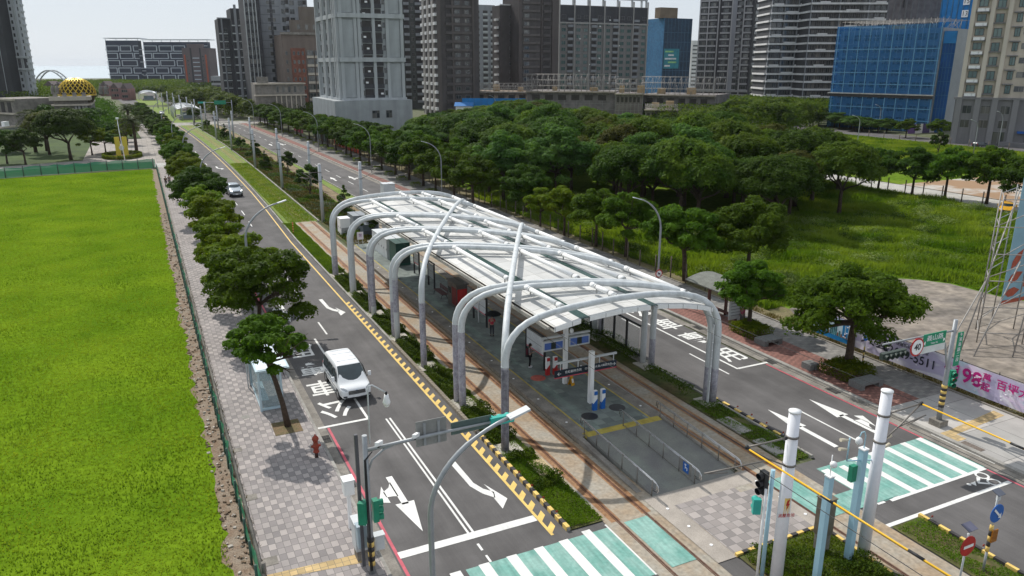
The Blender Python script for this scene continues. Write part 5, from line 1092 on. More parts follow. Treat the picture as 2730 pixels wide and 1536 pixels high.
# ================================================================ people
skinm=M('skin',(.36,.22,.16),.6,.05,5); hairm=M('dark_hair',(.012,.01,.01),.6,.2,20)
def person(loc,rz,lab,top,legs,shoe,h=1.68,pose='stand',bag=None,hat=None,umb=None,longhair=False,shorts=False):
    T=thing('person',lab,'person',loc,rz); s=h/1.7
    st=.10 if pose!='walk' else .28
    J={'pelvis':(0,0,.93),'waist':(0,-.01,1.06),'chest':(0,0,1.28),'neck':(0,.01,1.44),'head0':(0,-.02,1.53),'head1':(0,-.03,1.66),
       'hl':(.09,0,.88),'kl':(.10,-.03-(st if pose=='walk' else 0)*.7,.49),'al':(.10,-.0-(st if pose=='walk' else 0)*1.0,.09),'tl':(.11,-.15-(st if pose=='walk' else 0)*1.0,.04),
       'hr':(-.09,0,.88),'kr':(-.10,-.02+(st if pose=='walk' else 0)*.3,.49),'ar':(-.10,.03+(st if pose=='walk' else 0)*1.1,.09),'tr':(-.12,-.12+(st if pose=='walk' else 0)*1.1,.04),
       'sl':(.19,0,1.39),'sr':(-.19,0,1.39)}
    if pose=='phone': arm={'el':(.25,-.03,1.12),'wl':(.10,-.28,1.22),'er':(-.25,-.03,1.12),'wr':(-.08,-.26,1.15)}
    elif pose=='walk': arm={'el':(.25,.08,1.12),'wl':(.26,.10,.88),'er':(-.25,-.10,1.13),'wr':(-.25,-.22,.92)}
    elif pose=='umbrella': arm={'el':(.24,-.06,1.14),'wl':(.14,-.24,1.30),'er':(-.25,.02,1.12),'wr':(-.25,-.06,.88)}
    else: arm={'el':(.25,.0,1.12),'wl':(.22,-.16,.98),'er':(-.25,.02,1.12),'wr':(-.24,-.04,.87)}
    J.update(arm)
    rad={'pelvis':.125,'waist':.115,'chest':.135,'neck':.055,'head0':.075,'head1':.095,'hl':.09,'kl':.06,'al':.042,'tl':.035,'hr':.09,'kr':.06,'ar':.042,'tr':.035,'sl':.055,'sr':.055,'el':.042,'wl':.028,'er':.042,'wr':.028}
    def skin(names,edges,extra,mt,name,root):
        me=bpy.data.meshes.new(name); me.from_pydata([tuple(Vector(J[n])*s) for n in names],[(names.index(a),names.index(b)) for a,b in edges],[])
        o=bpy.data.objects.new(name,me); C.objects.link(o); o.modifiers.new('k','SKIN'); v=me.skin_vertices[0].data
        for i,n_ in enumerate(names): q=(rad[n_]+extra)*s; v[i].radius=(q*(1.0 if n_ not in('chest','waist','pelvis') else 1.15),q*(1 if n_ not in('chest','waist','pelvis') else .8)); v[i].use_root=(n_==root)
        ss=o.modifiers.new('s','SUBSURF'); ss.levels=2; ss.render_levels=2
        dg=bpy.context.evaluated_depsgraph_get(); m2=bpy.data.meshes.new_from_object(o.evaluated_get(dg)); C.objects.unlink(o); bpy.data.objects.remove(o)
        m2.materials.clear(); m2.materials.append(mt)
        for p in m2.polygons: p.use_smooth=True
        q=bpy.data.objects.new(name,m2); C.objects.link(q); q.parent=T; return q
    # hands
    hn=[];he=[]
    for sd in ('l','r'):
        w_=Vector(J['w'+sd]); e=Vector(J['e'+sd]); d=(w_-e).normalized(); sdv=Vector((1,0,0)); pm='p'+sd; J[pm]=tuple(w_+d*.07); rad[pm]=.03; hn.append(pm); he.append(('w'+sd,pm))
        for k in range(5):
            o=(k-1.5)*.018 if k<4 else (.045 if sd=='r' else -.045); ln=(.075,.085,.08,.065,.055)[k]; b_='f%s%d'%(sd,k); t_='g%s%d'%(sd,k)
            base=Vector(J[pm])+sdv*o*.6+(d*.02 if k<4 else -d*.02); J[b_]=tuple(base+d*ln*.5+sdv*o*.4); J[t_]=tuple(base+d*ln+sdv*o*.2+Vector((0,-.012,-.012))); rad[b_]=.009; rad[t_]=.008; hn+=[b_,t_]; he+=[(pm,b_),(b_,t_)]
    base_e=[('pelvis','waist'),('waist','chest'),('chest','neck'),('neck','head0'),('head0','head1'),('pelvis','hl'),('hl','kl'),('kl','al'),('al','tl'),('pelvis','hr'),('hr','kr'),('kr','ar'),('ar','tr'),('chest','sl'),('sl','el'),('el','wl'),('chest','sr'),('sr','er'),('er','wr')]
    names=['pelvis','waist','chest','neck','head0','head1','hl','kl','al','tl','hr','kr','ar','tr','sl','sr','el','wl','er','wr']+hn
    skin(names,base_e+he,0,skinm,'body','pelvis')
    J['ml']=tuple(Vector(J['sl']).lerp(Vector(J['el']),.85)); J['mr']=tuple(Vector(J['sr']).lerp(Vector(J['er']),.85)); rad['ml']=.05; rad['mr']=.05
    skin(['pelvis','waist','chest','sl','ml','sr','mr'],[('pelvis','waist'),('waist','chest'),('chest','sl'),('sl','ml'),('chest','sr'),('sr','mr')],.018,top,'shirt','chest')
    skin(['pelvis','hl','kl','al','hr','kr','ar'],[('pelvis','hl'),('hl','kl'),('kl','al'),('pelvis','hr'),('hr','kr'),('kr','ar')],.014,legs,'trousers','pelvis')
    for sd in 'lr':
        a=Vector(J['a'+sd])*s; t=Vector(J['t'+sd])*s; m=MB(); m.tube([a+Vector((0,.05,-.045)),a+Vector((0,0,-.035)),t,t+Vector((0,-.04,0))],[.04,.052,.045,.02],10); m.build('shoe',shoe,T,local=True)
    hd=Vector(J['head1'])*s; 
    m=MB(); m.sph(hd+Vector((0,.018,.02)),.112*s,14,10,(.92,1.05,1.05)); 
    if longhair: m.sph(hd+Vector((0,.07,-.1)),.09*s,12,8,(1,.7,1.3))
    m.build('hair',hairm,T,local=True)
    m=MB(); m.sph(hd+Vector((0,-.045,-.02)),.078*s,14,10,(.95,.9,1.25)).sph(hd+Vector((0,-.123,-.025)),.014,8,6,(.8,1.2,1.6)); f=m.build('face',skinm,T,local=True)
    m=MB(); m.sph(hd+Vector((.03,-.108,0)),.009,6,5).sph(hd+Vector((-.03,-.108,0)),.009,6,5); m.build('eyes',blackp,f,local=True); m=MB(); m.box(hd.x-.022,hd.x+.022,hd.y-.116,hd.y-.106,hd.z-.075,hd.z-.067); m.build('mouth',M('lips',(.25,.08,.07),.6),f,local=True)
    if bag: m=MB(); m.obox(Vector((0,.19,1.18))*s,(.28,.16,.42)); m.build('backpack',bag,T,local=True,bevel=.05)
    if hat: m=MB(); m.sph(hd+Vector((0,0,.05)),.12*s,14,8,(1,1,.75)).tube([hd+Vector((0,0,.04)),hd+Vector((0,0,.055))],[.19*s,.15*s],16); m.build('hat',hat,T,local=True)
    if umb:
        m=MB(); m.smooth=True; n=16; c=Vector((.08,-.12,2.02)); b=len(m.v)
        for k in range(5):
            r=.62*k/4
            for j in range(n): a=2*math.pi*j/n; m.v.append((c.x+r*math.cos(a),c.y+r*math.sin(a),c.z-.28*(k/4)**2))
        for k in range(4):
            for j in range(n): m.face((b+k*n+j,b+(k+1)*n+j,b+(k+1)*n+(j+1)%n,b+k*n+(j+1)%n))
        m.build('umbrella_canopy',umb,T,local=True); MB().tube([(.14,-.26,1.2),(.08,-.12,2.05)],.01,8).build('umbrella_stick',darkm,T,local=True)
    return T
cl=lambda n,c:M(n,c,.85,.12,8)
person((20.95,44.3,PZ),R(70),'person in a white shirt and grey trousers waiting beside the front pipe column',cl('white_cloth',(.62,.62,.66)),cl('grey_blue_trousers',(.12,.15,.18)),cl('grey_shoes',(.3,.3,.3)),1.72,'stand',bag=None)
person((21.85,42.8,PZ),R(60),'person in grey top and black trousers with a dark red backpack, looking at a phone',cl('mauve_grey_cloth',(.17,.14,.16)),cl('black_trousers',(.015,.015,.018)),cl('white_shoes',(.6,.6,.62)),1.64,'phone',bag=cl('dark_red_bag',(.09,.02,.03)),longhair=True)
person((22.1,49.6,PZ),R(-20),'person with a red hat holding a large black umbrella in the platform shade',cl('red_cloth',(.45,.04,.07)),cl('dark_cloth',(.04,.04,.05)),darkm,1.6,'umbrella',hat=cl('red_hat',(.5,.05,.08)),umb=cl('black_umbrella',(.012,.014,.016)))
person((2.85,141.5,.12),R(10),'person in dark clothes walking on the left pavement beside the green fence',cl('black_cloth',(.02,.022,.028)),cl('dark_trousers',(.03,.03,.035)),darkm,1.72,'walk')
person((3.45,143.2,.12),R(5),'person half hidden by the tree walking behind the one in dark clothes',cl('charcoal_cloth',(.05,.05,.06)),cl('charcoal_trousers',(.03,.035,.04)),darkm,1.66,'walk')
person((4.6,219,.12),R(0),'small distant person standing at the plaza edge',cl('navy_cloth',(.03,.03,.05)),cl('navy_trousers',(.02,.02,.03)),darkm,1.7,'stand')
person((41.3,43.9,.12),R(-80),'person in a pink hat sitting out of the sun at the brown bus shelter',cl('pink_cloth',(.45,.10,.17)),cl('grey_cloth',(.15,.15,.16)),darkm,1.55,'stand',hat=cl('pink_hat',(.55,.10,.20)))
# ================================================================ vegetation
def leafmesh(name,P,Nn,size,mats,rs,asp=.55,mi=None):
    n=len(P); a=rs.normal(size=(n,3)); Nn=Nn/np.linalg.norm(Nn,axis=1,keepdims=True)
    u=np.cross(Nn,a); u/=np.linalg.norm(u,axis=1,keepdims=True)+1e-9; v=np.cross(Nn,u)
    s=(size*rs.uniform(.65,1.3,(n,1)))/2
    fold=Nn*s*.25
    V=np.stack([P-u*s,P-v*s*asp-fold,P+u*s,P+v*s*asp-fold],1).reshape(-1,3)
    me=bpy.data.meshes.new(name); me.vertices.add(4*n); me.loops.add(4*n); me.polygons.add(n)
    me.vertices.foreach_set('co',V.astype(np.float32).ravel()); me.loops.foreach_set('vertex_index',np.arange(4*n,dtype=np.int32))
    me.polygons.foreach_set('loop_start',np.arange(0,4*n,4,dtype=np.int32)); me.polygons.foreach_set('loop_total',np.full(n,4,dtype=np.int32))
    for m in (mats if isinstance(mats,(list,tuple)) else [mats]): me.materials.append(m)
    if mi is not None: me.polygons.foreach_set('material_index',mi.astype(np.int32))
    me.update(calc_edges=True); return me
def clumpleaves(rs,cents,rads,count,flat=.5,shell=.55):
    w=np.array([r*r for r in rads]); k=rs.choice(len(cents),count,p=w/w.sum()); Cn=np.array(cents)[k]; Rd=np.array(rads)[k][:,None]
    d=rs.normal(size=(count,3)); d[:,2]=np.where(d[:,2]<-.1,-d[:,2]*rs.choice([1,-1],count,p=[.75,.25]),d[:,2]); d/=np.linalg.norm(d,axis=1,keepdims=True)
    q=rs.uniform(shell,1.0,(count,1))**.7; jit=1+.22*np.sin(d[:,:1]*7+Cn[:,:1]*5)*np.cos(d[:,1:2]*6+Cn[:,1:2]*3)
    P=Cn+d*q*Rd*jit*np.array([1,1,flat]); Nn=d*np.array([1,1,1.6])+rs.normal(size=(count,3))*.5+np.array([0,0,.25])
    return P,Nn
def crown(kind,seed,R_=3.5,h=3.2,count=15000,leaf=.24,flat=.64,ncl=26,mat=None,open_=0):
    rs=np.random.RandomState(seed); cents=[];rads=[]
    for i in range(ncl):
        if kind=='umbrella':
            a=rs.uniform(0,2*math.pi); rr=R_*math.sqrt(rs.uniform(.0,1))*.82; z=h*(.30+.55*(1-(rr/R_)**1.6))+rs.uniform(-.28,.2)*h; r=rs.uniform(.17,.31)*R_*.85
            if rs.rand()<.3: z-=h*.3
        elif kind=='round':
            d=rs.normal(size=3); d/=np.linalg.norm(d); d[2]=abs(d[2])*1.0-.15; rr=.72; z=h*.42+d[2]*h*.56; a=math.atan2(d[1],d[0]); rr=R_*.8*math.hypot(d[0],d[1])*(1 if rs.rand()>.25 else .5); r=rs.uniform(.15,.27)*R_
        else:
            a=rs.uniform(0,2*math.pi); t=rs.uniform(0,1); z=h*t; rr=R_*(1-t)**.7*rs.uniform(.2,.8); r=R_*.38*(1.2-t)
        cents.append((rr*math.cos(a),rr*math.sin(a),z)); rads.append(r)
    P,Nn=clumpleaves(rs,cents,rads,count,flat,.72)
    return leafmesh('crown',P,Nn,leaf,mat,rs),cents,rads
def trunkmesh(seed,cents,th,r0=.16,lean=(0,0),limbs=7,zoff=0):
    rs=random.Random(seed); mb=MB(); f=Vector((lean[0],lean[1],th))
    mb.tube([(0,0,-.15),(lean[0]*.25+rs.uniform(-.06,.06),lean[1]*.25,th*.35),(lean[0]*.6,lean[1]*.6+rs.uniform(-.08,.08),th*.7),f],[r0*1.35,r0,r0*.9,r0*.85],9)
    cs_=sorted(cents,key=lambda c:rs.random())[:limbs]
    for c in cs_:
        c=Vector(c)+Vector((0,0,zoff-.1)); m=f.lerp(c,.5)+Vector((rs.uniform(-.2,.2),rs.uniform(-.2,.2),-.15*abs(c.z-f.z)))
        m2=f.lerp(c,.2)+Vector((0,0,-.03)); mb.tube([f-Vector((0,0,.12)),m2,m,c],[r0*.62,r0*.5,r0*.34,r0*.12],7)
        for k in range(2): e=c+Vector((rs.uniform(-.9,.9),rs.uniform(-.9,.9),rs.uniform(.0,.5))); mb.tube([m,m.lerp(e,.6)+Vector((0,0,-.05)),e],[r0*.24,r0*.16,r0*.06],5)
    return mb.mesh('trunk',bark)
lf_street=LEAF('street_tree_leaf',(.045,.10,.008),(.10,.18,.014),.45)
lf_yel=LEAF('young_tree_leaf',(.085,.15,.008),(.17,.24,.015),.48)
lf_dark=LEAF('banyan_leaf',(.030,.068,.008),(.06,.115,.012),.38)
lf_for=LEAF('forest_leaf',(.04,.085,.009),(.11,.165,.016),.4,.3)
lf_pale=LEAF('pale_forest_leaf',(.05,.11,.022),(.10,.18,.035),.4,.3)
lf_brown=LEAF('brownish_forest_leaf',(.055,.065,.012),(.095,.11,.018),.33,.3)
lf_hedge=LEAF('hedge_leaf',(.035,.07,.008),(.085,.13,.014),.4,2)
VAR={};HT={}
def variant(key,kind,seed,mat,**k):
    th=k.pop('th',2.6); r0=k.pop('r0',.16); lean=k.pop('lean',(0,0)); limbs=k.pop('limbs',7)
    me,c,r=crown(kind,seed,mat=mat,**k); zo=th-.2
    VAR[key]=(me,trunkmesh(seed,c,th,r0,lean,limbs,zo),zo,lean)
variant('near1','umbrella',11,lf_street,R_=2.3,h=2.9,count=15000,leaf=.2,ncl=34,th=4.0,r0=.15,lean=(-.75,.35),limbs=8)
variant('near2','umbrella',12,lf_street,R_=4.1,h=4.3,count=26000,leaf=.24,ncl=60,th=2.9,r0=.17,lean=(.2,.1),limbs=10)
variant('near3','umbrella',13,lf_yel,R_=3.3,h=4.0,count=24000,leaf=.24,ncl=48,th=2.6,r0=.15)
variant('nearR','umbrella',14,lf_street,R_=4.6,h=3.7,count=34000,leaf=.25,ncl=70,th=3.3,r0=.26,lean=(.35,0),limbs=12)
variant('midR','umbrella',15,lf_street,R_=3.5,h=3.8,count=20000,leaf=.28,ncl=46,th=2.8,r0=.2,lean=(.3,.2),limbs=9)
variant('mid2','umbrella',16,lf_street,R_=3.6,h=4.0,count=20000,leaf=.29,ncl=54,th=3.0,r0=.17,limbs=7)
variant('mid3','umbrella',17,lf_dark,R_=3.7,h=4.3,count=21000,leaf=.28,ncl=56,th=2.6,r0=.18,limbs=7)
variant('mid4','umbrella',18,lf_yel,R_=3.3,h=4.0,count=19000,leaf=.28,ncl=50,th=2.8,r0=.16,limbs=7)
variant('for1','round',21,lf_for,R_=5.2,h=7.0,count=26000,leaf=.36,ncl=110,flat=.85,th=3.6,r0=.26,limbs=6)
variant('for2','round',22,lf_dark,R_=5.6,h=6.8,count=28000,leaf=.35,ncl=120,flat=.85,th=3.4,r0=.28,limbs=6)
variant('for3','umbrella',23,lf_pale,R_=5.4,h=5.8,count=24000,leaf=.38,ncl=85,flat=.7,th=4.2,r0=.24,limbs=7)
variant('for4','round',24,lf_brown,R_=4.6,h=6.4,count=22000,leaf=.34,ncl=90,flat=.85,th=3.6,r0=.24,limbs=6)
variant('bush','round',25,lf_dark,R_=1.5,h=3.0,count=3500,leaf=.28,ncl=20,flat=.8,th=.7,r0=.08,limbs=5)
variant('cone','cone',26,lf_dark,R_=1.8,h=4.0,count=4000,leaf=.28,ncl=26,flat=.7,th=.8,r0=.08,limbs=5)
SKY=([0,60,75,140,200,238,246,296,304,420,560,640,720,800,900,980,1080,1150,1235,1350,1470,1560,1650,1750,1850,1900,2000,2100,2250,2330,2400],[335,330,300,262,275,300,338,338,262,250,232,268,278,292,304,318,334,290,286,262,244,264,292,303,303,288,262,262,292,310,310])
def capz(x,y):
    d=x*FH.x+y*FH.y; r=x*_R.x+y*_R.y; px=CX+2117.6*r/d; return CAMZ-(float(np.interp(px,SKY[0],SKY[1]))-172)*d/2117.6
def tree(key,x,y,lab,s=1,rz=0,z=0,cat='tree',group=None,name='broadleaf_tree',sz=None):
    cm,tm_,zo,lean=VAR[key]; hh=(max(v.co.z for v in cm.vertices) if key not in HT else HT[key]); HT[key]=hh; sz=sz or s
    if y>100: sz=max(.35*s,min(sz,capz(x,y)*random.Random(int(x*9+y*7)).uniform(.88,1.02)/(hh+zo)))
    T=thing(name,lab,cat,(x,y,z),rz,group); T.scale=(s,s,sz or s)
    t=bpy.data.objects.new('trunk',tm_); C.objects.link(t); t.parent=T
    c=bpy.data.objects.new('crown',cm); C.objects.link(c); c.parent=T; c.location=(lean[0],lean[1],zo)
    return T
rt=random.Random(77)
GL='trees along the left pavement'; GR='trees along the right pavement'
tree('near1',5.6,41.3,'small leaning street tree with spreading crown beside the glass shelter',group=GL,z=.1)
tree('near2',6.2,56.5,'broad dark green street tree hanging over the left road behind the glass shelter',s=1.0,group=GL,z=.1)
LT=[(65.5,'near3',1.0,'bright green street tree beyond the broad dark one'),(72,'near3',.85,'small yellow-green street tree before the first lamp pole'),(79,'near3',.9,'yellow-green bushy street tree level with the last roof arch'),(88,'mid4',.95,'light green street tree beyond the yellow-green one'),(97,'mid4',.9,'low street tree just nearer than the dark car'),(106,'mid3',1.05,'very dark wide street tree beside the driving dark car'),(117,'mid2',.8,'green street tree beside the two walkers'),(127,'mid4',.95,'light street tree beyond the two walkers'),(138,'mid4',.9,'light green street tree near the far turning arrow'),(150,'mid2',.95,'green street tree before the plaza crossing')]
for i,(y,v,s,l) in enumerate(LT): tree(v,6.0+rt.uniform(-.3,.3),y,l,s,rt.uniform(0,6),.1,group=GL)
y=160;i=0
while y<330:
    tree(rt.choice(['mid2','mid3','mid4']),6.0+cs(y)+rt.uniform(-.5,.5),y,f'street tree in the left row, {ordn(i)} beyond the plaza crossing',rt.uniform(.72,.95),rt.uniform(0,6),.1,group=GL); y+=10.5; i+=1
# right row
tree('nearR',41.4,33.6,'large dark street tree in the hedge planter before the pink banner',1.0,.5,.1,group=GR)
tree('midR',40.95,42.6,'leaning street tree with bright crown over the brown bus shelter',.85,1.0,.1,group=GR)
tree('midR',45.6,56.5,'forked dark street tree behind the shelter with trunk splitting low',1.15,2.5,0,group=GR)
tree('mid2',50.5,53.5,'pale leaved tree in the scrub behind the bus shelter',1.15,1.2,0,group=GR)
RT=[(45.8,67,'mid2',1.0,'low branched tree on the fence line, just left of the lamp with the round sign'),(45.4,72.5,'mid2',.95,'multi-stemmed tree on the fence line behind the canopy'),(44.6,78.5,'mid4',.9,'small bright tree on the fence line behind the canopy centre'),(44.5,84.5,'mid4',.75,'small umbrella-shaped bright tree behind the canopy ridge'),(46.5,92.5,'mid3',1.0,'dark tree on the fence line behind the canopy far end')]
for x,y,v,s,l in RT: tree(v,x,y,l,s,rt.uniform(0,6),group=GR)
y=100;i=0
while y<292:
    tree(rt.choice(['mid2','mid2','mid3']),42.2+rt.uniform(-.6,.6)+cs(y),y,f'street tree in the right row, {ordn(i)} beyond the canopy end',rt.uniform(1.0,1.25),rt.uniform(0,6),.1,group=GR); y+=7.8;i+=1
y=104;i=0
while y<286:
    tree(rt.choice(['mid2','mid3','for3']),49+rt.uniform(-1.5,1.5)+cs(y)*.8,y,'dark tree in the second row behind the right pavement',rt.uniform(.9,1.2),rt.uniform(0,6),0,group='second row of trees behind the right pavement'); y+=9;i+=1
# wood on the right
def inpoly(x,y,P):
    c=False
    for i in range(len(P)):
        a,b=P[i],P[i-1]
        if (a[1]>y)!=(b[1]>y) and x<(b[0]-a[0])*(y-a[1])/(b[1]-a[1])+a[0]: c=not c
    return c
def massw(P,st,mat,lab,hgt,seed,leaf=.75):
    rs=np.random.RandomState(seed); xs=[p[0] for p in P]; yv=[p[1] for p in P]; cents=[];rads=[]; y=min(yv)
    while y<max(yv):
        x=min(xs)
        while x<max(xs):
            xx=x+rs.uniform(-.4,.4)*st; yy=y+rs.uniform(-.4,.4)*st
            if inpoly(xx,yy,P):
                h=max(2.0,min(hgt*rs.uniform(.75,1.2),capz(xx,yy)*rs.uniform(.85,1.0))); R_=st*rs.uniform(.5,.7)
                for k in range(9): a=rs.uniform(0,6.28); q=R_*rs.uniform(0,.8); cents.append((xx+q*math.cos(a),yy+q*math.sin(a),h*(.62+.3*(1-(q/R_)**2))+rs.uniform(-.1,.05)*h)); rads.append(R_*rs.uniform(.35,.5))
            x+=st
        y+=st
    n=len(cents)*int(170*(st/8)**0); P_,Nn=clumpleaves(rs,cents,rads,n,.75,.5)
    P2=np.array(cents)[rs.randint(0,len(cents),n//5)]*np.array([1,1,0])+rs.normal(size=(n//5,3))*st*.2; P2[:,2]=rs.uniform(.2,.75,n//5)*hgt
    me=leafmesh('distant_trees',np.concatenate([P_,P2]),np.concatenate([Nn,rs.normal(size=P2.shape)]),leaf,mat,rs); o=bpy.data.objects.new('distant_trees',me); C.objects.link(o); tag(o,lab,'trees',None,'stuff')
def wood(P,st,keys,lab,group,smin=.85,smax=1.2,hz=None):
    xs=[p[0] for p in P]; ysv=[p[1] for p in P]; y=min(ysv); k=0
    while y<max(ysv):
        x=min(xs)+(st/2 if k%2 else 0)
        while x<max(xs):
            xx=x+rt.uniform(-.3,.3)*st; yy=y+rt.uniform(-.3,.3)*st
            if inpoly(xx,yy,P):
                key=rt.choice(keys); s=rt.uniform(smin,smax); h=s*(hz(xx,yy) if hz else 1)
                kl={'for1':'green','for2':'dark green','for3':'pale green','for4':'brownish green','mid2':'green','mid3':'dark green','mid4':'light green'}[key]
                tree(key,xx,yy,f'{kl} {lab}',s,rt.uniform(0,6),0,group=group,sz=h)
            x+=st
        y+=st*.87; k+=1
wood([(53,92),(57,76),(66,70),(82,68),(94,84),(101,96),(104,118),(112,142),(106,165),(103,192),(78,207),(58,172)],7.6,['for1','for2','for1','for2','for3','for4'],'tree in the dense wood between the station and the building site','dense wood behind the field',hz=lambda x,y:(1.15 if 66<x<90 and 95<y<150 else .95)*(.8 if x>98 else 1))
massw([(148,168),(162,160),(205,190),(290,215),(320,250),(300,285),(200,290),(158,215)],8.0,lf_for,'far wood below the towers as one dense mass',9,51)
wood([(200,165),(214,158),(235,175),(215,195),(190,190)],8,['for3','for2','mid3'],'tree before the blue netted building','trees before the blue netted building',.8,1.0)
wood([(52,222),(75,215),(92,240),(60,270)],9,['for3','mid2','mid4'],'tree at the foot of the grey tower','trees round the grey tower foot',.7,.9)
wood([(88,215),(125,228),(120,262),(95,262)],9,['for3','mid2'],'tree by the site office cabin','trees round the site office cabin',.8,1.0)
GT='trees along the pale road behind the field'
for i,(x,y,v,s,l) in enumerate([(95,89,'for4',.7,'small tree at the right end of the dense wood'),(100.5,88,'mid3',1.2,'dark round tree at the left of the road-side row behind the field'),(105,92,'mid3',1.1,'dark tree beside the left of the road-side row behind the field'),(107.5,86,'mid3',1.0,'second dark tree in the road-side row behind the field'),(108.5,80.5,'mid3',1.1,'third dark tree in the road-side row behind the field'),(110,76,'mid2',1.15,'open branched tree in the road-side row, with bare limbs showing'),(112.5,71,'mid2',1.2,'pale green tree right of the open branched one'),(111.5,64.5,'mid3',1.1,'dark tree at the right edge over the yellow car'),(113,59,'mid3',1.1,'last dark tree at the right edge')]): tree(v,x,y,l,s,i*1.3,group=GT)
for i,(x,y) in enumerate([(196,150),(200,143),(205,131),(206,124)]): tree('mid2',x,y,f'small street tree before the beige building, {ordn(i)} from the blue netting',1.0,i*2,group='trees before the beige building')
tree('bush',166,118,'small round tree standing alone in the fenced meadow',1.5)
# left park
for x,y,v,s,l,sz in [(-14.4,193,'for2',1.15,'large dark park tree before the golden domed gate',1.25),(-22.4,188,'mid3',1.05,'dark round park tree, right one of the pair at the left edge',1),(-26,191,'mid3',1.0,'dark round park tree, left one of the pair at the left edge',1),(-10.6,200.5,'mid4',1.05,'light green many-stemmed park tree left of the palm',1),(-7.9,204,'mid2',.95,'green park tree just left of the palm',1),(-19.5,206,'for4',1.0,'tall brownish park tree behind the large dark one',1.3),(-3.4,222,'mid4',1.0,'yellow-green park tree behind the palm',1),(-29,215,'for2',.9,'dark park tree before the grey stone building',.9),(-5,232,'mid4',1.1,'light green tree behind the golden domed gate columns',1)]: tree(v,x,y,l,s,x,0,sz=sz*s)
massw([(-14,262),(-1,236),(-14,420),(-28,440),(-60,430),(-45,300)],7.5,lf_dark,'far greenery left of the road as one mass',6.5,52)
massw([(34,300),(58,290),(95,420),(80,560),(22,560),(14,430)],8,lf_for,'far greenery right of the road as one mass',8,53)
massw([(-80,470),(-30,470),(-24,600),(10,640),(120,640),(90,840),(-80,840)],15,lf_for,'distant greenery before the maze-fronted building as one mass',9,54,leaf=1.3)
# palms
palmm=LEAF('palm_leaf',(.035,.06,.015),(.07,.095,.025),.2,1)
def palm(x,y,h,fl,lab):
    T=thing('palm_tree',lab,'palm tree',(x,y,0)); rs=np.random.RandomState(int(abs(x*7)))
    MB().tube([(0,0,0),(.05,0,h*.5),(0,0,h)],[.42,.33,.36],10).build('trunk',bark,T,local=True)
    P=[];Nn=[]
    for k in range(46):
        a=rs.uniform(0,6.28); el=rs.uniform(-.55,1.35); L=fl*rs.uniform(.85,1.1)
        for t in np.linspace(.12,1,22):
            r=L*t*math.cos(el*(1-.25*t)); z=h+L*t*math.sin(el)-L*.55*t*t
            for s in (-1,1):
                o=s*.30*math.sin(min(1,t*1.3)*math.pi*.8+.3)*fl/3; P.append((r*math.cos(a)-math.sin(a)*o,r*math.sin(a)+math.cos(a)*o,z-.08)); Nn.append((math.cos(a)*.3,math.sin(a)*.3,1))
    me=leafmesh('crown',np.array(P),np.array(Nn)+rs.normal(size=(len(P),3))*.3,.62*fl/3,palmm,rs,asp=.16)
    c=bpy.data.objects.new('crown',me); C.objects.link(c); c.parent=T
palm(-1.35,201.6,7.4,3.6,'tall feathery palm standing in the plaza beside the path'); palm(-23,214,8.5,3.4,'dark palm behind the park lawn, left of two'); palm(-20.8,216,7.5,3.2,'dark palm behind the park lawn, right of two'); palm(-2.6,250,8,3.2,'farther palm behind the plaza palm')
# hedges and ground cover (dense leaf layers)
def cover_strip(name,polys,dens,hfun,mat,leaf,seed,kind='stuff',label=None,cat=None,up=.8,parent=None):
    rs=np.random.RandomState(seed); P=[]
    for (x0,x1,y0,y1) in polys:
        n=int((x1-x0)*(y1-y0)*dens); x=rs.uniform(x0,x1,n); y=rs.uniform(y0,y1,n); h=hfun(x,y)
        P.append(np.stack([x+cs_np(y),y,h*rs.uniform(.25,1,n)**.5+.04],1)[h>0.02])
    P=np.concatenate(P); Nn=rs.normal(size=P.shape)*.6+np.array([0,0,up])
    me=leafmesh(name,P,Nn,leaf,mat,rs); o=bpy.data.objects.new(name,me); C.objects.link(o); return tag(o,label,cat,None,kind)
def cs_np(y): return np.where(y<150,0,np.where(y<300,-.00019*(y-150)**2,-4.275-.057*(y-300)))
def lump(a,b,base,amp,seed=0):
    return lambda x,y: base+amp*(np.sin(x*a+seed)*np.cos(y*b+seed*2)+.6*np.sin(x*a*2.3+y*b*1.7+seed))
lf_brn=LEAF('bronze_groundcover',(.055,.055,.012),(.11,.085,.022),.25,1.2)
def gap(f,gaps): return lambda x,y: np.where(np.any([(np.abs(y-g)<w) for g,w in gaps],axis=0),0,f(x,y))
FT=[(33.4,.85),(39.9,.9),(46.5,.9),(52.9,.9),(59.3,.9),(65.7,.9),(72.6,.9),(30.9,1.1)]
cover_strip('island_shrubs',[(15.25,16.75,29,74)],620,gap(lump(3.1,1.3,.42,.20),FT),lf_hedge,.13,1,label='low dark shrubs in the left track island',cat='shrubs')
lf_grass=LEAF('grass_blade',(.07,.13,.008),(.13,.20,.014),.35,.6)
cover_strip('island_grass',[(15.2,16.9,25.7,33),(15.2,16.8,33,74)],300,lump(2,1.1,.09,.05),lf_grass,.09,12,label='thin grass between the shrubs of the left track island',cat='grass',up=.1)
cover_strip('island_grass',[(15.2,16.9,25.7,33),(15.2,16.8,74,101)],650,lump(2,1.1,.12,.05),lf_grass,.09,2,label='short grass in the left track island',cat='grass',up=.1)
cover_strip('island_shrubs',[(28.35,30.05,41,62),(28.35,29.3,34.6,39)],300,lump(2.6,1.2,.75,.15,3),lf_hedge,.12,3,label='tall dark hedge along the right track under the canopy',cat='shrubs')
cover_strip('island_shrubs',[(28.3,30.0,26.2,33)],120,gap(lump(2.3,1.6,.12,.30,1),[(30.4,.9),(27.6,.9)]),lf_hedge,.10,4,label='patchy low shrubs round the cable covers in the right island',cat='shrubs')
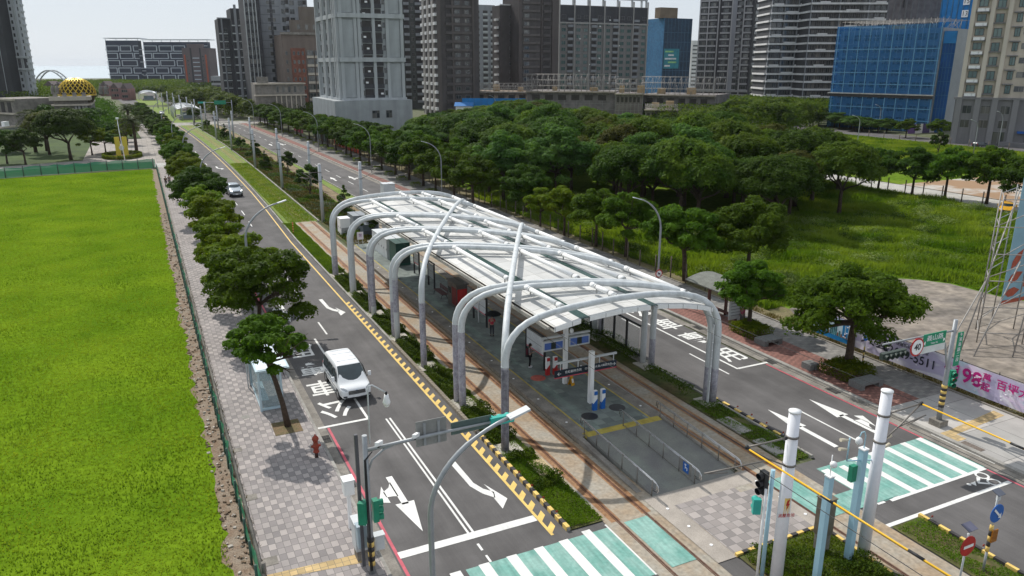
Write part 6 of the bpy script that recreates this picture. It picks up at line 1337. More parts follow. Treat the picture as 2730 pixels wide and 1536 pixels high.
cover_strip('island_grass',[(28.35,30.1,25.8,34),(28.4,30.1,6,19.4)],420,lump(2,1.3,.10,.07,2),lf_grass,.08,5,label='rough grass in the right track island',cat='grass',up=.1)
cover_strip('island_shrubs',[(20.75,22.9,12,20.6),(23.3,25.3,12,18.6)],420,lump(2.1,1.9,.42,.32,4),lf_hedge,.11,6,label='mixed dark shrubs round the white poles at the frame foot',cat='shrubs')
cover_strip('island_grass',[(20.75,25.3,12,20.7)],420,lump(2,1.3,.2,.05,2),lf_grass,.1,7,label='green grass round the white poles at the frame foot',cat='grass',up=.1)
cover_strip('median_groundcover',[(20.2,25.2,84,200)],110,lump(.9,.7,.30,.32,1),lf_brn,.2,8,label='bronze ground cover in the wide median beyond the canopy',cat='ground cover')
cover_strip('median_groundcover',[(20.2,25.2,84,286)],75,lump(.7,.45,.15,.42,5),lf_hedge,.22,9,label='dark green shrubs dotted in the wide median',cat='ground cover')
cover_strip('median_groundcover',[(20.4,25.0,84,200)],25,lump(.5,.35,.05,.5,9),LEAF('grey_green_leaf',(.06,.10,.06),(.10,.14,.09),.25,1),.2,10,label='grey-green shrubs in the wide median',cat='ground cover')
gt=LEAF('track_grass_blade',(.10,.15,.01),(.18,.22,.02),.35,.4)
cover_strip('track_grass_tufts',[(16.1,19.7,101.5,170)],110,lump(1,.5,.10,.04),gt,.13,11,label='short yellow-green grass of the left track',cat='grass',up=.15)
# planter hedges on the right pavement
def hedge(x0,x1,y0,y1,h,lab,dens=900,mat=None,group=None):
    T=thing('box_hedge',lab,'hedge',((x0+x1)/2,(y0+y1)/2,.1),group=group); rs=np.random.RandomState(int(x0*13+y0*7)); n=int((x1-x0)*(y1-y0)*dens)
    x=rs.uniform(x0,x1,n)-T.location.x; y=rs.uniform(y0,y1,n)-T.location.y; ed=np.minimum(np.minimum(x+(x1-x0)/2,(x1-x0)/2-x),np.minimum(y+(y1-y0)/2,(y1-y0)/2-y))
    z=np.where(ed<.25,rs.uniform(0,1,n),rs.uniform(.75,1.05,n))*h*(1+.12*np.sin(x*4)*np.cos(y*5)); P=np.stack([x,y,z],1); Nn=rs.normal(size=P.shape)*.6+np.array([0,0,.6])
    me=leafmesh('foliage',P,Nn,.13,mat or lf_hedge2,rs); o=bpy.data.objects.new('foliage',me); C.objects.link(o); o.parent=T
    return T
lf_hedge2=LEAF('bright_hedge_leaf',(.07,.12,.008),(.17,.21,.015),.45,1.5)
hedge(39.3,42.1,31.8,34.3,.8,'square clipped hedge round the large tree before the banner'); hedge(39.4,41.6,40.6,43.3,.8,'clipped hedge round the leaning tree by the bus shelter'); hedge(39.6,42,50.5,53,.5,'low hedge behind the front arch beside the red paving')
y=100;i=0
while y<285:
    hedge(40.2+cs(y),42.0+cs(y),y-.9,y+.9,.75,f'small box hedge at a tree foot in the right row, {ordn(i)} beyond the canopy end',220,group='box hedges at the foot of the right row'); y+=7.8;i+=1
# ring hedge in the plaza
T=thing('ring_hedge','yellow-green clipped ring hedge round the yellow sign in the plaza','hedge',(-4.3,193.5,0)); rs=np.random.RandomState(5); n=9000; a=rs.uniform(0,6.28,n); rr_=rs.uniform(.86,1,n)
P=np.stack([4.1*rr_*np.cos(a),6.3*rr_*np.sin(a),rs.uniform(.1,.95,n)],1); me=leafmesh('foliage',P,rs.normal(size=P.shape)*.6+np.array([0,0,.8]),.22,lf_hedge2,rs); o=bpy.data.objects.new('foliage',me); C.objects.link(o); o.parent=T
MB().poly([(3.4*math.cos(k*.4),5.4*math.sin(k*.4)) for k in range(16)],.08).build('flower_bed',M('brown_flower_bed',(.16,.08,.03),.9,.3,2),T,local=True)
T=thing('advertising_flag_sign','twin yellow panels with round emblem standing in the ring hedge','sign',(-4.2,192.3,0))
yp=M('yellow_panel',(.62,.50,.06),.5,.05,2)
for x in (-.75,.75): MB().box(x-.5,x+.5,-.1,.1,.2,4.6).build('panel',yp,T,local=True)
MB().tube([(0,-.16,2.2),(0,-.12,2.2)],.55,16).build('emblem',M('white_emblem',(.6,.6,.55),.6,.1),T,local=True)
T=thing('plaza_lamp','slim white lamp post beside the ring hedge','lamp',(-3.7,184,0)); MB().tube([(0,0,0),(-.35,0,6.5),(-.4,0,9)],[.1,.08,.06],8).build('post',whitem,T,local=True); MB().obox((-.4,0,9.1),(.55,.4,.35)).build('lamp_head',whitem,T,local=True)
# median small trees
for i,(x,y,v,s,l) in enumerate([(24.15,103.7,'cone',.9,'dark pointed small tree in the median just beyond the canopy'),(22.9,121,'bush',1.5,'dark bushy small tree in the median beside the second pole'),(23.8,146,'bush',1.35,'dark rounded small tree in the median'),(21.5,158,'cone',.8,'dark pointed shrub left in the median'),(22.6,180,'cone',1.0,'dark small tree in the median before the fourth pole'),(21.5,194,'bush',1.0,'low dark shrub in the middle of the median'),(21.2,230,'cone',.9,'slim small tree farther up the median'),(19.6,267,'bush',.9,'small shrub near the far end of the median'),(18,300,'for2',.5,'round dark tree at the cross street end of the median'),(23.5,88,'bush',1.0,'dark shrub beside the grey cabinet behind the canopy')]): tree(v,x+(0 if y>200 else cs(y)),y,l,s,i,0,cat='small tree',name='small_tree')
# lawn and field grass blades
def grassfield(name,poly,n,leaf,hf,mat,seed,label,tall=False,nearbias=0):
    rs=np.random.RandomState(seed); xs=[p[0] for p in poly]; yy=[p[1] for p in poly]
    x=rs.uniform(min(xs),max(xs),n*2); y=min(yy)+(max(yy)-min(yy))*rs.uniform(0,1,n*2)**(1+nearbias)
    Pa=np.array(poly); ins=np.zeros(len(x),bool)
    for i in range(len(Pa)):
        a,b=Pa[i],Pa[i-1]; c=(a[1]>y)!=(b[1]>y); 
        with np.errstate(all='ignore'): t=x<(b[0]-a[0])*(y-a[1])/(b[1]-a[1])+a[0]
        ins^=(c&t)
    x=x[ins][:n]; y=y[ins][:n]; h=hf(x,y); P=np.stack([x,y,h*.5],1); N_=len(x)
    a=rs.uniform(0,6.28,N_); w=leaf*rs.uniform(.5,1.2,N_); dx=np.cos(a)*w;dy=np.sin(a)*w; lx=rs.normal(size=N_)*h*.35; ly=rs.normal(size=N_)*h*.35
    V=np.stack([np.stack([x-dx,y-dy,0*x],1),np.stack([x+dx,y+dy,0*x],1),np.stack([x+lx,y+ly,h*rs.uniform(.7,1.3,N_)],1)],1).reshape(-1,3)
    me=bpy.data.meshes.new(name); me.vertices.add(3*N_); me.loops.add(3*N_); me.polygons.add(N_); me.vertices.foreach_set('co',V.astype(np.float32).ravel()); me.loops.foreach_set('vertex_index',np.arange(3*N_,dtype=np.int32)); me.polygons.foreach_set('loop_start',np.arange(0,3*N_,3,dtype=np.int32)); me.polygons.foreach_set('loop_total',np.full(N_,3,dtype=np.int32)); me.materials.append(mat); me.update(calc_edges=True)
    o=bpy.data.objects.new(name,me); C.objects.link(o); return tag(o,label,'grass',None,'stuff')
lawnb=LEAF('lawn_blade',(.085,.15,.012),(.19,.25,.030),.5,.22)
grassfield('lawn_grass',[(-45,16),(1.2,16),(1.1,168),(-45,160)],330000,.04,lambda x,y:.10+.04*np.sin(x*.8+np.sin(y*.5)*2)*np.cos(y*.6),lawnb,31,'thick bright grass of the fenced lawn',nearbias=.9)
weed=LEAF('weed_blade',(.07,.13,.010),(.20,.25,.035),.45,.16)
hfw=lambda x,y:np.clip(.55+.35*np.sin(x*.45+1)*np.cos(y*.38)+.3*np.sin(x*1.1+y*.7),.12,1.3)
grassfield('wild_grass',[(46,46),(50,46.5),(56,47.6),(64,49),(66.5,47.2),(68,45),(68,40),(108,55),(109,100),(94,92),(80,75),(62,76),(50,110),(46,110)],150000,.11,hfw,weed,32,'tall wild grass and weeds filling the field behind the banner')
rs0=np.random.RandomState(61); pc=np.stack([rs0.uniform(47,107,420),rs0.uniform(47,106,420)],1); pc=[p for p in pc if not (p[0]>62 and p[1]>76) and not (p[0]<70 and p[1]<50) and (p[0]-68)*.42+40<p[1]]
for nm,mt,sd,lab,sl_ in (('weed_clumps',LEAF('dark_weed',(.04,.09,.012),(.08,.14,.018),.35,.5),62,'dark leafy weed clumps scattered in the wild field',0),('weed_clumps',LEAF('pale_weed',(.12,.17,.05),(.22,.26,.09),.4,.5),63,'pale flowering weed clumps scattered in the wild field',1)):
    q=[p for i,p in enumerate(pc) if i%2==sl_]; P_,N2=clumpleaves(np.random.RandomState(sd),[(p[0],p[1],.45) for p in q],[float(r) for r in np.random.RandomState(sd).uniform(.5,1.7,len(q))],len(q)*150,.55,.3)
    P_[:,2]=np.abs(P_[:,2]); me=leafmesh(nm,P_,N2,.2,mt,np.random.RandomState(sd)); o=bpy.data.objects.new(nm,me); C.objects.link(o); tag(o,lab,'weeds',None,'stuff')
grassfield('wild_grass',[(150,92),(187,92),(187,165),(165,150),(150,130)],40000,.2,lambda x,y:.5+.1*np.sin(x),weed,33,'grass of the fenced meadow before the beige building')
grassfield('verge_weeds',[(44.5,20),(45.7,20),(45.7,48),(44.5,48)],5000,.03,lambda x,y:.16+.08*np.sin(y*3),LEAF('dry_weed',(.12,.10,.03),(.20,.17,.06),.3,2),34,'dry weeds along the foot of the banner fence')
grassfield('verge_weeds',[(2.3,6),(2.42,6),(2.42,100),(2.3,100)],2500,.03,lambda x,y:.25+.0*x,lf_brn,35,'brown weeds along the low kerb of the green fence')
rs=np.random.RandomState(40); mb=MB(); 
for k in range(900):
    x=1.15+rs.uniform(0,.95); y=16+rs.uniform(0,1)**1.6*100; s=rs.uniform(.02,.09); mb.cur=int(rs.rand()<.35); mb.obox((x,y,.02),(s*2,s*1.4,s),M=Matrix.Rotation(rs.uniform(0,3),3,'Z')@Matrix.Rotation(rs.uniform(-.5,.5),3,'X'))
mb.build('rubble',[M('rubble_brown',(.17,.12,.08),.95,.3,3),M('rubble_pale',(.42,.38,.33),.95,.3,3)],label='broken stones and litter scattered between lawn and green fence',cat='rubble',kind='stuff')
# ================================================================ buildings
def pt(px,py,d):
    r=ray(px,py); t=d/(r.x*FH.x+r.y*FH.y); return Vector((r.x*t,r.y*t,0))
def ptY(px,py,Y): r=ray(px,py); t=Y/r.y; return Vector((r.x*t,Y,0))
def ptX(px,py,X): r=ray(px,py); t=X/r.x; return Vector((X,r.y*t,0))
class Bld:
    def __init__(s,name,lab,A,B,depth,zt,mat,cat='building',z0=0):
        s.A=A; d=B-A; s.W=d.length; s.D=depth; s.H=zt; s.T=thing(name,lab,cat,(A.x,A.y,0),math.atan2(d.y,d.x)); s.mat=mat
        MB().box(0,s.W,0,depth,z0,zt).build('wall',mat,s.T,local=True); s.cnt={}; s.cache={}
    def fx(s,f):                         # face frame: origin, u dir, outward dir
        return {'S':(Vector((0,0,0)),Vector((1,0,0)),Vector((0,-1,0))),'W':(Vector((0,s.D,0)),Vector((0,-1,0)),Vector((-1,0,0))),'E':(Vector((s.W,0,0)),Vector((0,1,0)),Vector((1,0,0)))}[f]
    def rep(s,name,items,mt,proud=.08,style='box',off_=0):
        mats=mt if isinstance(mt,(list,tuple)) else [mt]
        rest=MB(); k=s.cnt.get(name,0)
        for (f,u,z,w,h) in items:
            o,du,dn=s.fx(f); rot=math.atan2(du.y,du.x); key=(name,round(w,2),round(h,2),style,proud)
            def geo(mb,M_):
                def bx(x0,x1,y0,y1,z0,z1,mi):
                    mb.cur=mi; q=[(x0,y0,z0),(x1,y0,z0),(x1,y1,z0),(x0,y1,z0),(x0,y0,z1),(x1,y0,z1),(x1,y1,z1),(x0,y1,z1)]
                    mb.add([M_@Vector(v) for v in q],[(0,3,2,1),(4,5,6,7),(0,1,5,4),(1,2,6,5),(2,3,7,6),(3,0,4,7)])
                if style=='box': bx(0,w,-proud-off_,.02,0,h,0)
                elif style=='win':
                    bx(.04,w-.04,-.03-off_,.02,.04,h-.04,0); e=.09
                    bx(0,w,-proud,.01,0,e,1); bx(0,w,-proud,.01,h-e,h,1); bx(0,e,-proud,.01,e,h-e,1); bx(w-e,w,-proud,.01,e,h-e,1)
                    if w>1.2: bx(w/2-.04,w/2+.04,-proud+.01,.01,e,h-e,1)
                elif style=='balc':          # parapet, slab, dark opening
                    bx(.05,w-.05,-.04,.02,0,h,0); bx(0,w,-proud,-proud+.12,0,h*.38,1); bx(0,w,-proud,.01,-.14,.0,1); bx(0,.1,-proud+.12,.01,0,h*.38,1); bx(w-.1,w,-proud+.12,.01,0,h*.38,1)
            if k<100:
                if key not in s.cache:
                    mb=MB(); geo(mb,Matrix.Identity(4)); s.cache[key]=mb.mesh(name,mats)
                q=bpy.data.objects.new(name,s.cache[key]); C.objects.link(q); q.parent=s.T; p=o+du*u; q.location=(p.x,p.y,z); q.rotation_euler=(0,0,rot); k+=1
            else:
                p=o+du*u; geo(rest,Matrix.Translation((p.x,p.y,z))@Matrix.Rotation(rot,4,'Z'))
        s.cnt[name]=k
        if rest.v: rest.build(name,mats,s.T,kind='stuff',local=True)
def bm_(n,c,v=.08,sc=.12,**k): return weather(M(n,c,.8,v,sc,**k))
gw=bm_('window_frame_grey',(.22,.22,.22)); WG=[darkglass,gw]; TG=[tealglass,gw]
dkb=bm_('dark_brown_tile',(.085,.075,.075),fine=(.5,.12)); dk2=bm_('dark_grey_tile',(.06,.06,.067)); grt=bm_('pale_grey_stone_cladding',(.34,.36,.37),fine=(.35,.08)); grl=bm_('light_cladding',(.42,.44,.45)); midg=bm_('mid_grey_cladding',(.26,.27,.29))
whs=bm_('white_slab',(.66,.65,.65)); redbr=M('red_brown_tile',(.20,.085,.06),.85,.18,.2,fine=(1,.2)); beg=bm_('beige_tile',(.50,.44,.37)); grn=bm_('grey_granite',(.19,.185,.19)); stn=M('weathered_stone',(.22,.20,.18),.9,.2,.25,fine=(1.2,.2))
def floors(z0,z1,fh): 
    L=[];z=z0
    while z+fh<=z1: L.append(z); z+=fh
    return L
# --- grey stone tower
A=ptY(908,160,225); B_=ptY(1077,160,225); far=ptX(853,160,A.x); ZT=46
b=Bld('apartment_tower','tall pale grey stone tower with dark balcony columns behind the right street trees',A,B_,far.y-A.y,ZT,grt); W=b.W; D=b.D
zb=ztop(960,268,A); z1=ztop(960,159,A); z2=ztop(960,40,A)
P=MB(); Tn=b.T
pod=[]; b.rep('podium',[('S',-3.2,0,W+4.2,zb)],grt,3.2); b.rep('podium',[('W',-1,0,D+2,zb-.01)],grt,3.0)
b.rep('belt',[('S',-.3,z-.6,W+.6,1.2) for z in (zb,z1,z2)]+[('W',0,z-.6,D,1.19) for z in (zb,z1,z2)],grl,.7)
b.rep('pilaster',[('S',u*W,zb,.9,ZT-zb) for u in (0,.22,.31-.03,.505,.72,.95)],grl,.4)
b.rep('wall_panel',[('S',.045*W,z+.8,.17*W,h-2) for z,h in ((zb,z1-zb),(z1,z2-z1),(z2,ZT-z2))]+[('S',.765*W,z+.8,.175*W,h-2) for z,h in ((zb,z1-zb),(z1,z2-z1),(z2,ZT-z2))],grt,.2)
F=floors(.9,ZT,3.15)
b.rep('balcony',[('S',.355*W,z,.145*W,2.75) for z in F]+[('S',.548*W,z,.115*W,2.75) for z in F],[blackp,dk2],.35,'balc')
b.rep('window',[('S',.31*W,z+.9,.03*W+.3,1.5) for z in F]+[('S',.672*W,z+.9,.03*W+.3,1.5) for z in F],WG,.1,'win')
b.rep('air_conditioner',[('S',(.37 if i%3 else .56)*W+(i%2)*.8,z+1.2,.7,.5) for i,z in enumerate(F)],whitem,.5)
F2=floors(zb+.4,ZT,3.15)
b.rep('window_bay',[('W',D*.10,z+.7,D*.16,2.0) for z in F2]+[('W',D*.40,z+.7,D*.14,2.0) for z in F2]+[('W',D*.68,z+.7,D*.1,2.0) for z in F2],WG,.1,'win')
b.rep('fin',[('W',u*D,zb,.7,ZT-zb) for u in (.0,.3,.36,.57,.62,.82,.9,.96)],grl,.8)
b.rep('podium_window',[('S',.05*W,1,.28*W,2.2),('S',.4*W,5,.12*W,2.2),('S',.62*W,5,.1*W,2.2),('S',.4*W,1.3,.2*W,1.6)],WG,3.3,'win',3.25)
# --- generic stripe tower helper
def tower(lab,A,B_,D,ZT,wall,fh,name='apartment_tower'): return Bld(name,lab,A,B_,D,ZT,wall)
# tA
A=ptY(592,172,372); B_=ptY(628,172,372); zt=ztop(600,50,A); b=tower('narrow dark tower with pale balcony ends at the left of the skyline group',A,B_,14,zt,dk2,3.3)
F=floors(3,zt-2,3.3); b.rep('balcony_slab',[('S',.02*b.W,z,.2*b.W,.5) for z in F]+[('S',.35*b.W,z,.3*b.W,.45) for z in F],grl,.6); b.rep('pier',[('S',.22*b.W,0,.1*b.W,zt),('S',.92*b.W,0,.08*b.W,zt)],midg,.5); b.rep('window',[('S',.36*b.W,z+1,.26*b.W,1.6) for z in F],WG,.1,'win'); b.rep('roof_frame',[('S',-.3,zt,b.W+.6,.5)],midg,.6)
A=ptY(628,172,368); B_=ptY(664,172,368); zt=ztop(640,22,A); b=tower('taller dark banded tower beside the narrow one',A,B_,16,zt,dk2,3.3)
F=floors(3,zt-2,3.3); b.rep('balcony_slab',[('S',0,z,.25*b.W,.5) for z in F]+[('S',.45*b.W,z,.55*b.W,.45) for z in F],grl,.6); b.rep('pier',[('S',.22*b.W,0,.18*b.W,zt+1.5)],midg,.55); b.rep('window',[('S',.5*b.W,z+.8,.4*b.W,1.9) for z in F],WG,.1,'win')
# tB
A=ptY(664,172,335); B_=ptY(706,172,335); b=tower('dark tower edge with thin white vertical lines',A,B_,16,62,dk2,3.3)
F=floors(3,60,3.3); b.rep('fin',[('S',u*b.W,0,.35,60) for u in (.0,.25,.5,.7)],grl,.5); b.rep('window',[('S',.05*b.W,z+.8,.18*b.W,1.8) for z in F]+[('S',.3*b.W,z+.8,.18*b.W,1.8) for z in F]+[('S',.55*b.W,z+.8,.14*b.W,1.8) for z in F],WG,.1,'win')
A=ptY(706,172,338); B_=ptY(830,172,338); zt=56; b=tower('broad grey tower with dark stepped window slots behind the red-brown block',A,B_,16,zt,midg,3.3)
F=floors(3,zt-2,3.3); b.rep('joint',[('S',.02,z,.4*b.W,.12) for z in F],dk2,.04); b.rep('window_slot',[('S',.14*b.W,z+.7,.17*b.W,1.5) for z in F],WG,.1,'win'); b.rep('dark_strip',[('S',.2*b.W,2,.05*b.W,zt-4)],dk2,.05)
b.rep('window',[('S',u*b.W,z+.6,.1*b.W,1.9) for z in F for u in (.44,.62,.8)],WG,.1,'win'); b.rep('balcony',[('S',.52*b.W,z,.08*b.W,2.6) for z in F]+[('S',.9*b.W,z,.08*b.W,2.6) for z in F],[blackp,midg],.5,'balc'); b.rep('roof_block',[('S',.2*b.W,zt,.25*b.W,6),('S',.62*b.W,zt,.3*b.W,4)],midg,-4)
# red-brown
A=ptY(756,172,318); B_=ptY(862,172,318); zt=ztop(790,92,A); b=Bld('apartment_block','red-brown block with bay windows between the grey towers',A,B_,18,zt,bm_('taupe_tile',(.19,.15,.13)))
F=floors(3,zt-3,3.25); W=b.W
b.rep('brick_panel',[('S',.2*W,2,.36*W,zt-7)],redbr,.25); b.rep('window',[('S',u*W,z+1,.05*W,1.4) for z in F for u in (.07,.25,.36,.47)],WG,.35,'win',.3); b.rep('bay_window',[('S',u*W,z+.9,.16*W,1.9) for z in F for u in (.60,.80)],WG,.7,'win',.6); b.rep('bay_sill',[('S',u*W,z-.1,.17*W,.95) for z in F for u in (.595,.795)],beg,.6)
b.rep('roof_cornice',[('S',-.5,zt,W+1,.9)],stn,.6); b.rep('roof_step',[('S',.25*W,zt+.9,.7*W,4.5),('S',.5*W,zt+5.4,.4*W,5)],bm_('taupe_tile',(.17,.14,.12)),-3); b.rep('roof_window',[('S',.4*W,zt+2,.08*W,1.8),('S',.6*W,zt+2,.08*W,1.8),('S',.8*W,zt+2,.08*W,1.8)],WG,-2.8,'win')
# hotel-like low stone block
A=ptY(680,240,300); B_=ptY(812,240,300); zt=ztop(740,222,A); b=Bld('low_stone_building','low beige stone building with stepped roof at the foot of the towers',A,B_,10,zt,stn); W=b.W
b.rep('window',[('S',u*W,zt-3.4,.05*W,2.2) for u in (.42,.54,.66,.78,.9)],WG,.1,'win'); b.rep('cornice',[('S',-.4,zt-.5,W+.8,.5),('S',-.6,zt-4.6,W+1.2,.5)],beg,.7); b.rep('tower_block',[('S',.05*W,zt,.22*W,2.2)],stn,.6); b.rep('column',[('S',(.4+.1*i)*W,0,.02*W,zt-4.6) for i in range(6)],beg,.6)
# dark green-grey tower behind
A=ptY(1078,172,350); B_=ptY(1130,172,350); b=tower('dark grey-green tower with railed balconies right of the pale stone tower',A,B_,18,58,bm_('green_grey_tile',(.085,.09,.088)),3.3); F=floors(3,57,3.3)
b.rep('balcony',[('S',.05*b.W,z,.25*b.W,2.7) for z in F]+[('S',.62*b.W,z,.34*b.W,2.7) for z in F],[blackp,midg],.8,'balc'); b.rep('window',[('S',.4*b.W,z+.8,.15*b.W,1.7) for z in F],WG,.1,'win'); b.rep('crown_slat',[('S',(.2+.07*i)*b.W,50,.35,6) for i in range(9)],grl,.6)
# dark brown towers
A=ptY(1167,172,300); B_=ptY(1278,172,300); far=ptX(1127,172,A.x); b=tower('dark brown tower with lit striped side left of centre',A,B_,far.y-A.y,64,dkb,3.3); F=floors(2,62,3.3); W=b.W; D=b.D
b.rep('floor_band',[('S',.38*W,z,.44*W,.9) for z in F],bm_('brown_band',(.12,.105,.10)),.35); b.rep('balcony',[('S',.2*W,z,.14*W,2.6) for z in F],[blackp,dkb],.6,'balc'); b.rep('window',[('S',.42*W,z+1.1,.12*W,1.5) for z in F]+[('S',.66*W,z+1.1,.1*W,1.5) for z in F],WG,.1,'win'); b.rep('pier',[('S',.0,0,.08*W,64),('S',.34*W,0,.04*W,64),('S',.83*W,0,.04*W,64)],bm_('brown_pier',(.11,.095,.09)),.6)
b.rep('pale_fin',[('W',u*D,0,.05*D+.5,62) for u in (.15,.45,.75)],bm_('pale_fin',(.45,.42,.40)),.7); b.rep('side_balcony',[('W',u*D,z,.12*D,1.2) for z in F for u in (.05,.32,.62,.88)],whs,.9)
A=ptY(1382,172,310); B_=ptY(1488,172,310); b=tower('dark brown tower in the centre of the skyline',A,B_,16,64,dkb,3.3); F=floors(2,62,3.3); W=b.W
b.rep('floor_band',[('S',.1*W,z,.42*W,.9) for z in F],bm_('brown_band',(.12,.105,.10)),.35); b.rep('window',[('S',.14*W,z+1.1,.12*W,1.5) for z in F],WG,.1,'win'); b.rep('balcony',[('S',.6*W,z,.18*W,2.6) for z in F],[blackp,dkb],.6,'balc'); b.rep('pier',[('S',0,0,.07*W,64),('S',.55*W,0,.03*W,64),('S',.82*W,0,.16*W,64)],bm_('brown_pier',(.10,.085,.082)),.6)
A=ptY(1333,172,318); B_=ptY(1382,172,318); zt=ztop(1350,14,A); far=ptX(1314,172,A.x); b=tower('lower dark wing with white ringed corner left of the central brown tower',A,B_,max(8,far.y-A.y),zt,dkb,3.3); F=floors(2,zt-1,3.3)
b.rep('white_balcony',[('W',.55*b.D,z,.3*b.D,.9) for z in F],whs,1.2); b.rep('window',[('S',.5*b.W,z+1,.2*b.W,1.4) for z in F],WG,.1,'win'); b.rep('roof_rail',[('S',0,zt,b.W,.5)],whs,.1)
A=ptY(1262,172,440); B_=ptY(1320,172,440); zt=ztop(1290,12,A); b=tower('pale grey tower seen in the gap between the two brown towers',A,B_,12,zt,midg,3.3); F=floors(2,zt-2,3.3)
b.rep('balcony',[('S',.45*b.W,z,.22*b.W,2.5) for z in F]+[('S',.8*b.W,z,.18*b.W,2.5) for z in F],[blackp,grl],.6,'balc'); b.rep('window',[('S',.12*b.W,z+1,.18*b.W,1.4) for z in F],WG,.1,'win')
# pale apartment slab with teal windows
A=ptY(1488,172,338); B_=ptY(1722,172,338); zt=ztop(1600,12,A); b=Bld('apartment_slab','wide pale apartment slab with teal windows and open roof frames',A,B_,16,zt,bm_('putty_tile',(.22,.21,.205))); W=b.W; F=floors(1.5,zt-1.5,3.0); zz=ztop(1600,60,A)
b.rep('dark_upper_wall',[('S',0,zz,W,zt-zz-.3)],dk2,.05)
cols=[.03,.10,.19,.27,.36,.425,.52,.60,.68,.76,.84,.93]
b.rep('window',[('S',u*W,z+.7,.045*W,1.7) for i,u in enumerate(cols) if i%3!=1 for z in F],TG,.14,'win'); b.rep('balcony',[('S',u*W-.3,z,.06*W,2.5) for i,u in enumerate(cols) if i%3==1 for z in F],[blackp,midg],.7,'balc')
b.rep('pier',[('S',u*W,0,.5,zt+2.5) for u in (0,.16,.325,.49,.655,.82,.985)],bm_('pale_pier',(.36,.345,.33)),.55); b.rep('belt',[('S',0,zz-.4,W,.7)],bm_('pale_pier',(.36,.345,.33)),.6)
b.rep('air_conditioner',[('S',.22*W+(i%5)*.11*W,z+.2,.8,.55) for i,z in enumerate(F)],whitem,.4)
mb=MB(); 
for u in (.0,.16,.325,.49,.655,.82,.93,.985): mb.box(u*W,u*W+.6,1,2,zt,zt+3.2)
mb.box(0,W,1,2,zt+3.2,zt+3.8); mb.box(.88*W,W,1,2,zt+5,zt+5.6); mb.build('roof_frame',grl,b.T,local=True)
# blue netted tower
netb=M('blue_net',(.035,.13,.26),.85,0,.06,col2=(.05,.17,.32),fine=(.6,.2)); netd=M('dark_blue_net',(.018,.045,.085),.85,.25,.08,fine=(.6,.25)); netl=M('bright_blue_net',(.02,.19,.48),.8,.12,.08,fine=(.4,.15)); netbr=M('brown_net',(.17,.145,.14),.9,.2,.1,fine=(.5,.25)); netg=M('grey_net',(.17,.155,.15),.9,.25,.1,fine=(.4,.25))
A=ptY(1766,172,430); B_=ptY(1838,172,430); zt=ztop(1800,48,A); far=ptX(1722,172,A.x); b=Bld('netted_tower','blue netted tower under construction with coloured advertising sheet',A,B_,far.y-A.y,zt,netd,'building'); W=b.W
b.rep('side_net',[('W',0,0,b.D,zt)],netb,.3); b.rep('scaffold_line',[('S',0,z,W,.25) for z in floors(4,zt,6)]+[('S',i*W/8,0,.2,zt) for i in range(9)],M('net_seam',(.05,.12,.2),.8),.15)
b.rep('upper_structure',[('S',-b.D*.2,zt,W*.62,ztop(1780,20,A)-zt)],M('brown_concrete_frame',(.16,.12,.085),.9,.2,.2),-6)
ad=MB(); b.rep('advertising_sheet',[('S',.03*W,ztop(1790,183,A),.55*W,ztop(1790,130,A)-ztop(1790,183,A))],M('teal_sheet',(.03,.20,.26),.7,.2,.3),.4)
za,zb2=ztop(1790,183,A),ztop(1790,130,A)
for k,c in enumerate([(.6,.6,.62),(.25,.5,.2),(.6,.62,.65),(.55,.15,.2),(.55,.6,.1)]): b.rep('advertising_line',[('S',.06*W+(k%2)*.12*W,za+(zb2-za)*(.1+.18*k),(.22+.12*((k*7)%3))*W*.9,1.0)],M('print_colour',c,.7,.2,.8),.5)
A=ptY(1842,172,560); B_=ptY(1866,172,560); zt=ztop(1855,108,A); b=tower('small white stepped building seen in the gap beside the striped dark tower',A,B_,10,zt,whs,3); b.rep('floor_line',[('S',.1*b.W,z+1,.8*b.W,1.3) for z in floors(1,zt-2,3.3)],darkglass,.1)
# dark tower with white horizontal stripes
A=pt(1857,172,412); B_=pt(1998,172,400); b=tower('dark tower with thin pale horizontal stripes and vertical white piers',A,B_,24,75,M('near_black_tile',(.045,.043,.05),.7,.2,.1),3.3); F=floors(7,74,3.1); W=b.W
b.rep('stripe',[('S',u*W,z,w*W,.75) for z in F for u,w in ((.02,.14),(.17,.17),(.41,.18),(.62,.15),(.84,.14))],bm_('stripe_white',(.40,.385,.40)),.45); b.rep('pier',[('S',u*W,0,.55,74) for u in (.0,.16,.355,.6,.82)],bm_('pier_white',(.42,.405,.42)),.6); b.rep('wide_pier',[('S',.60*W,0,.1*W,74)],bm_('pier_grey',(.27,.27,.30)),.5)
b.rep('window',[('S',u*W,z+.9,.09*W,1.7) for z in F for u in (.04,.21,.45,.72,.87)],WG,.12,'win'); b.rep('podium_band',[('S',-2,z,W+2,h) for z,h in ((0,2.6),(4.0,1.4),(6.4,1.0))],bm_('pale_podium',(.33,.32,.32)),1.2)
A2=B_; b=Bld('apartment_tower','shaded dark wing right of the white striped dark tower',A2,pt(2046,172,420),18,75,M('near_black_tile',(.035,.034,.04),.7,.2,.1)); F=floors(6,74,3.1)  # wall tile is a darker copy of the striped tower's, shade painted in
b.rep('window',[('S',u*b.W,z+.6,.16*b.W,1.9) for z in F for u in (.1,.4,.7)],WG,.1,'win')
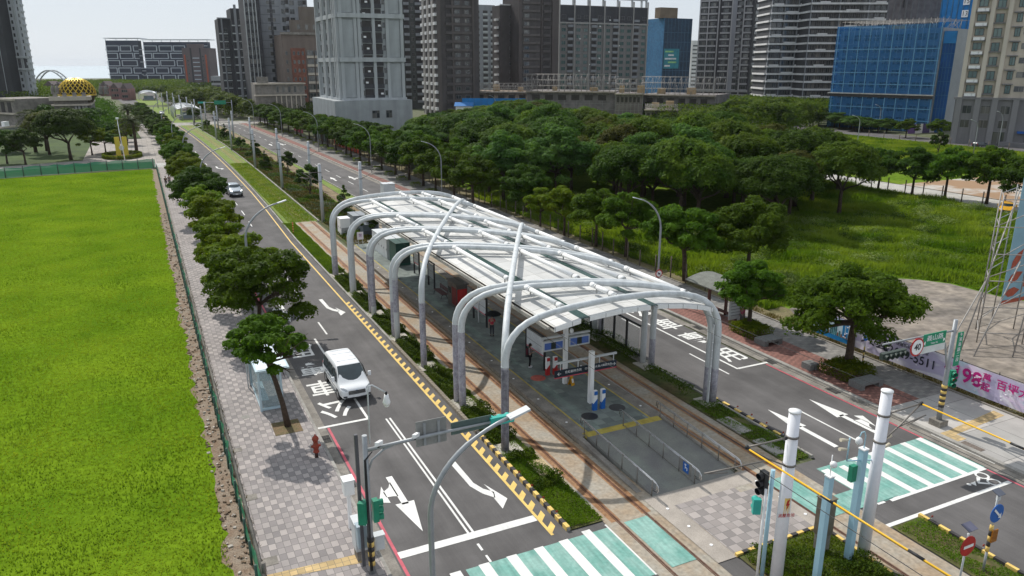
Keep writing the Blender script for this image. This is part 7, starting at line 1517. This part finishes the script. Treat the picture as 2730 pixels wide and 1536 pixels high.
# white slab towers
def slabtower(A,B_,lab,wv,n):
    b=Bld('apartment_tower',lab,A,B_,18,62,M('dark_glass_facade',(.05,.05,.055),.6,.25,.2)); W=b.W; F=floors(3,60,3.15)
    it=[]; hm=[]
    for i,z in enumerate(F):
        it.append(('S',0,z,W*.98,.75))
        for c in ([.14,.78] if i%2 else [.45]): hm.append(('S',c*W-1.5,z+.75,4.0 if i%2 else 5.0,.5))
    b.rep('white_balcony_band',it,whs,1.3); b.rep('raised_parapet',hm,whs,1.3); b.rep('window',[('S',(.03+k/n)*W,z+1.0,W/n*.8,1.9) for z in F for k in range(n)],WG,.12,'win'); b.rep('pier',[('S',u*W,0,.3,60) for u in (.0,.33,.66,.97)],midg,.8)
    b.rep('side_band',[('W',0,z,b.D,.75) for z in F],whs,.6)
    return b
slabtower(pt(2043,172,350),pt(2150,172,350),'white banded tower, left one of the two with pale stepped balconies',1,7); slabtower(pt(2146,172,338),pt(2372,172,338),'wide white banded tower, right one of the two with pale stepped balconies',1,14)
# brown net wrap & tall blue net behind
A=pt(2356,100,300); B_=pt(2500,100,292); b=Bld('netted_tower','tall building wrapped in wrinkled brown-grey netting behind the blue netted block',A,B_,14,58,netbr); b.rep('net_fold',[('S',i*b.W/9,0,.5,58) for i in range(10)],netg,.35); b.rep('torn_slit',[('S',.28*b.W,40,.5,6),('S',.5*b.W,44,.5,5)],blackp,.4)
A=pt(2497,100,272); B_=pt(2600,100,262); b=Bld('netted_tower','bright blue netted tower with floor number plates 15 and 13',A,B_,14,52,netl); b.rep('net_fold',[('S',i*b.W/7,0,.35,52) for i in range(8)],netb,.25)
for s_,(px,py) in (('15',(2575,8)),('13',(2570,40))):
    z=ztop(px,py,A); u=(pt(px,py,265)-A).length; q=MB().box(u-1,u+1,-.42,-.36,z-1.1,z+1.1).build('number_plate',whitem,b.T,local=True); t=text(s_,'number',darkm,2.0,(0,0,0),S9,None); t.parent=b.T; t.location=(u,-.46,z)
# blue netted block
A=pt(2233,172,262); B_=pt(2503,172,238); zt=ztop(2400,78,pt(2400,78,250)); b=Bld('netted_block','long low block wrapped in translucent blue netting with scaffold on its roof',A,B_,26,zt,M('unfinished_concrete',(.30,.32,.34),.9,.1,.2)); W=b.W
F=[zt-3.6-i*3.55 for i in range(8)]; F=[z for z in F if z>0.2]
b.rep('window',[('S',(.04+k*.105)*W,z+.2,(.075 if k%3 else .05)*W,1.9) for z in F for k in range(9)],WG,.1,'win')
bn=bpy.data.materials.new('blue_netting'); bn.use_nodes=True; N,L,p=nodes(bn); p.inputs['Base Color'].default_value=(.04,.24,.55,1); p.inputs['Roughness'].default_value=.8
tr=N.new('ShaderNodeBsdfTransparent'); tr.inputs[0].default_value=(.35,.6,.9,1); mx=N.new('ShaderNodeMixShader'); nn=N.new('ShaderNodeTexNoise'); nn.inputs['Scale'].default_value=.25; nn.inputs['Detail'].default_value=5; mr=N.new('ShaderNodeMapRange'); mr.inputs[3].default_value=.18; mr.inputs[4].default_value=.5; L.new(nn.outputs['Fac'],mr.inputs[0]); L.new(mr.outputs[0],mx.inputs[0]); L.new(tr.outputs[0],mx.inputs[1]); L.new(p.outputs[0],mx.inputs[2]); L.new(mx.outputs[0],N['Material Output'].inputs[0])
MB().add([(-.6,-1.6,0),(W+.3,-1.6,0),(W+.3,-1.6,zt+1.2),(-.6,-1.6,zt+1.2)],[(0,1,2,3)]).build('netting',bn,b.T,local=True)
MB().add([(-.6,-1.6,0),(-.6,-1.6,zt+1.2),(-.6,22,zt+1.2),(-.6,22,0)],[(0,1,2,3)]).build('netting',bn,b.T,local=True)
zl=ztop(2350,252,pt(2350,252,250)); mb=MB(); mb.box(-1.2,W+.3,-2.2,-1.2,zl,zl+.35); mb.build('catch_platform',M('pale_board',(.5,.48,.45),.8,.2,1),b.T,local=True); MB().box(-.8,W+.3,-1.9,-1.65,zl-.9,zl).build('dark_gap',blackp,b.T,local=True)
mb=MB(); rr=random.Random(4)
for i in range(19): mb.tube([(i*W/18,-1.5,0),(i*W/18,-1.5,zt+3)],.045,5)
for z in floors(1.5,zt+3,1.9): mb.tube([(-.5,-1.52,z),(W,-1.52,z)],.04,5)
mb.build('scaffold',sg,b.T,local=True)
mb=MB()
for i in range(10): mb.box(i*W/9-.12,i*W/9+.12,-1.68,-1.62,0,zt+1.2)
for z in floors(3.2,zt+1,3.55): mb.box(-.6,W+.3,-1.69,-1.63,z,z+.22)
mb.build('net_seam',M('pale_net_seam',(.16,.34,.50),.8),b.T,local=True)
mb=MB()
for i in range(60): x=rr.uniform(0,W); y=rr.uniform(0,20); mb.tube([(x,y,zt),(x+rr.uniform(-2,2),y,zt+rr.uniform(1.5,3.2))],.05,4)
for k in range(6): mb.tube([(0,k*4,zt+2.6),(W,k*4,zt+2.6)],.05,4)
mb.build('roof_scaffold',sg,b.T,local=True); MB().box(.48*W,.58*W,2,5,zt,zt+1.1).build('timber_stack',M('timber',(.42,.24,.09),.8,.2,1),b.T,local=True)
C2=pt(2530,172,236); b2=Bld('netted_block','blue netted side face with shade painted in, at the right end of the netted block',B_+Vector((.4,0,0)),C2+Vector((1.5,0,0)),22,zt-1,M('shaded_blue_net',(.01,.075,.26),.8,.2,.1,fine=(.4,.2))); b2.rep('seam',[('S',i*b2.W/4,0,.15,zt-1) for i in range(5)]+[('S',0,z,b2.W,.15) for z in floors(3,zt-2,4)],netb,.12); b2.rep('top_sheet',[('S',0,zt-4.5,b2.W,3.4)],netl,.2)  # side face in shadow: netting colour deepened to paint the shade in
p=pt(2470,342,236); T=thing('site_fence','purple and white panel fence at the foot of the blue netted block','fence',(p.x,p.y,0)); 
for i in range(4): MB().box(i*3.2-8,i*3.2-4.9,0,.1,0,2.8).build('panel',M('site_panel',[(.10,.05,.18),(.5,.5,.5),(.05,.03,.10),(.42,.42,.43)][i],.6,.05),T,local=True)
# beige tower at right edge
A=pt(2567,172,205); B_=pt(2790,172,196); b=Bld('apartment_tower','beige tower with teal windows and grey granite base at the right edge',A,B_,22,52,beg); W=b.W; zg=ztop(2600,264,A)
b.rep('granite_base',[('S',-.4,0,W+.4,zg)],grn,.5); b.rep('cornice',[('S',-.8,zg,W+.8,.5)],grn,1.0)
b.rep('pier',[('S',u*W,zg+.5,.055*W,50-zg) for u in (.0,.235,.445,.93)],bm_('pale_beige_tile',(.56,.50,.43)),.9); b.rep('base_pier',[('S',u*W-.2,0,.075*W,zg-.01) for u in (.0,.235,.445,.70,.93)],bm_('granite_pier',(.22,.215,.22)),1.0)
F=[zg+.9+i*3.45 for i in range(12)]; F=[z for z in F if z<49]
b.rep('window',[('S',.085*W,z+1.0,.11*W,1.7) for z in F]+[('S',.31*W,z+.6,.1*W,2.1) for z in F]+[('S',.56*W,z+.6,.07*W,2.1) for z in F],[tealglass,blackp],.14,'win'); b.rep('recess_window',[('S',.67*W,z+1.1,.12*W,1.4) for z in F],WG,.1,'win')
b.rep('air_conditioner_shelf',[('S',.065*W,z-.35,.165*W,.22) for z in F],grn,.8)
b.rep('air_conditioner',[('S',(.075+k*.045)*W,z-.12,.9,.7) for z in F for k in range(3)],whitem,.6); b.rep('window_sill',[('S',.29*W,z+.3,.14*W,.3) for z in F]+[('S',.52*W,z+2.8,.13*W,.25) for z in F],grn,.6)
b.rep('base_window',[('S',u*W,z,.12*W,2.1) for z in (zg-3.6,zg-7.2) for u in (.08,.31,.55)]+[('S',.5*W,.2,.16*W,3.2)],WG,.6,'win',.5); b.rep('awning',[('S',.8*W,3.2,.2*W,.5)],M('blue_awning',(.02,.10,.35),.7),2.2)
T=thing('entrance_steps','grey steps before the beige tower','steps',(0,0,0)); p=pt(2680,345,205)
for i in range(4): MB().box(p.x-8,p.x+8,p.y-12+i*.5,p.y-4,i*.25,.25+i*.25).build('step',grn,T)
# construction site in the middle
def site(A,B_,D,zt,lab,mat,zs,name='construction_site'):
    b=Bld(name,lab,A,B_,D,zt,mat,'building'); W=b.W; rr=random.Random(int(A.x)); mb=MB()
    n=int(W/2.0)
    for i in range(n+1):
        x=i*W/n; mb.tube([(x,-.5,zt-1.5),(x,-.5,zt+zs)],.045,4).tube([(x,-1.7,zt-1),(x,-1.7,zt+zs*.9)],.04,4)
        if i<n: mb.tube([(x,-.55,zt+zs*(i%2)),(x+W/n,-.55,zt+zs*((i+1)%2))],.035,4); mb.tube([(x,-1.7,zt+zs*((i+1)%2)*.9),(x+W/n,-1.7,zt+zs*(i%2)*.9)],.035,4)
    for k in range(4):
        z=zt+zs*k/3; mb.tube([(0,-.5,z),(W,-.5,z)],.04,4).tube([(0,-1.7,z-.2),(W,-1.7,z-.2)],.05,4)
    for k in range(int(W)): x=rr.uniform(0,W); y=rr.uniform(1,D-1); mb.tube([(x,y,zt),(x+rr.uniform(-1,1),y,zt+rr.uniform(1,zs))],.05,4)
    mb.build('scaffold',sg,b.T,local=True)
    b.rep('concrete_edge',[('S',-.3,zt-.6,W+.6,.5)],M('raw_concrete',(.34,.29,.24),.9,.2,.4),1.2)
    b.rep('net_seam',[('S',i*W/7,0,.18,zt-.7) for i in range(8)]+[('S',0,z,W,.14) for z in floors(1.5,zt-1,2.2)],M('net_edge',(.25,.235,.23),.9,.2),.1)
    b.rep('opening',[('S',(.06+.15*i)*W,zt-3.3,.09*W,1.9) for i in range(6)],M('dark_opening',(.05,.045,.04),.9,.3),.12)
    for i in range(max(2,int(W/12))): x=rr.uniform(.1,.8)*W; MB().box(x,x+rr.uniform(1.5,3),2,4,zt,zt+rr.uniform(1.2,3)).build('formwork_box',M('plywood',(.36,.26,.15),.9,.25,.5),b.T,local=True)
    return b
mb_=M('raw_frame_brown',(.24,.19,.15),.9,.3,.15,fine=(.6,.3))
A=pt(1235,262,330); B_=pt(1420,262,322); site(A,B_,16,ztop(1300,243,A),'long low concrete frame with grey scaffold at the left of the building site',mb_,3.4)
A=pt(1405,262,300); B_=pt(1640,262,292); site(A,B_,18,ztop(1500,242,A),'grey netted frame with the tallest scaffold in the middle of the building site',netg,6.2)
A=pt(1640,285,286); B_=pt(1712,285,284); site(A,B_,12,ztop(1680,248,A),'projecting netted stair block of the building site',netbr,5)
A=pt(1712,285,290); B_=pt(1905,285,276); site(A,B_,18,ztop(1800,250,A),'grey netted frame at the right of the building site',netg,6.2)
A=pt(1720,300,268); B_=pt(1806,300,266); site(A,B_,6,ztop(1760,290,A),'low netted box before the right part of the building site',netbr,1.6)
A=pt(1232,290,312); B_=pt(1400,290,310); b=Bld('site_hoarding','bright blue hoarding below the left part of the building site',A,B_,.3,ztop(1300,262,A),netl,'fence'); b.rep('panel_joint',[('S',i*b.W/10,0,.12,b.H) for i in range(11)],netb,.06)
A=pt(1215,300,300); B_=pt(1258,300,300); zt=ztop(1235,283,A); b=Bld('site_office','white two-storey site cabin with a blue roof','cabin' and A,B_,7,zt,whitem,'cabin')
b.T['label']='white site cabin with blue roof beside the blue hoarding'; W=b.W
MB().add([(-.5,-.6,zt),(W+.5,-.6,zt),(W+.5,3.5,zt+1.3),(-.5,3.5,zt+1.3),(-.5,7.6,zt),(W+.5,7.6,zt)],[(0,1,2,3),(3,2,5,4),(0,3,4),(1,5,2)]).build('roof',M('blue_roof',(.03,.16,.42),.5,.05),b.T,local=True); b.rep('window',[('S',.1*W,zt-2.2,.25*W,1.1),('S',.55*W,zt-2.2,.2*W,1.1)],WG,.08,'win'); b.rep('green_panel',[('S',0,0,W,2)],M('turquoise_panel',(.05,.35,.35),.6),.2)
# left edge tower
A=pt(24,172,418); B_=pt(78,172,418); b=tower('pale grey tower leaning into the left edge with belts and small dark windows',A,B_,3,75,bm_('pale_blue_grey_cladding',(.45,.47,.50)),3.3); W=b.W; F=floors(1,74,3.2)
zs=[ztop(50,155,A),ztop(50,187,A)]
b.rep('window',[('S',.48*W,z+.8,.1*W,1.8) for z in F]+[('S',.88*W,z+.8,.07*W,1.8) for z in F],WG,.1,'win'); b.rep('panel_joint',[('S',.08*W,z+2.6,.3*W,.15) for z in F],midg,.06); b.rep('belt',[('S',-.5,z,W+1,1.0) for z in zs],grl,.9); b.rep('pier',[('S',u*W,0,.5,74) for u in (.0,.42,.64,.72,.96)],grl,.5); b.rep('dark_recess',[('S',.06*W,zs[1]+1,.82*W,zs[0]-zs[1]-1.2)],dk2,.07)
b.rep('corner_balcony',[('E',.6,z,2,.9) for z in F],grl,.7)
A=pt(-60,172,410); B_=pt(23,172,410); b=tower('black tower at the far left edge with one thin pale line',A,B_,20,75,M('black_facade',(.03,.032,.036),.6,.2,.1),3.3); b.rep('pale_line',[('S',.8*b.W,0,.2,75)],grl,.2); b.rep('window',[('S',.1*b.W+i*1.9,z+.8,1.3,1.7) for z in floors(14,60,3.3) for i in range(5)],WG,.06,'win')
# stone building bottom left
A=pt(-30,330,245); B_=pt(48,330,238); zt=ztop(20,262,A); b=Bld('stone_villa','weathered stone villa with arched openings at the left edge',A,B_,14,zt,stn); W=b.W; b.rep('cornice',[('S',-.5,zt-.4,W+1,.6),('S',-.5,zt-4.6,W+1,.5)],beg,.8); b.rep('arched_opening',[('S',(.1+.22*i)*W,zt-4,.12*W,3) for i in range(4)],blackp,.1); b.rep('gable_block',[('S',.0,zt+.2,.45*W,3)],stn,.2)
A=pt(0,400,225); B_=pt(75,372,238); zt=ztop(30,345,A); b=Bld('stone_wall_block','low grey stone block with parapet in front of the villa',A,B_,7,zt,M('pale_stone_wall',(.27,.28,.29),.9,.12,.5)); b.rep('parapet',[('S',-.3,zt,b.W+.6,.5)],beg,.3); b.rep('white_unit',[('S',.3*b.W,zt+.5,2.0,1.4)],whitem,-1)
# golden dome gate
c0=at(243,346); A=ptY(150,320,c0.y); B_=Vector((c0.x,c0.y,0)); fe=ptX(296,320,c0.x); zt=ztop(243,262,c0); b=Bld('domed_gate','grey stone gate building with paired columns below the golden lattice dome',A,B_,min(30,fe.y-c0.y),zt,stn); W=b.W; D=b.D
b.rep('side_cornice',[('E',-1,zt-.6,D+2,1.2),('E',-.6,zt-2.2,D+1.2,.5)],beg,1.2); b.rep('side_column',[('E',u*D,0,.06*D,zt-2.2) for u in (.12,.34,.56,.78)],M('column_stone',(.36,.35,.34),.9,.1),1.0)  # east columns use a lighter copy of the stone, sunlight painted in
b.rep('cornice',[('S',-1,zt-.6,W+2,1.2),('S',-.6,zt-2.2,W+1.2,.5)],beg,1.3); b.rep('column',[('S',u*W,0,.6,zt-2.2) for u in (.62,.72,.84,.93)],M('column_stone',(.30,.29,.28),.9,.1),1.0); b.rep('parapet_block',[('S',u*W,zt+.6,.12*W,1.2) for u in (.02,.3,.6,.88)],stn,.6); b.rep('round_plaque',[('S',.25*W,zt-4.2,.8,.8),('S',.38*W,zt-4.2,.8,.8)],blackp,.1)  # front columns use the darker copy of that stone, shade painted in
dc=pt(206,250,256); Rr=(pt(251,240,256)-pt(161,240,256)).length/2; zd=ztop(206,251,dc); hd_=ztop(206,208,dc)-zd
gold=M('gold_leaf',(.62,.43,.05),.35,.08,1,metal=.7); T=thing('golden_dome','golden lattice dome on top of the grey stone gate','dome',(dc.x,dc.y,zd))
MB().sph((0,0,0),Rr*.93,32,16,(1,1,hd_/Rr)).build('inner_shell',M('dark_gold',(.05,.035,.008),.7,.1),T,local=True)
for k in range(22):
    for sg_ in (1,-1):
        P=[]
        for j in range(12): th=math.pi/2*(1-j/11*.97); a=2*math.pi*k/22+sg_*1.1*j/11; P.append((Rr*math.sin(th)*math.cos(a),Rr*math.sin(th)*math.sin(a),hd_*math.cos(th)))
        MB().tube(P,[.15]*9+[.1,.08,.05],5).build('lattice_rib',gold,T,local=True)
MB().cyl((0,0),Rr*1.02,-.5,.0,32).build('ring_base',gold,T,local=True)
statm=M('statue_stone',(.20,.185,.17),.9,.2,1)
for i,(px,d_) in enumerate([(140,250),(152,250),(268,247),(282,247)]):
    p=pt(px,240,d_); T=thing('rooftop_statue',f'weathered stone statue on the gate parapet, {ordn(i)} from the left','statue',(p.x,p.y,zt+1.2)); mb=MB(); mb.tube([(0,0,0),(0,0,.5),(0,0,1.4),(.1,0,2.2),(.1,0,2.7)],[.7,.5,.6,.42,.18],8).sph((.1,0,3.0),.33,8,6).tube([(0,0,2.1),(.8,0,1.7),(1.0,0,2.5)],[.2,.16,.12],6); mb.build('figure',statm,T,local=True)
# arch bridge
A=pt(88,230,620); B_=pt(182,222,600); T=thing('arch_bridge','distant pale arch bridge behind the golden dome','bridge',(A.x,A.y,0)); P=[];P2=[]
for k in range(21):
    t=k/20; q=A.lerp(B_,t); z=ztop(132,188,A.lerp(B_,.5))-14*0; zz_=4+(z-4)*(1-(2*t-1)**2); P.append((q.x,q.y,zz_)); P2.append((q.x+2.5,q.y+6,zz_))
MB().tube(P,.55,8).build('arch_rib',grl,T); MB().tube(P2,.55,8).build('arch_rib',grl,T)
for k in range(2,19,2): MB().tube([P[k],P2[k]],.2,5).build('cross_tie',grl,T)
MB().bar((A.x,A.y,4),(B_.x,B_.y,4),9,.8).build('deck',conc,T)
# low far houses behind the dome
rr=random.Random(9)
for i,(px,py,d,w_) in enumerate([(112,215,520,26),(140,218,500,20),(262,212,520,20),(290,216,470,18),(318,218,455,14)]):
    A=pt(px,py,d); B_=pt(px+w_*1.2,py,d); zt=6.5; b=Bld('townhouse',f'small red-brown gabled house in the distance behind the dome, {ordn(i)} from the left',A,B_,10,zt,M('rose_brick',(.24,.13,.12),.9,.2,.3)); W=b.W
    MB().add([(0,0,zt),(W,0,zt),(W/2,0,zt+3),(0,10,zt),(W,10,zt),(W/2,10,zt+3)],[(0,1,2),(3,5,4),(0,2,5,3),(1,4,5,2)]).build('roof',M('grey_brown_roof',(.13,.10,.10),.9,.2),b.T,local=True); b.rep('window',[('S',u*W,z,1.2,1.5) for u in (.15,.45,.75) for z in (1.5,4.5) if z<zt-1.5],WG,.1,'win')
# maze fronted building
mz=M('blue_grey_glass_wall',(.025,.033,.06),.7,.15,.05); fr_=M('pale_frame',(.50,.54,.60),.7,.05)
def maze(pxa,pxb,ytop,lab,d=860,y0=None):
    A=pt(pxa,150,d); B_=pt(pxb,150,d); zt=ztop((pxa+pxb)/2,ytop,A); b=Bld('maze_front_building',lab,A,B_,8,zt,mz); W=b.W; rr=random.Random(pxa); it=[]
    z=3; row=0
    while z<zt-7:
        x=-rr.uniform(0,6) if row%2 else 0
        while x<W-3:
            w_=rr.uniform(11,17); x0=max(0,x); x1=min(W,x+w_)
            if x1-x0>3:
                it+= [('S',x0,z,x1-x0,.7),('S',x0,z+5.4,x1-x0,.7)]
                if x>=0: it.append(('S',x0,z+.7,.7,4.7))
                if x+w_<W: it.append(('S',x1-.7,z+.7,.7,4.7))
            x+=w_+rr.choice([1.2,2.2])
        z+=7.6; row+=1
    b.rep('pale_frame',it,fr_,.8); b.rep('floor_line',[('S',0,z,W,.35) for z in floors(2,zt-1,3.2)],M('thin_floor_line',(.06,.07,.10),.7),.3); b.rep('edge_balcony',[('W',0,z,8,.7) for z in floors(3,zt-3,6.4)]+[('E',0,z,8,.7) for z in floors(3,zt-3,6.4)],fr_,1.6)
    mb=MB(); mb.box(-2,W+2,0,18,zt+2.2,zt+2.7); n=max(3,int(W/9))
    for i in range(n+1): mb.box(i*W/n-.2,i*W/n+.2,.2,.8,zt,zt+2.2)
    mb.build('roof_canopy',fr_,b.T,local=True); return b
maze(286,372,108,'dark blue-grey maze-patterned block, left part with overhanging roof'); maze(386,556,112,'dark blue-grey maze-patterned block, wider right part with overhanging roof')
A=pt(372,200,862); B_=pt(392,200,862); Bld('linking_block','low maze-patterned link between the two far blocks',A,B_,16,ztop(382,183,A),mz).rep('pale_frame',[('S',0,z,8,.6) for z in (3,8,13)],fr_,.6)
A=pt(490,180,620); B_=pt(560,180,620); zt=ztop(525,128,A); b=Bld('brown_tower','brown tower with two thin orange-red stripes before the maze-patterned block',A,B_,16,zt,M('brown_grey_tile',(.15,.12,.125),.85,.1,.1)); W=b.W
b.rep('orange_stripe',[('S',.06*W,0,.05*W,zt-5),('S',.86*W,0,.05*W,zt-5)],M('orange_red_stripe',(.42,.11,.055),.8),.4); b.rep('floor_line',[('S',.38*W,z,.25*W,.7) for z in floors(2,zt-2,3.2)],fr_,.4); b.rep('dark_strip',[('S',.3*W,0,.05*W,zt),('S',.66*W,0,.05*W,zt)],dk2,.3); b.rep('window',[('S',u*W,z+.8,.06*W,1.5) for z in floors(2,zt-3,3.2) for u in (.16,.74)],WG,.2,'win'); b.rep('roof_block',[('S',.2*W,zt,.6*W,3)],M('brown_grey_tile',(.15,.12,.125),.85,.1,.1),-3)
A=pt(563,215,560); B_=pt(606,215,560); b=Bld('office_block','low pale grey office block right of the brown striped tower',A,B_,12,ztop(585,207,A)+1,M('pale_grey_office',(.30,.31,.33),.8)); b.rep('window_band',[('S',0,z,b.W,1.4) for z in floors(1.5,b.H-1,3)],darkglass,.1)
# roadside banner and hoarding far right of road
for i,(y,l,c,lab) in enumerate([(176,26,(.50,.07,.03),'orange red hoarding behind the right street trees'),(208,18,(.08,.11,.09),'dark green hoarding behind the right street trees'),(238,14,(.40,.05,.10),'crimson poster wall behind the right street trees')]):
    T=thing('site_hoarding',lab,'hoarding',(45.5+cs(y),y,0)); MB().box(0,.2,0,l,0,2.8).build('panel',M('hoarding_sheet',c,.7,.25,.5),T,local=True)
    for k in range(int(l/3)): MB().cyl((-.1,k*3),.05,0,3,6).build('post',greyb,T,local=True)
# haze
# ================================================================ hazy air
hz=bpy.data.materials.new('haze'); hz.use_nodes=True; N=hz.node_tree.nodes; N.remove(N['Principled BSDF']); pv_=N.new('ShaderNodeVolumePrincipled'); pv_.inputs['Color'].default_value=(.86,.92,1.0,1); pv_.inputs['Density'].default_value=HAZE; pv_.inputs['Anisotropy'].default_value=.3
hz.node_tree.links.new(pv_.outputs[0],N['Material Output'].inputs['Volume'])
MB().box(-8000,11000,-300,14000,-1.5,85).build('haze',hz,kind='stuff',label='thin pale haze over the whole scene',cat='haze')
